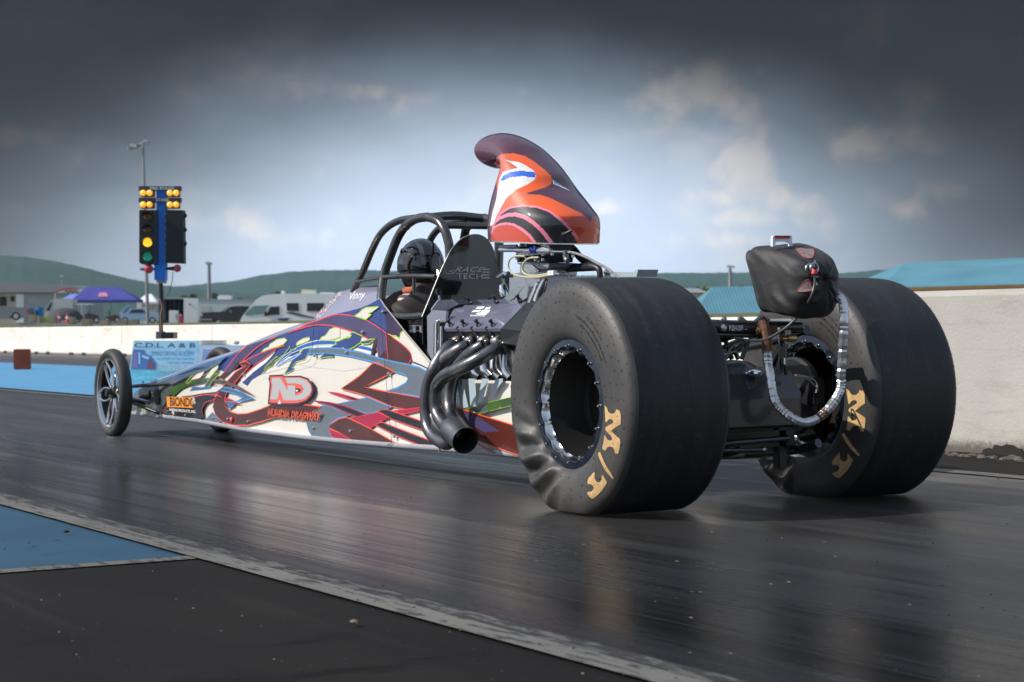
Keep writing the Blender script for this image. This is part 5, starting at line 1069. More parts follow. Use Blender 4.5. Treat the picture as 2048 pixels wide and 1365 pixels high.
for s in (1, -1):
    f = (lambda p: p) if s > 0 else mir
    mb = MB(); q = [aty(x, y, -.275) for x, y in Z('h', [(322, 330), (350, 372), (830, 380), (900, 480), (900, 660), (560, 650), (500, 560), (400, 420)])]
    mb.prism([f(p) for p in q], Vector((0, s * .14, .03)), M_cast)
    for k in range(5):
        a = aty(*Z('h', [(390 + 112 * k, 352)])[0], -.285); mb.sphere(f(a), .026, M_cast, 1.2, .7, .8, 12, 8)
    for k in range(4):
        a = aty(*Z('h', [(560 + 88 * k, 590)])[0], -.285); mb.tube([f(a + Vector((-.02, 0, .06))), f(a + Vector((0, -.012, 0))), f(a + Vector((.03, 0, -.035)))], .017, M_bright, 10, 3)
    mb.build('cylinder_head', CAR, ang=40)
    # valve cover: sloping flat lid over a dark box
    LL, UL, UR, LR = [aty(*Z('h', [p])[0], y) for p, y in (((292, 247), -.315), ((392, 48), -.17), ((985, 30), -.17), ((775, 246), -.315))]
    LR2 = aty(*Z('h', [(1000, 240)])[0], -.315); 
    dn = Vector((0, .05, -.07)); mb = MB()
    top = [LL, aty(*Z('h', [(305, 200)])[0], -.285), UL, UR, LR]
    mb.prism([f(p) for p in top], f(Vector((0, .006, -.012))) if s > 0 else Vector((0, -.006, -.012)), M_vc)
    vcp = mb.build('valve_cover', CAR, False)
    mb = MB(); ins = [p + Vector((0, .01, -.012)) for p in (LL, UL, UR, LR)]; mb.loft([[f(p) for p in ins], [f(p + Vector((.0, .035, -.055))) for p in ins], [f(p + Vector((0, .045, -.065))) for p in ins]], M_eb); 
    A0, A1, A2 = LR + Vector((.0, 0, 0)), UR, UR + Vector((.10, .0, .02)); mb.prism([f(LR), f(UR), f(UR + Vector((.09, .01, .01))), f(LR + Vector((.18, 0, -.01))), f(LR + Vector((.16, .0, -.07))), f(LR + Vector((-.02, .01, -.06)))], f(Vector((0, .05, -.02))) if s > 0 else Vector((0, -.05, -.02)), M_eb)
    mb.build('cover_rail', vcp, False)
    for x, y in ((345, 212), (463, 212), (583, 212), (706, 212), (510, 18), (733, 6), (935, 2)):
        mb = MB(); p = aty(*Z('h', [(x, y)])[0], -.30 if y > 100 else -.17); mb.lathe(f(p), (0, -s * .55, .83), [(.011, -.014), (.011, .004), (.007, .005), (.007, .016), (.010, .018), (.010, .024), (.001, .026)], M_eb, 8)
        mb.lathe(f(p) + Vector((.012, 0, -.004)), (0, -s * .55, .83), [(.006, 0), (.006, .008), (.0005, .009)], M_bolt, 8); mb.build('cover_bolt', vcp)
    for x in (400, 522, 648): mb = MB(); p = aty(*Z('h', [(x, 235)])[0], -.312); q = aty(*Z('h', [(x + 62, 322)])[0], -.295); mb.tube([f(p), f(q)], .008, M_eb, 8, 1); mb.sphere(f(q), .009, M_bolt, 1, 1, 1, 8, 6); mb.build('cover_stay', vcp)
    if s > 0:
        mb = MB(); nrm = (UL - LL).cross(LR - LL).normalized(); nrm = nrm if nrm.y < 0 else -nrm
        def onvc(x, y, e=.002):
            v = ray(*Z('h', [(x, y)])[0]); tt = (LL - CAM).dot(nrm) / v.dot(nrm); return CAM + v * tt + nrm * e
        LW = mat('cover_print', (.8, .8, .82), .4)
        for o in ([(580, 62), (640, 60), (625, 78), (560, 80)], [(650, 70), (690, 62), (680, 84), (632, 88)], [(545, 92), (610, 88), (598, 104), (525, 110)], [(615, 92), (690, 90), (672, 112), (602, 112)], [(580, 112), (668, 116), (650, 132), (560, 128)]): mb.add([onvc(*p) for p in o], [(0, 1, 2, 3)], LW)
        put_text(mb, 'ENGINES', [onvc(515, 143), onvc(640, 146), onvc(645, 134), onvc(520, 131)], LW, .02); mb.build('cover_emblem', vcp, False, fixn=False)
# headers
def hp(pts, ys): return [aty(*Z('h', [p])[0], y) for p, y in zip(pts, ys)]
PIPES = [([(378, 383), (330, 412), (262, 490), (202, 600), (158, 720), (140, 830), (140, 980), (160, 1100), (220, 1180), (320, 1225)], [-.30, -.33, -.37, -.40, -.41, -.415, -.415, -.42, -.425, -.43]),
         ([(490, 385), (420, 425), (320, 490), (240, 585), (205, 680), (185, 800), (190, 930), (230, 1040), (310, 1130), (370, 1180)], [-.30, -.33, -.355, -.375, -.38, -.38, -.385, -.39, -.40, -.42]),
         ([(622, 387), (560, 430), (470, 500), (400, 590), (360, 690), (340, 800), (340, 920), (370, 1010), (420, 1075), (440, 1120)], [-.30, -.32, -.335, -.34, -.345, -.35, -.36, -.375, -.39, -.41]),
         ([(770, 402), (690, 445), (560, 520), (420, 590), (300, 650), (235, 730), (222, 840), (228, 950), (280, 1050), (370, 1130)], [-.30, -.345, -.40, -.435, -.45, -.455, -.455, -.455, -.46, -.465])]
def camdir_up(p): return p
MOUTH = aty(*Z('h', [(472, 1203)])[0], -.455); MD = Vector((.93, -.12, -.27)).normalized()
for s in (1, -1):
    f = (lambda p: p) if s > 0 else mir
    ez = []
    for pts, ys in PIPES:
        P = hp(pts, ys) + [MOUTH - MD * .10]; mb = MB(); mb.tube([f(p) for p in P], [.0255] + [.0290] * (len(P) - 1), M_hdr, 18, 6)
        mb.box(f(P[0] + Vector((0, .006, .0))), (.085, .012, .062), M_hdr, bev=.005)
        for e in (-.033, .033): mb.sphere(f(P[0] + Vector((e, -.004, .016 if e > 0 else -.016))), .0075, M_bolt, 1, 1, 1, 8, 6)
        hpipe = mb.build('header_pipe', CAR)
    mb = MB(); a = MOUTH - MD * .14
    mb.tube([f(a), f(a + MD * .05), f(MOUTH - MD * .03), f(MOUTH)], [.062, .058, .0575, .0575], M_hdr, 32, 1, False)
    mb.tube([f(MOUTH), f(MOUTH - MD * .003), f(MOUTH - MD * .14)], [.0575, .0545, .052], mat('exhaust_inner_black', (.004, .004, .004), .9), 32, 1, False); mb.cyl(f(MOUTH - MD * .13), f(MOUTH - MD * .14), .052, mat('exhaust_inner_black', (.004, .004, .004), .9), 32)  # tube inside and its end disc coloured near black
    for x, y in ((350, 1102),): p = aty(*Z('h', [(x, y)])[0], -.47); mb.sphere(f(p), .007, M_bolt, 1, 1, 1, 8, 6)
    mb.sphere(f(a), .060, M_hdr, 1, 1, 1, 20, 12)
    xc = mb.build('exhaust_collector', CAR); mb = MB(); p = aty(*Z('h', [(250, 1250)])[0], -.43); mb.cyl(f(p + Vector((0, 0, .03))), f(p + Vector((0, 0, -.022))), .006, M_bolt, 8); mb.build('bolt', xc)
# motor plate, starter side brackets, chrome tubes
mb = MB(); px = -1.90
mb.prism([Vector((px, y, z)) for y, z in ((-.275, .44), (-.275, .76), (-.24, .80), (.24, .80), (.275, .76), (.275, .44))], (.012, 0, 0), M_ti)
q = [aty(x, y, -.285) for x, y in Z('h', [(145, 140), (195, 88), (310, 95), (300, 190), (205, 200), (200, 545), (150, 440)])]; mb.prism(q, (0, .012, 0), M_ti); mb.build('motor_plate', CAR, False)
mb = MB(); a, b = aty(*Z('h', [(236, 200)])[0], -.30), aty(*Z('h', [(232, 540)])[0], -.30); mb.cyl(a, b, .0145, M_chr, 18); a, b = aty(*Z('h', [(276, 225)])[0], -.29), aty(*Z('h', [(270, 480)])[0], -.29); mb.cyl(a, b, .010, M_chr, 14)
a = aty(*Z('h', [(238, 185)])[0], -.30); mb.sphere(a, .011, M_bolt, 1, 1, 1, 8, 6); mb.build('chrome_strut', CAR)
mb = MB(); a = aty(848, 622, -.22); b = aty(1045, 622, -.10)
q = [aty(x, y, -.20) for x, y in Z('z4', [(725, 905), (760, 860), (960, 850), (1010, 890), (930, 935), (770, 945)])]; mb.prism(q, (0, .12, 0), M_bright); mb.build('plate_bracket', CAR, False)
mb = MB(); a = aty(*Z('z4', [(843, 690)])[0], -.20); b = aty(*Z('z4', [(858, 885)])[0], -.21); mb.tube([aty(*Z('z4', [(835, 600)])[0], -.19), a, aty(*Z('z4', [(832, 780)])[0], -.205), b], .007, M_bright, 10, 4); mb.cyl(a + Vector((0, 0, -.03)), a + Vector((0, 0, -.085)), .013, M_bright, 12); mb.build('breather_line', CAR)
# catch can
mb = MB(); c = aty(830, 652, -.16); mb.lathe(c, (0, 0, 1), [(.001, .004), (.030, .003), (.035, -.001), (.035, -.022), (.037, -.024), (.037, -.032), (.034, -.034)], M_alu, 30); mb.lathe(c, (0, 0, 1), [(.034, -.034), (.034, -.22), (.001, -.22)], M_eb, 24); mb.build('catch_can', CAR)
mb = MB(); mb.tube([aty(772, 655, -.1), aty(800, 672, -.12), aty(826, 700, -.14), aty(860, 730, -.16)], .012, M_eb, 8, 4); mb.box((-2.1, .05, .50), (.18, .3, .3), M_eb, bev=.02); mb.build('fuel_cell', CAR)
# intake: tunnel ram, plenum top, carburettors
mb = MB(); KX = lambda pts, y: [aty(*p, y) for p in Z('k', pts)]
o = KX([(285, 480), (555, 480), (690, 560), (690, 640), (520, 700), (520, 1000), (440, 1130), (230, 1120), (60, 960), (270, 780)], -.08); mb.prism(o, (0, .14, 0), M_ti)
o = KX([(60, 965), (250, 790), (350, 790), (190, 970), (130, 1000)], -.105); mb.prism(o, (0, .03, 0), M_bright)
o = KX([(215, 965), (345, 800), (400, 800), (380, 960), (300, 1010)], -.135); mb.prism(o, (0, .03, 0), M_ti)
mb.tube(KX([(540, 740), (520, 850), (470, 980), (430, 1100)], -.13), [.012, .018, .022, .026], M_bright, 12, 4); mb.tube(KX([(640, 700), (600, 800), (560, 900), (540, 1000)], -.12), [.012, .018, .022, .026], M_bright, 12, 4)
mb.box((-1.36, .0, .83), (.30, .20, .16), M_ti, bev=.02); man = mb.build('intake_manifold', CAR, ang=30)
mb = MB(); o = KX([(235, 470), (420, 460), (690, 470), (700, 500), (690, 530), (620, 560), (540, 590), (500, 590), (460, 490), (260, 490)], -.10); mb.prism(o, (0, .14, 0), mat('plate_grey', (.16, .17, .20), .35, .6))
mb.prism(KX([(355, 490), (450, 495), (545, 570), (530, 600), (350, 610), (310, 560)], -.134), (0, .01, 0), M_bright); mb.prism(KX([(560, 495), (690, 492), (685, 525), (640, 560), (600, 530)], -.104), (0, .01, 0), M_bright); mb.build('manifold_top_plate', man, False)
mb = MB(); put_text(mb, 'PROFILER', KX([(318, 730), (462, 722), (462, 695), (318, 700)], -.0825), M_chr, .02); mb.build('cast_lettering', man, False, fixn=False)
for kx in (0, 1):
    mb = MB(); y0 = -.11
    x0 = 250 + kx * 215; y0 = -.09; o = KX([(x0, 300), (x0 + 40, 170), (x0 + 205, 160), (x0 + 210, 300), (x0 + 190, 460), (x0 - 10, 460)], y0); mb.prism(o, (0, .13, 0), M_eb)
    random.seed(8 + kx)
    for i in range(26):
        p = KX([(x0 + random.uniform(0, 200), random.uniform(180, 450))], y0 - .006)[0]; s_ = random.uniform(.004, .013)
        if random.random() < .5: mb.box(p, (s_ * 2, .02, s_), random.choice((M_eb, M_eb, M_bolt, M_ti)), bev=.001)
        else: mb.lathe(p, (0, -1, 0), [(s_ * .7, -.01), (s_ * .7, .008), (s_ * .3, .011), (.0003, .011)], random.choice((M_eb, M_bolt, M_bright)), 10)
    mb.build('carburettor', CAR, ang=40)
mb = MB(); mb.box(KX([(420, 330)], -.13)[0], (.18, .012, .02), M_ti); mb.tube(KX([(0, 285), (120, 285), (250, 285)], -.15), .010, M_ti, 10, 1); mb.cyl(*KX([(0, 235), (240, 230)], -.15), .007, M_alu, 8); mb.tube(KX([(240, 290), (330, 290), (420, 300), (440, 290)], -.155), [.013, .010, .014, .012], M_bright, 12, 1)
mb.cyl(*KX([(440, 285), (530, 285)], -.155), .0125, mat('blue_anodised', (.02, .06, .35), .3, .8), 12); mb.tube(KX([(530, 290), (570, 300), (640, 300), (690, 300), (720, 310)], -.155), [.010, .016, .017, .011, .013], M_bright, 12, 1); mb.cyl(*KX([(720, 308), (900, 312)], -.155), .0045, M_alu, 8)
mb.tube(KX([(930, 290), (930, 400), (960, 440)], -.155), .012, mat('plate_grey', (.16, .17, .20), .35, .6), 10, 3)
for x, y in ((345, 320), (400, 330), (605, 345), (735, 340), (600, 420), (500, 420), (1030, 370), (235, 400)): pass
tl = mb.build('throttle_linkage', CAR)
for x, y in ((345, 320), (400, 330), (605, 345), (735, 340), (600, 420), (500, 420), (1030, 370), (235, 400)): mb = MB(); mb.cyl(*KX([(x, y - 18), (x, y + 22)], -.157), .0065, M_bolt, 8); mb.build('bolt', tl)
M_hose = mat('yellowed_hose', (.50, .46, .30), .35, coat=.3); M_braid = mat('braided_line', (.36, .35, .33), .4, .7, bump=.8, bscale=300)
for o in ([(350, 375), (220, 372), (140, 420), (118, 500), (140, 580), (230, 640), (370, 668), (540, 668), (690, 640)], [(545, 390), (420, 400), (350, 450), (315, 530), (330, 600), (400, 640), (520, 645), (690, 620)]):
    mb = MB(); mb.tube(KX(o, -.17), .0042, M_hose, 10, 5); mb.build('fuel_hose', CAR)
mb = MB(); p = KX([(738, 612)], -.17)[0]; mb.box(p, (.024 / .5, .02, .020), M_white, bev=.002); mb.lathe(p + Vector((0, -.01, 0)), (0, -1, 0), [(.003, 0), (.003, .001), (.0002, .001)], M_eb, 8); mb.cyl(*KX([(785, 620), (850, 630)], -.17), .006, M_bright, 10); mb.build('fuel_block', CAR)
mb = MB(); mb.tube(KX([(950, 312), (1060, 330), (1200, 380), (1350, 460), (1500, 540), (1700, 690)], -.15), .0055, M_braid, 10, 5); mb.build('braided_line', CAR)
mb = MB(); mb.tube(KX([(970, 540), (1200, 530), (1290, 520), (1380, 540), (1410, 600), (1415, 680)], .02), [.018, .018, .020, .014, .013, .013], M_eb, 14, 4); mb.tube(KX([(900, 250), (1020, 260), (1120, 380), (1200, 450), (1270, 490)], .05), .016, M_eb, 10, 4); mb.build('black_hose', CAR)
mb = MB(); mb.tube(KX([(870, 590), (930, 600), (980, 650), (1015, 705)], -.12), .0035, M_eb, 8, 4); mb.build('vacuum_line', CAR)
mb = MB(); mb.prism(KX([(1480, 610), (1600, 598), (1880, 600), (1930, 560), (1950, 565), (1925, 665), (1480, 665)], .10), (0, .10, 0), mat('pale_bracket', (.50, .58, .64), .3, .4)); mb.sphere(KX([(1500, 600)], .09)[0], .012, M_bolt); mb.build('tank_bracket', CAR, False)
# fire bottle / filter by the shield
mb = MB(); mb.prism([aty(*p, -.02) for p in Z('z4', [(1405, 670), (1480, 650), (1515, 715), (1450, 790), (1405, 700)])], (0, .08, 0), M_eb); a, b = [aty(*p, -.05) for p in Z('z4', [(1385, 730), (1400, 830)])]; mb.tube([a, (a + b) / 2, b], [.016, .021, .015], M_chr, 14, 2)
mb.tube([aty(*p, -.05) for p in Z('z4', [(1350, 655), (1400, 630), (1420, 640), (1440, 625)])], .010, M_bright, 10, 3); mb.build('fuel_filter', CAR, ang=40)

# ------------------------------------------------------------------ scoop
def loopdir(): pass
RG = [((987, 484), (1195, 484), .200, 2.5), ((986, 468), (1195.5, 466), .200, 2.5), ((985, 450), (1196, 446), .199, 2.5), ((986, 432), (1194, 430), .197, 2.4), ((988, 412), (1183, 413), .190, 2.3), ((992, 390), (1169, 394), .182, 2.2), ((997, 368), (1151, 369), .172, 2.1), ((1001, 350), (1136, 345), .152, 2.0), ((1003, 341), (1122, 323), .142, 2), ((1004, 335), (1104, 303), .132, 2), ((1003, 334), (1082, 285), .123, 2), ((1001, 337), (1058, 273), .115, 2),
      ((998, 340), (1038, 267), .110, 2), ((994, 340), (1018, 265), .108, 2), ((990, 338), (1003, 267), .107, 2), ((986, 334), (993, 271), .104, 2), ((984, 327), (988, 279), .096, 2), ((985, 321), (988, 286), .086, 2), ((989, 318), (992, 289), .078, 2), ((1000, 320), (1008, 289), .074, 2), ((1016, 322), (1030, 290), .070, 2)]
NS = 220; rows = []
for (l, r, b, ex) in RG:
    Lp, Rp = aty(*l, 0), aty(*r, 0); c = (Lp + Rp) / 2; h = (Rp - Lp) / 2; img = Vector((.496 * h.x, h.z)); 
    red = (.868 * b) ** 2 * (abs(img.x) / img.length) ** 2; ax2 = max((.496 * h.x) ** 2 - red * .92, (.30 * .496 * h.x) ** 2); q = sqrt(ax2) / abs(.496 * h.x) if abs(h.x) > 1e-6 else 1
    h = Vector((h.x * q, 0, h.z)); row = []
    for j in range(NS):
        a = 2 * pi * j / NS; ca, sa = cos(a), sin(a); row.append(c + h * (abs(ca) ** (2 / ex) * (1 if ca > 0 else -1)) + Vector((0, b * abs(sa) ** (2 / ex) * (1 if sa > 0 else -1), 0)))
    rows.append(row)
cols = [catmull([rows[i][j] for i in range(len(rows))], 14) for j in range(NS)]; nr = len(cols[0])
V = [cols[j][i] for i in range(nr) for j in range(NS)]
SP_P = [  # painted shapes, later ones on top
 ('orange', [(290, 335), (298, 300), (340, 275), (430, 268), (520, 290), (600, 338), (680, 400), (730, 450), (746, 490), (725, 520), (680, 545), (600, 568), (500, 600), (430, 632), (560, 600), (640, 602), (720, 625), (800, 665), (900, 715), (980, 755), (1020, 800), (1047, 826), (1062, 790), (1140, 760), (1140, 990), (250, 990), (262, 770), (300, 640)]),
 ('salmon', [(298, 370), (300, 300), (340, 290), (420, 300), (400, 330), (460, 385), (400, 400), (345, 420), (320, 500), (290, 520)]),
 ('white', [(360, 322), (395, 330), (470, 338), (540, 372), (598, 415), (612, 455), (598, 482), (540, 520), (450, 560), (380, 620), (330, 700), (290, 780), (262, 850), (240, 850), (262, 740), (290, 640), (308, 530), (320, 470), (345, 420), (400, 402), (466, 386), (400, 340)]),
 ('royal', [(322, 492), (345, 450), (400, 420), (480, 410), (595, 418), (606, 440), (606, 466), (500, 452), (400, 465), (350, 490)]),
 ('salmon2', [(300, 760), (340, 690), (400, 620), (470, 570), (560, 600), (640, 602), (500, 640), (400, 700), (330, 745)]),
 ('white', [(746, 484), (888, 573), (745, 512)]), ('royal', [(755, 496), (850, 548), (752, 505)]),
 ('pink', [(285, 800), (325, 740), (400, 698), (500, 682), (622, 692), (725, 728), (808, 790), (905, 888), (985, 962), (940, 962), (885, 895), (790, 800), (715, 742), (615, 706), (500, 696), (402, 712), (332, 755), (286, 812)]),
 ('black', [(286, 812), (332, 755), (402, 712), (500, 696), (615, 706), (715, 742), (790, 800), (885, 895), (945, 990), (580, 990), (540, 905), (450, 845), (360, 825), (262, 880), (262, 840)]),
 ('pink', [(262, 860), (275, 815), (320, 775), (380, 750), (450, 745), (525, 765), (600, 815), (680, 890), (755, 990), (715, 990), (650, 905), (575, 835), (510, 795), (440, 775), (380, 780), (320, 802), (285, 830), (262, 885)]),
 ('pink', [(250, 900), (270, 860), (310, 835), (370, 822), (440, 835), (510, 875), (570, 925), (615, 990), (590, 990), (545, 935), (490, 888), (430, 852), (370, 842), (310, 852), (275, 875), (255, 915)]),
 ('rust', [(250, 990), (255, 915), (275, 875), (310, 852), (370, 842), (430, 852), (490, 888), (545, 935), (590, 990)]),
 ('rust', [(800, 776), (1010, 772), (1047, 826), (1062, 780), (1150, 770), (1150, 1000), (975, 1000), (930, 905)])]
SPM = dict(orange=paint('scoop_orange', (.86, .105, .006), .25, var=.08, vscale=6), salmon=paint('scoop_salmon', (.55, .10, .055), .25), salmon2=paint('scoop_copper', (.60, .115, .04), .25), white=paint('scoop_white', (.76, .75, .72), .4), royal=paint('royal_scoop', (.02, .12, .60), .25), pink=paint('scoop_pink', (.80, .20, .30), .4), black=paint('scoop_black', (.008, .008, .010), .2), rust=paint('scoop_rust', (.50, .036, .006), .25))
PLUM = paint('scoop_plum', (.075, .012, .030), .22); SCB = paint('scoop_black', (.008, .008, .010), .2); INR = mat('inner_black', (.012, .012, .012), .6)
SH = [(nm, Z('z5', o)) for nm, o in SP_P]; SHB = [(min(p[0] for p in o), max(p[0] for p in o), min(p[1] for p in o), max(p[1] for p in o)) for _, o in SH]
def pip(x, y, P):
    c = False; j = len(P) - 1
    for i in range(len(P)):
        if (P[i][1] > y) != (P[j][1] > y) and x < (P[j][0] - P[i][0]) * (y - P[i][1]) / (P[j][1] - P[i][1]) + P[i][0]: c = not c
        j = i
    return c
for _m in list(SPM.values()) + [PLUM]: _m.node_tree.nodes['Principled BSDF'].inputs['Coat Roughness'].default_value = .045; _m.node_tree.nodes['Principled BSDF'].inputs['Roughness'].default_value = .5; _m.node_tree.nodes['Principled BSDF'].inputs['Coat Weight'].default_value = .9
V = []; NS2 = NS * 2       # refine round the section too
for i in range(nr):
    row = [cols[j][i] for j in range(NS)]
    for j in range(NS): V.append(row[j]); V.append((row[j] * 9 + row[(j + 1) % NS] * 9 - row[(j - 1) % NS] - row[(j + 2) % NS]) / 16)
mb = MB(); mb.v = [tuple(v) for v in V]; inner0 = int((len(RG) - 4) * 14)
for i in range(nr - 1):
    for j in range(NS2):
        k = (j + 1) % NS2; f = (i * NS2 + j, i * NS2 + k, (i + 1) * NS2 + k, (i + 1) * NS2 + j); c = (V[f[0]] + V[f[2]]) / 2
        if i >= inner0: m = INR
        else:
            nn_ = (V[f[2]] - V[f[0]]).cross(V[f[3]] - V[f[1]]); nn_ = nn_ if nn_.dot(c - Vector((-1.42, 0, c.z))) > 0 else -nn_; vis = nn_.normalized().dot((CAM - c).normalized()) > -.12
            x, y = project(c if vis else (c.x, -c.y, c.z)); m = PLUM
            for (nm, o), bb in zip(SH, SHB):
                if bb[0] <= x <= bb[1] and bb[2] <= y <= bb[3] and pip(x, y, o): m = SPM[nm]
        mb.f.append(list(f)); mb.m.append(mb.mi(m))
sc = mb.build('hood_scoop', CAR, ang=60)
c = aty(1091, 486, 0); mb = MB()
mb.loft([[Vector((v.x, v.y, v.z)) * 1.0 + (c - v) * .03 + Vector((0, 0, z)) for v in [rows[0][j] for j in range(0, NS, 2)]] for z in (.003, -.006)], M_alu); mb.build('scoop_base_plate', sc)
mb = MB(); p = aty(*Z('z5', [(878, 908)])[0], -.17); mb.tube([p + Vector((-.03, -.01, .0)), p + Vector((-.01, -.025, -.006)), p + Vector((.02, -.02, 0)), p + Vector((.035, -.008, .008))], .006, M_eb, 8, 3); mb.build('scoop_latch', sc)
# ------------------------------------------------------------------ rear of the car: axle housing, push bar, wheelie struts, parachute
mb = MB(); AT = mat('axle_black', (.016, .016, .017), .35)
mb.cyl((0, -.34, ZC0), (0, .34, ZC0), .048, AT, 24); mb.lathe((0, 0, ZC0), (0, 1, 0), [(.05, -.16), (.10, -.13), (.14, -.06), (.145, 0), (.14, .06), (.10, .13), (.05, .16)], AT, 32); mb.lathe((0, 0, ZC0), (1, 0, 0), [(.13, 0), (.13, .10), (.10, .15), (.04, .17), (.001, .17)], AT, 28); mb.build('axle_housing', CAR)
for s in (-1, 1):
    mb = MB(); mb.lathe((0, s * .30, ZC0), (0, s, 0), [(.02, -.02), (.14, -.02), (.15, -.01), (.15, .01), (.06, .012)], mat('brake_disc', (.05, .05, .05), .35, .7), 48); mb.box((.12, s * .30, ZC0 + .02), (.07, .05, .11), AT, bev=.01); mb.build('brake_disc', CAR)
# faceted black battery box behind the axle
yb = -.20; O = lambda pts, y: [aty(*p, y) for p in Z('z7', pts)]
GB = mat('satin_black_box', (.028, .028, .030), .3, coat=.3, var=.15, vscale=6)
mb = MB()
q = [Vector(k) for k in ((.12, -.30, .33), (.40, -.30, .33), (.40, -.30, .44), (.34, -.30, .50), (.12, -.30, .50))]
r0 = [Vector((.10, y, z)) for y, z in ((-.31, .30), (.10, .30), (.10, .52), (-.31, .52))]; r1 = [Vector((.26, y, z)) for y, z in ((-.30, .30), (.08, .30), (.08, .50), (-.30, .50))]; r2 = [Vector((.33, y, z)) for y, z in ((-.28, .305), (.07, .305), (.07, .425), (-.28, .425))]; r3 = [Vector((.345, y, z)) for y, z in ((-.26, .315), (.05, .315), (.05, .41), (-.26, .41))]
mb.loft([r0, r1, r2, r3], GB); mb.sphere((.275, -.10, .50), .03, M_chr, 1.4, .8, .5, 14, 8); mb.build('battery_box', CAR, False)
mb = MB(); mb.box((.06, 0, .255), (.24, .34, .10), AT, bev=.02); mb.box((.16, .10, .24), (.04, .04, .20), AT, bev=.005); mb.build('rear_skid', CAR)
# frame uprights and rear tubes
M_ft2 = mat('frame_tube_black', (.020, .020, .021), .22, coat=.4)
for s in (-1, 1):
    mb = MB(); y = .17 * s
    mb.tube([(-1.9, .24 * s, .60), (-1.0, .22 * s, .58), (-.2, y, .58), (.28, y * .8, .655)], .0175, M_ft2, 12, 3); mb.tube([(-1.9, .25 * s, .16), (-.6, .23 * s, .15), (.1, y, .20), (.3, y, .24)], .0175, M_ft2, 12, 3)
    mb.tube([(.02, y, .22), (.10, y, .60)], .015, M_ft2, 10, 1); mb.tube([(.1, y, .60), (-.30, y * 1.05, .18)], .012, M_ft2, 10, 1); mb.tube([(-.55, .22 * s, .58), (-.25, .2 * s, .16)], .012, M_ft2, 10, 1); mb.build('chassis_rail', CAR)
q = [atx(1447, 888, .30), atx(1576, 877, .30), atx(1447, 902, .30), atx(1527, 900, .30)]
mb = MB(); mb.cyl(q[0] + (q[0] - q[1]) * .3, q[1], .0115, M_ft2, 12); mb.cyl(q[2] + (q[2] - q[3]) * .3, q[3], .0085, M_ft2, 12); mb.sphere(q[3], .011, M_bolt); mb.build('wheelie_bar_mount', CAR)
# push bar
XB = .30; X7 = lambda x, y, e=0.: atx(*Z('z7', [(x, y)])[0], XB + e)
mb = MB(); mb.tube([X7(20, 497), X7(150, 502), X7(470, 506)], .0225, M_ft2, 20, 1); mb.cyl(X7(40, 540), X7(330, 545), .010, M_ft2, 12)
for x in (110, 476): mb.lathe(X7(x, 507, .021 if x < 300 else 0), (1, 0, 0) if x < 300 else (.1, 1, 0), [(.013, 0), (.013, .003), (.007, .005), (.001, .005)], M_bolt, 14)
pb = mb.build('push_bar', CAR)
mb = MB(); put_text(mb, 'PUSH-OFF', [X7(138, 522, .0235), X7(203, 522, .0235), X7(203, 497, .0235), X7(138, 497, .0235)], mat('stencil_white', (.7, .7, .7), .5), .015); mb.build('push_lettering', pb, False, fixn=False)
M_tab = mat('bare_steel_tab', (.22, .21, .19), .4, .8)
for o, hole in (([(88, 487), (100, 465), (106, 455), (115, 455), (121, 462), (120, 487)], (112, 465)), ([(232, 488), (195, 456), (182, 455), (175, 463), (180, 487)], (184, 465))):
    mb = MB(); P = [X7(x, y, .005) for x, y in o]; mb.prism(P, (.007, 0, 0), M_tab); mb.lathe(X7(*hole, .0125), (1, 0, 0), [(.0045, 0), (.0045, .0012), (.0004, .0013)], mat('hole_bright', (.55, .6, .65), .8), 12); mb.build('tab_bracket', CAR, False)
M_rust = mat('rusty_clamp', (.12, .055, .03), .8, var=.5, vscale=60, bump=.5); M_brass = mat('brass_bolt', (.45, .28, .10), .35, .9)
mb = MB(); mb.cyl(X7(252, 512), X7(290, 512), .027, M_tab, 20); mb.cyl(X7(300, 513), X7(345, 513), .0255, M_rust, 20); mb.cyl(X7(345, 513), X7(357, 513), .0245, M_bright, 20); mb.lathe(X7(274, 522, .026), (1, 0, 0), [(.014, 0), (.014, .004), (.009, .005), (.009, .012), (.001, .013)], M_brass, 6); mb.build('clamp', CAR)
mb = MB(); a, b = X7(385, 560, .02), X7(440, 558, .02); mb.cyl(a, b, .0085, M_brass, 12); mb.cyl(X7(410, 558, .02), X7(446, 558, .02), .0135, M_brass, 14); mb.box(X7(398, 550, 0), (.04, .03, .05), M_tab, bev=.002); mb.build('tether_bolt', CAR)
mb = MB(); mb.cyl(X7(392, 560), X7(392, 650), .014, M_ft2, 14); mb.cyl(X7(392, 645), X7(394, 680), .0075, M_chr, 12); mb.tube([X7(394, 675), X7(400, 700), X7(405, 730)], .006, M_ft2, 8, 3); mb.build('damper', CAR)
mb = MB(); mb.box(X7(370, 480, -.05), (.03, .10, .022), M_bright, bev=.003); mb.tube([X7(300, 470), X7(275, 492), X7(262, 505)], .022, M_ft2, 12, 2); mb.prism([X7(x, y, -.012) for x, y in ((235, 486), (262, 476), (262, 492), (232, 496))], (.02, 0, 0), M_bright); mb.build('chute_mount', CAR, ang=40)
for o in ([(440, 735), (490, 742), (530, 770), (555, 800)], [(450, 730), (520, 745), (552, 775), (545, 815)], [(180, 650), (170, 620), (110, 640)], [(200, 575), (150, 600), (120, 660)]): mb = MB(); mb.tube([X7(x, y, -.05) for x, y in o], .0032, M_braid, 8, 4); mb.build('brake_line', CAR)
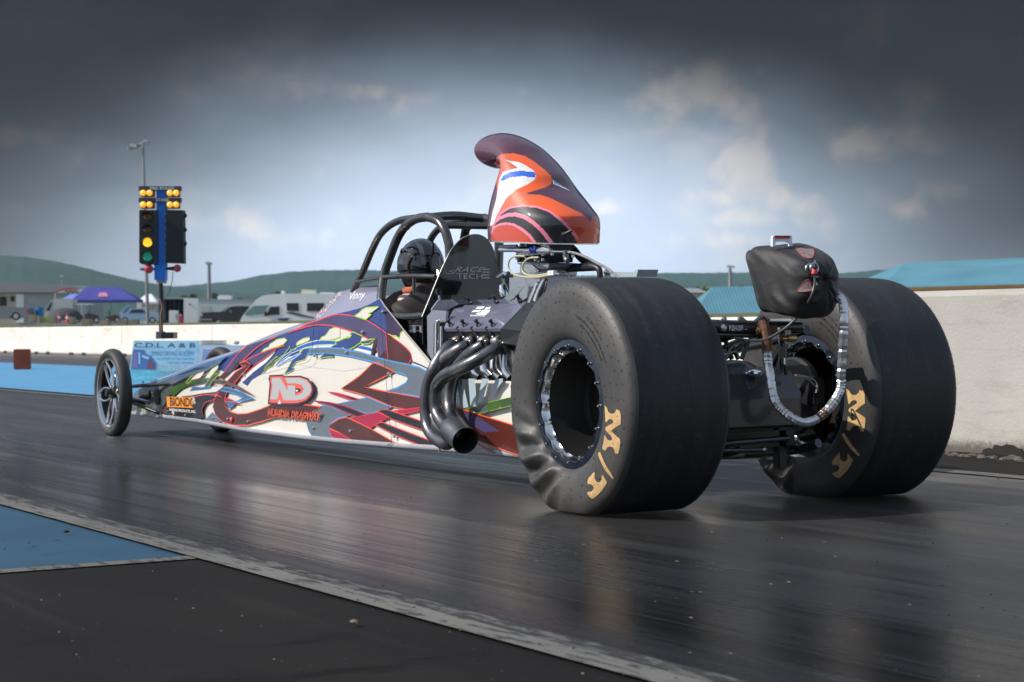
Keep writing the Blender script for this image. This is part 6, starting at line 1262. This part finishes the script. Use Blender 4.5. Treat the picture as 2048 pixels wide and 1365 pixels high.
# lattice bars seen between the tyres
mb = MB()
for (x0, y0, x1, y1) in ((110, 600, 200, 560), (120, 650, 215, 575), (150, 655, 120, 570), (180, 655, 150, 590), (195, 655, 240, 540)): mb.cyl(atx(*Z('z7', [(x0, y0)])[0], .05), atx(*Z('z7', [(x1, y1)])[0], .05), .009, M_ft2, 10)
mb.build('chassis_brace', CAR)

# ------------------------------------------------------------------ parachute pack (hangs on the frame, would move with the car but is its own bag)
def cloth_mat(name, c0, c1, rough, bs):
    m, t, p = nodes_mat(name); a = noise_n(t, 7, (1, 1, 1), 4, .6); wv = noise_n(t, bs, (1, 1, 1), 3, .6); f = noise_n(t, 14, (1, 1, 2.2), 5, .6, (4, 4, 4))
    c = mixc(t, mrange(t, a, .3, .7, 0, 1), c0, c1); t.links.new(c, p.inputs['Base Color']); p.inputs['Roughness'].default_value = rough; p.inputs['Sheen Weight'].default_value = .06
    bump_n(t, p, f, .22, .01); return m
M_bag = cloth_mat('parachute_nylon', (.0055, .0055, .006), (.011, .0105, .011), .62, 300)
cpt = aty(1590, 567, .03)
# outline of the flank (toward -Y) and of the rear face, lofted with cushioned sides; rings run along the car
def ring_at(x, yc, zc, hy, hz, e, n=64, sk=0.):
    o = []
    for j in range(n):
        a = 2 * pi * j / n; ca, sa = cos(a), sin(a); o.append(Vector((x + sk * sa, yc + hy * abs(ca) ** (2 / e) * (1 if ca > 0 else -1), zc + hz * abs(sa) ** (2 / e) * (1 if sa > 0 else -1))))
    return o
zc_ = cpt.z
RGB = [(.235, .02, zc_ + .012, .002, .001, 5), (.237, .02, zc_ + .012, .118, .108, 7), (.25, .02, zc_ + .012, .128, .118, 7), (.29, .02, zc_ + .016, .134, .126, 6), (.34, .02, zc_ + .016, .138, .131, 5), (.39, .02, zc_ + .012, .138, .130, 4.2), (.44, .02, zc_ + .006, .134, .122, 3.4), (.485, .02, zc_ + .0, .124, .110, 2.8), (.52, .02, zc_ - .004, .106, .092, 2.3), (.545, .02, zc_ - .004, .080, .066, 2), (.558, .02, zc_ + .0, .046, .036, 2), (.556, .02, zc_ + .01, .018, .014, 2), (.545, .02, zc_ + .012, .004, .004, 2)]
P_ = [ring_at(*r) for r in RGB]; colz = [catmull([P_[i][j] for i in range(len(P_))], 6) for j in range(64)]; GA = Vector((.555, .02, zc_ + .012)); mb = MB(); rr_ = []
for i in range(len(colz[0])):
    row = []
    for j in range(64):
        p = colz[j][i].copy(); d = (p - GA); dist = d.length; a = atan2(d.z, d.y) ; k = min(1, dist / .06) * exp(-dist / .14)
        if p.x > .245: p += Vector((.75, -.1, .3)) * (.011 * k * sin(a * 11 + 2 * noise.noise(p * 9))) + p.normalized() * 0; 
        if p.x > .24: n_ = Vector((0, p.y - .02, p.z - zc_)).normalized(); p += n_ * (.013 * noise.noise(Vector((p.x * 9, p.y * 8, p.z * 8))) + .010 * noise.noise(Vector((p.x * 16 + p.z * 22, p.z * 7, p.y * 9 + 5))))
        # corner drape: lower rear sags, upper front stays square
        p.x -= (p.z - zc_) * .40 * max(0, 1 - (p.x - .235) / .30); p.y = .02 + (p.y - .02) * .84; p.z = zc_ + (p.z - zc_) * .96; p.x = .39 + (p.x - .39) * .88
        p.z -= .020 * max(0, (p.x - .28) / .25) * (1 if p.z < zc_ else 0); row.append(p)
    rr_.append(row)
mb.loft(rr_, M_bag, False); BAG = thing('parachute_pack', 'black nylon parachute pack tied shut behind the engine, between the rear tyres', 'parachute', (.39, .02, zc_))
bg_ = mb.build('bag', BAG, ang=70)
BV = BVHTree.FromPolygons([tuple(v) for v in mb.v], [tuple(f) for f in mb.f])
def onbag(px, py, e=.004):
    v = ray(px, py).normalized(); h = BV.ray_cast(CAM, v); 
    if h[0] is None: return CAM + v * 7.0
    return h[0] - v * e
M_patch = mat('patch_print', (.20, .10, .095), .7, var=.5, vscale=90, col2=(.26, .23, .22)); 
for o in ([(345, 172), (400, 178), (450, 180), (460, 205), (450, 235), (415, 238), (375, 215)], [(358, 445), (385, 400), (408, 375), (432, 372), (440, 405), (442, 440)]):
    mb = MB(); Q = [Vector((p[0], p[1], 0)) for p in Z('n', o)]; Q = catmull(Q, 3, closed=True); c_ = sum(Q, Vector()) / len(Q)
    rings = [[onbag(*(c_ + (q - c_) * s)[:2]) for q in Q] for s in (1, .8, .6, .4, .2, .03)]; mb.loft(rings, M_patch, False)
    mb.tube(rings[0] + [rings[0][0]], .0012, mat('red_stitch', (.45, .05, .04), .7), 6, 1)
    mb.build('sewn_patch', BAG, False)
mb = MB(); G = [onbag(*p, .012) for p in Z('n', [(432, 305), (460, 300)])]
for g_ in G: mb.tube([g_ + Vector((0, .016 * cos(a), .016 * sin(a))) for a in [2 * pi * i / 16 for i in range(17)]], .0045, M_bolt, 8, 1)
mb.tube([onbag(*p, .014) for p in Z('n', [(462, 300), (465, 255)])], .0035, M_bolt, 8, 1); mb.tube([onbag(*p, .012) for p in Z('n', [(440, 350), (485, 357)])], .003, M_bolt, 6, 1); mb.tube([onbag(*p, .012) for p in Z('n', [(460, 360), (468, 390), (480, 405)])], .004, M_bolt, 6, 2)
mb.tube([onbag(*p, .018) for p in Z('n', [(462, 315), (461, 340)])], .011, M_redp, 10, 1); mb.build('closing_pin', BAG)
mb = MB(); cp = [(461, 330), (462, 400), (440, 480), (390, 560), (320, 640), (240, 700), (150, 745), (60, 748), (-20, 735), (-60, 725)]
mb.tube([onbag(*p, .020) if i < 3 else atx(*p, .56 - .03 * i) for i, p in enumerate(Z('n', cp))], .0045, mat('release_cable', (.10, .10, .10), .35, .3), 10, 6); mb.tube([atx(*p, .32) for p in Z('n', [(80, 748), (110, 732), (150, 728), (158, 738)])], .006, M_bright, 8, 3); mb.build('release_cable', BAG)
mb = MB()
k0 = [atx(*p, .36) for p in Z('n', [(190, 166), (190, 112), (196, 100), (302, 98), (310, 104), (314, 164), (298, 164), (296, 142), (280, 136), (225, 136), (208, 142), (203, 166)])]
mb.prism(k0, (.012, .0, 0), mat('white_launcher', (.72, .74, .78), .3)); mb.prism([atx(*p, .3735) for p in Z('n', [(215, 98), (306, 98), (306, 116), (215, 116)])], (-.002 + .006, 0, 0), mat('red_label', (.35, .01, .015), .35)); mb.build('launcher_bracket', BAG, False)
# foil wrapped tether loop
FL = cloth_mat('crumpled_foil', (.45, .45, .44), (.62, .62, .61), .28, 200); p_ = FL.node_tree.nodes['Principled BSDF']; p_.inputs['Metallic'].default_value = .85
hl = [(640, 372), (655, 368), (672, 388), (678, 440), (677, 520), (672, 620), (665, 720), (664, 780), (650, 825), (620, 872), (580, 915), (535, 945), (490, 955), (445, 942), (400, 910), (362, 872), (342, 820), (330, 740), (318, 670), (316, 622)]
hx = [.50, .53, .55, .56, .56, .55, .54, .53, .53, .52, .51, .50, .49, .48, .46, .44, .42, .40, .37, .35]
HP = [atx(*Z('z7', [p])[0], x) for p, x in zip(hl, hx)]; HP, _ = catmull(HP, 9, [0] * len(HP)); random.seed(6); rad = [.0165 * (1 + .16 * noise.noise((i * .7, 0, 0)) + random.uniform(-.09, .09)) for i in range(len(HP))]
mb = MB(); mb.tube(HP, rad, FL, 9, 1); o = mb.build('foil_tether', BAG, True, 20)
mb = MB(); iw = [i for i in range(len(HP)) if .50 < i / len(HP) < .62 or .76 < i / len(HP) < .80]; mb.tube([HP[i] for i in iw if i / len(HP) < .63][:9], .0175, M_rust, 9, 1); mb.build('rusty_wrap', BAG, True, 20); mb = MB(); mb.tube([HP[-1], HP[-1] + Vector((0, 0, .05)), HP[-1] + Vector((-.02, .0, .11))], .0185, M_rust, 10, 2); mb.build('rusty_wrap', BAG, True, 20)

# ------------------------------------------------------------------ driver
DRV = thing('person', 'driver in a black race suit and glossy black helmet, seated in the roll cage', 'person', (-2.35, 0, .25))
M_suit = cloth_mat('race_suit', (.012, .008, .008), (.030, .015, .013), .7, 200)
def skinmesh(name, nodes, edges, m, parent, root=0, sub=2):
    me = bpy.data.meshes.new(name); me.from_pydata([n[0] for n in nodes], edges, []); me.materials.append(m); o = bpy.data.objects.new(name, me); COL.objects.link(o); o.parent = parent; o.matrix_parent_inverse = parent.matrix_basis.inverted() if parent.parent is None else Matrix.Identity(4)
    o.modifiers.new('skin', 'SKIN'); 
    if not me.skin_vertices: return o
    for i, n in enumerate(nodes): me.skin_vertices[0].data[i].radius = n[1]
    me.skin_vertices[0].data[root].use_root = True; s = o.modifiers.new('sub', 'SUBSURF'); s.levels = sub; s.render_levels = sub; o.modifiers['skin'].use_smooth_shade = True; return o
N = [((-2.20, 0, .36), (.15, .11)), ((-2.27, 0, .50), (.15, .11)), ((-2.36, 0, .64), (.17, .12)), ((-2.43, 0, .755), (.12, .085)), ((-2.48, 0, .84), (.06, .06)), ((-2.53, 0, .93), (.085, .09)), ((-2.55, 0, 1.0), (.08, .085))]
E_ = [(i, i + 1) for i in range(6)]
for s in (-1, 1):
    b = len(N); N += [((-2.42, s * .17, .745), (.075, .065)), ((-2.50, s * .225, .60), (.052, .052)), ((-2.58, s * .215, .50), (.045, .045)), ((-2.70, s * .16, .57), (.036, .036)), ((-2.82, s * .125, .64), (.026, .028)), ((-2.30, s * .11, .34), (.10, .09)), ((-2.62, s * .12, .44), (.075, .075)), ((-2.85, s * .11, .46), (.058, .06)), ((-3.05, s * .10, .32), (.045, .045)), ((-3.14, s * .10, .24), (.036, .04)), ((-3.22, s * .10, .28), (.03, .036))]
    E_ += [(3, b), (b, b + 1), (b + 1, b + 2), (b + 2, b + 3), (b + 3, b + 4), (0, b + 5), (b + 5, b + 6), (b + 6, b + 7), (b + 7, b + 8), (b + 8, b + 9), (b + 9, b + 10)]
    h = Vector((-2.845, s * .125, .655)); c0_ = len(N); N.append((tuple(h), (.030, .018))); E_.append((b + 4, c0_))
    for q, (dy, L) in enumerate(((.022, .030), (.008, .034), (-.006, .032), (-.019, .026))):
        f0 = len(N); p0 = h + Vector((-.018, dy * 1.0, .018)); p1 = p0 + Vector((-L * .6, 0, .002)); p2 = p1 + Vector((.004, 0, -L * .7)); N += [(tuple(p0), (.0085, .0085)), (tuple(p1), (.008, .008)), (tuple(p2), (.0075, .0075))]; E_ += [(c0_, f0), (f0, f0 + 1), (f0 + 1, f0 + 2)]
    f0 = len(N); N += [((h.x + .004, h.y - s * .026, h.z + .004), (.010, .010)), ((h.x - .012, h.y - s * .034, h.z - .010), (.009, .009))]; E_ += [(c0_, f0), (f0, f0 + 1)]
skinmesh('body', N, E_, M_suit, DRV)
M_hel = mat('helmet_black', (.008, .008, .009), .08, coat=1); hc = aty(842, 530, 0.0)
mb = MB(); n = 48; rings = []
for i in range(33):
    th = pi * i / 32; zz = cos(th); q = sin(th); row = []
    for j in range(n):
        a = 2 * pi * j / n; fx = cos(a); rx = .132 if fx < 0 else .122; w_ = .110 * (1 - .10 * max(0, -zz)); z = hc.z + (.128 if zz > 0 else .142) * zz; x = hc.x + rx * q * fx + (-.02 * max(0, -zz) if fx < 0 else .015 * max(0, -zz) * q); row.append(Vector((x, hc.y + w_ * q * sin(a), z)))
    rings.append(row)
mb.loft(rings[:28], M_hel, False); hel = mb.build('helmet', DRV, ang=70)
mb = MB(); GS = mat('helmet_grey_stripe', (.055, .055, .058), .15, coat=1)
for (yy0, yy1) in ((-.055, -.035), (.035, .055)):
    L_ = []
    for i in range(26): th = pi * (.04 + .62 * i / 25); L_.append([Vector((hc.x + .1235 * sin(th) * sqrt(max(0, 1 - (y / .112) ** 2)), hc.y + y, hc.z + .1300 * cos(th) * sqrt(max(0, 1 - (y / .112) ** 2)))) for y in (yy0, yy1)])
    mb.loft(L_, GS, False, False)
P_r = [Vector((hc.x + .02 + .075 * cos(a), hc.y - .106 + .03 * (abs(cos(a)) ** 2), hc.z + .0 + .075 * sin(a))) for a in [pi * .1 + pi * .9 * i / 16 for i in range(17)]]; mb.tube(P_r, .005, GS, 8, 1); mb.build('helmet_stripe', hel, True, fixn=False)
mb = MB(); mb.loft([[Vector((hc.x - .128 * cos(a) * k, hc.y + .112 * sin(a) * k, hc.z + z)) for a in [(-1.15 + 2.3 * i / 20) for i in range(21)]] for z, k in ((.045, .95), (.02, 1.0), (-.01, 1.01), (-.035, .99))], mat('visor', (.01, .01, .012), .03), False, False); mb.build('visor', hel)
mb = MB(); mb.lathe((hc.x + .012, hc.y, hc.z - .142), (0, 0, 1), [(.085, .0), (.098, .012), (.097, .026), (.085, .034)], mat('neck_brace_red', (.45, .12, .06), .8, var=.2, vscale=20), 32)
mb.lathe((hc.x + .012, hc.y, hc.z - .176), (0, 0, 1), [(.105, -.012), (.122, .004), (.118, .024), (.09, .036)], mat('collar_white', (.62, .48, .46), .8, var=.2, vscale=25), 32); mb.build('neck_collar', DRV)
mb = MB()
for s in (-1, 1): mb.tube([(hc.x + .06, s * .06, hc.z - .17), (hc.x + .02, s * .12, hc.z - .185), (hc.x - .06, s * .10, hc.z - .24), (hc.x - .09, s * .07, hc.z - .33)], [.012, .014, .014, .012], M_redp if s < 0 else M_eb, 8, 4)
mb.build('harness_strap', DRV)

# ------------------------------------------------------------------ starting light tower
TD = 21.3; g = BG(TD); T_ = lambda x, y, dd=0: g.P(*Z('t', [(x, y)])[0], dd)
M_twb = mat('tower_blue', (.015, .16, .55), .45, var=.1, vscale=4); M_box = mat('light_box_black', (.012, .013, .012), .55); M_lamp_on = mat('amber_lamp_lit', (.9, .55, .05), .4, emit=(1, .55, .02, .95)); M_lamp_glow = mat('amber_lamp_top', (.9, .5, .05), .4, emit=(1, .50, .05, .62)); M_lamp_rim = mat('amber_rim', (.45, .12, .005), .5)
M_amb_off = mat('amber_lamp_off', (.14, .065, .01), .3); M_grn = mat('green_lamp', (.02, .22, .13), .25, emit=(.01, .25, .14, .35)); M_rl = mat('red_lamp_cap', (.42, .03, .05), .35); M_txt = mat('sign_white', (.6, .6, .62), .5)
TW = thing('starting_light_tower', 'drag strip starting light tower on a blue column with its third amber lamp lit', 'starting lights', g.P(322, 783))
def tb(mb, x0, y0, x1, y1, th, m, dd=0): return mb.prism([T_(x0, y0, dd), T_(x1, y0, dd), T_(x1, y1, dd), T_(x0, y1, dd)], DH * th, m)
mb = MB(); tb(mb, 236, 362, 298, 850, .12, M_twb, .0); tb(mb, 225, 845, 297, 945, .14, M_twb, -.02); tb(mb, 238, 945, 292, 965, .12, M_steel, 0); mb.build('column', TW, False)
mb = MB(); mb.tube([T_(258, 960, .06), T_(262, 1060, .06), T_(258, 1180, .06), T_(262, 1300, .06)], [.022, .028, .022, .024], M_eb, 12, 3); mb.tube([T_(256, 1060, 0), T_(272, 1120, 0), T_(262, 1180, 0), T_(270, 1285, 0)], .006, mat('tan_cable', (.35, .18, .08), .7), 6, 4); mb.tube([T_(345, 890, 0), T_(338, 960, 0), T_(320, 1020, 0), T_(305, 1050, 0)], .004, M_eb, 6, 4); mb.build('lower_post', TW)
mb = MB(); tb(mb, 233, 1280, 270, 1326, .25, mat('base_grey', (.10, .12, .12), .7)); tb(mb, 270, 1284, 350, 1325, .25, M_eb, -.02); mb.build('base_box', TW, False)
for (y0, y1, st, q) in ((335, 364, 'PRE STAGE', (200, 355)), (410, 440, 'STAGE', (236, 320))):
    mb = MB(); tb(mb, 125, y0, 395, y1, .10, mat('name_board', (.05, .055, .065), .6), -.03); nb = mb.build('name_board', TW, False); mb = MB(); put_text(mb, st, [T_(q[0], y1 - 5, -.036), T_(q[1], y1 - 5, -.036), T_(q[1], y0 + 5, -.036), T_(q[0], y0 + 5, -.036)], M_txt, .03); mb.build('board_lettering', nb, False, fixn=False)
for y in (380, 456):
    for x in (157, 198, 330, 370):
        c = T_(x, y, -.05); mb = MB(); mb.lathe(c, -DH, [(.034, -.05), (.036, .0), (.033, .004)], M_lamp_rim, 20); mb.lathe(c, -DH, [(.033, .003), (.024, .014), (.001, .020)], M_lamp_glow, 20); mb.build('stage_lamp', TW)
    mb = MB(); tb(mb, 135, y - 22, 222, y + 24, .05, M_lamp_rim, .01); tb(mb, 308, y - 22, 388, y + 24, .05, M_lamp_rim, .01); mb.build('lamp_housing', TW, False)
mb = MB(); mb.prism([T_(x, y, -.10) for x, y in ((136, 500), (142, 492), (228, 492), (230, 845), (150, 843), (136, 830))], DH * .16, M_box); mb.prism([T_(230, 492, -.10), T_(262, 492, .05), T_(262, 843, .05), T_(230, 843, -.10)], DH * .03, mat('box_side', (.07, .06, .055), .5)); lb = mb.build('light_box', TW, False)
for y, m, r in ((530, M_amb_off, 26), (615, M_amb_off, 26), (702, M_lamp_on, 30), (793, M_grn, 30)):
    c = T_(191, y, -.105); k = r / 3.25 * g.m; mb = MB(); mb.lathe(c, -DH, [(k, 0), (k * .9, .006), (k * .5, .014), (.001, .018)], m, 28); mb.build('signal_lamp', lb)
    mb = MB(); q_ = [c + RH * (k * 1.12 * cos(a)) + UZ * (k * 1.12 * sin(a)) for a in [radians(d) for d in range(0, 181, 12)]]; mb.loft([q_, [p - DH * .07 for p in q_]], M_box, False, False); mb.build('lamp_hood', lb)
mb = MB(); mb.prism([T_(x, y, -.06) for x, y in ((303, 490), (416, 492), (420, 838), (303, 833))], DH * .16, M_box)
for y in (525, 617, 707): mb.sphere(T_(416, y, .02), .030, M_box, 1, 1, 1, 14, 10)
for y in range(500, 830, 48): tb(mb, 297, y, 304, y + 26, .02, M_txt, -.02)
mb.build('light_box', TW, False)
for x, y, r, dd in ((193, 873, 30, -.06), (377, 869, 25, -.04)):
    c = T_(x, y, dd); mb = MB(); mb.sphere(c, r / 3.25 * g.m, M_rl, 1, 1, 1, 20, 14); mb.tube([c + DH * .03, c + DH * .05 + RH * (-.10 if x < 250 else -.13)], [.03, .012], M_box, 12, 1); mb.tube([T_(250, 870, .05), T_(200 if x < 250 else 350, 872, .05)], .012, M_box, 8, 1); mb.build('red_lamp', TW)
# sign board leaning at the tower's foot
g = BG(20.6); A_ = lambda x, y, dd=0: g.P(*Z('a', [(x, y)])[0], dd)
SG = thing('sign_board', 'pale blue driving academy sign board leaning at the foot of the starting light tower', 'sign', A_(500, 560))
M_sg = mat('sign_pale_blue', (.50, .80, .90), .45, vscale=5, col2=(.62, .86, .93)); M_sg2 = mat('sign_turquoise', (.20, .72, .80), .45, var=.2, vscale=8); M_st = mat('sign_slate', (.08, .14, .26), .5); M_sb = mat('sign_blue_text', (.03, .20, .45), .5); M_smau = mat('sign_mauve', (.35, .26, .48), .5); M_spic = mat('sign_photo_blue', (.14, .26, .55), .5); M_srd = mat('sign_photo_red', (.34, .12, .17), .5)
mb = MB(); mb.prism([A_(190, 12), A_(1085, 12), A_(1010, 570, -.0), A_(105, 560)], DH * .03, M_sg); sb = mb.build('board', SG, False)
mb = MB(); LZ = [0]
def sp(o, m): LZ[0] += 1; mb.poly([A_(x, y, -.0015 - .0008 * LZ[0]) for x, y in o], m)
sp([(140, 405), (640, 430), (900, 420), (1028, 440), (1012, 565), (108, 556)], M_sg2)
sp([(180, 130), (340, 140), (350, 190), (440, 230), (500, 330), (490, 410), (150, 402)], M_spic); sp([(195, 180), (235, 170), (240, 380), (165, 390)], M_smau); sp([(250, 170), (275, 175), (280, 330), (255, 330)], M_sg); sp([(380, 290), (430, 280), (460, 330), (455, 400), (370, 400)], M_srd); sp([(300, 200), (400, 240), (390, 270), (300, 240)], M_sg)
def st(t_, q, m, b=.0, sh=0.): LZ[0] += 1; put_text(mb, t_, [A_(x, y, -.0015 - .0008 * LZ[0]) for x, y in q], m, b, shear=sh)
st('C.D.L. A & B', [(195, 105), (1030, 108), (1035, 45), (205, 42)], M_st, .015); st('DIMINO DRIVING ACADEMY', [(415, 218), (1018, 222), (1028, 160), (425, 158)], M_sb, .0, .2)
st('ALL PHASES OF CDL TRAINING', [(500, 272), (1015, 275), (1018, 248), (505, 246)], M_sb); st('CERTIFIED TRAINING', [(650, 328), (1005, 330), (1010, 302), (655, 300)], M_sb); st('570-226-3', [(495, 412), (905, 425), (912, 352), (502, 345)], M_txt, .03)
st('CALL US TODAY', [(190, 470), (700, 490), (702, 455), (192, 430)], M_txt); st('DIMINO', [(180, 530), (640, 545), (650, 495), (190, 485)], M_sg); mb.build('sign_print', sb, False, fixn=False)
mb = MB(); mb.cyl(A_(230, 60, .03), A_(260, 600, .22), .012, M_steel, 8); mb.cyl(A_(980, 60, .03), A_(990, 600, .22), .012, M_steel, 8); mb.build('stand', SG)
g = BG(21.0); mb = MB(); EB = thing('timing_cabinet', 'white timing cabinet with a lavender panel beside the driving academy sign', 'cabinet', A_(1300, 560))
mb.prism([A_(1040, 70), (A_(1400, 70)), A_(1640, 80), A_(1700, 600), A_(1010, 590)], DH * .35, M_white); mb.build('cabinet_body', EB, False)
mb = MB(); [mb.prism([A_(1095, 10 + k * 16), A_(1395, 10 + k * 16), A_(1400, 20 + k * 16), A_(1085, 20 + k * 16)], DH * .3, M_greyp) for k in range(4)]; mb.build('louvre', EB, False)
mb = MB(); mb.prism([A_(1130, 130, -.01), A_(1310, 130, -.01), A_(1290, 230, -.01), A_(1120, 290, -.01)], DH * .02, mat('lavender_panel', (.42, .48, .72), .5)); mb.build('panel', EB, False)
mb = MB(); mb.sphere(A_(1570, 42, .1), .035, M_greyp, 1, 1, .6); mb.build('beacon', EB)
# wheel stops: overcast tidy-up
S.cycles.max_bounces = 8; S.cycles.transparent_max_bounces = 12

# ------------------------------------------------------------------ thin summer haze: one even volume round everything
HZ = bpy.data.materials.new('haze'); HZ.use_nodes = True; t = HZ.node_tree; t.nodes.clear(); o_ = t.nodes.new('ShaderNodeOutputMaterial'); v_ = t.nodes.new('ShaderNodeVolumePrincipled')
v_.inputs['Color'].default_value = (.70, .84, .98, 1); v_.inputs['Density'].default_value = .00008; v_.inputs['Anisotropy'].default_value = .3; t.links.new(v_.outputs[0], o_.inputs['Volume'])
mb = MB(); mb.box((-3300, 3300, 62), (9000, 9400, 127), HZ); h_ = mb.build('haze', smooth=False); h_['kind'] = 'stuff'; h_['label'] = 'thin pale blue summer haze over the far hills'
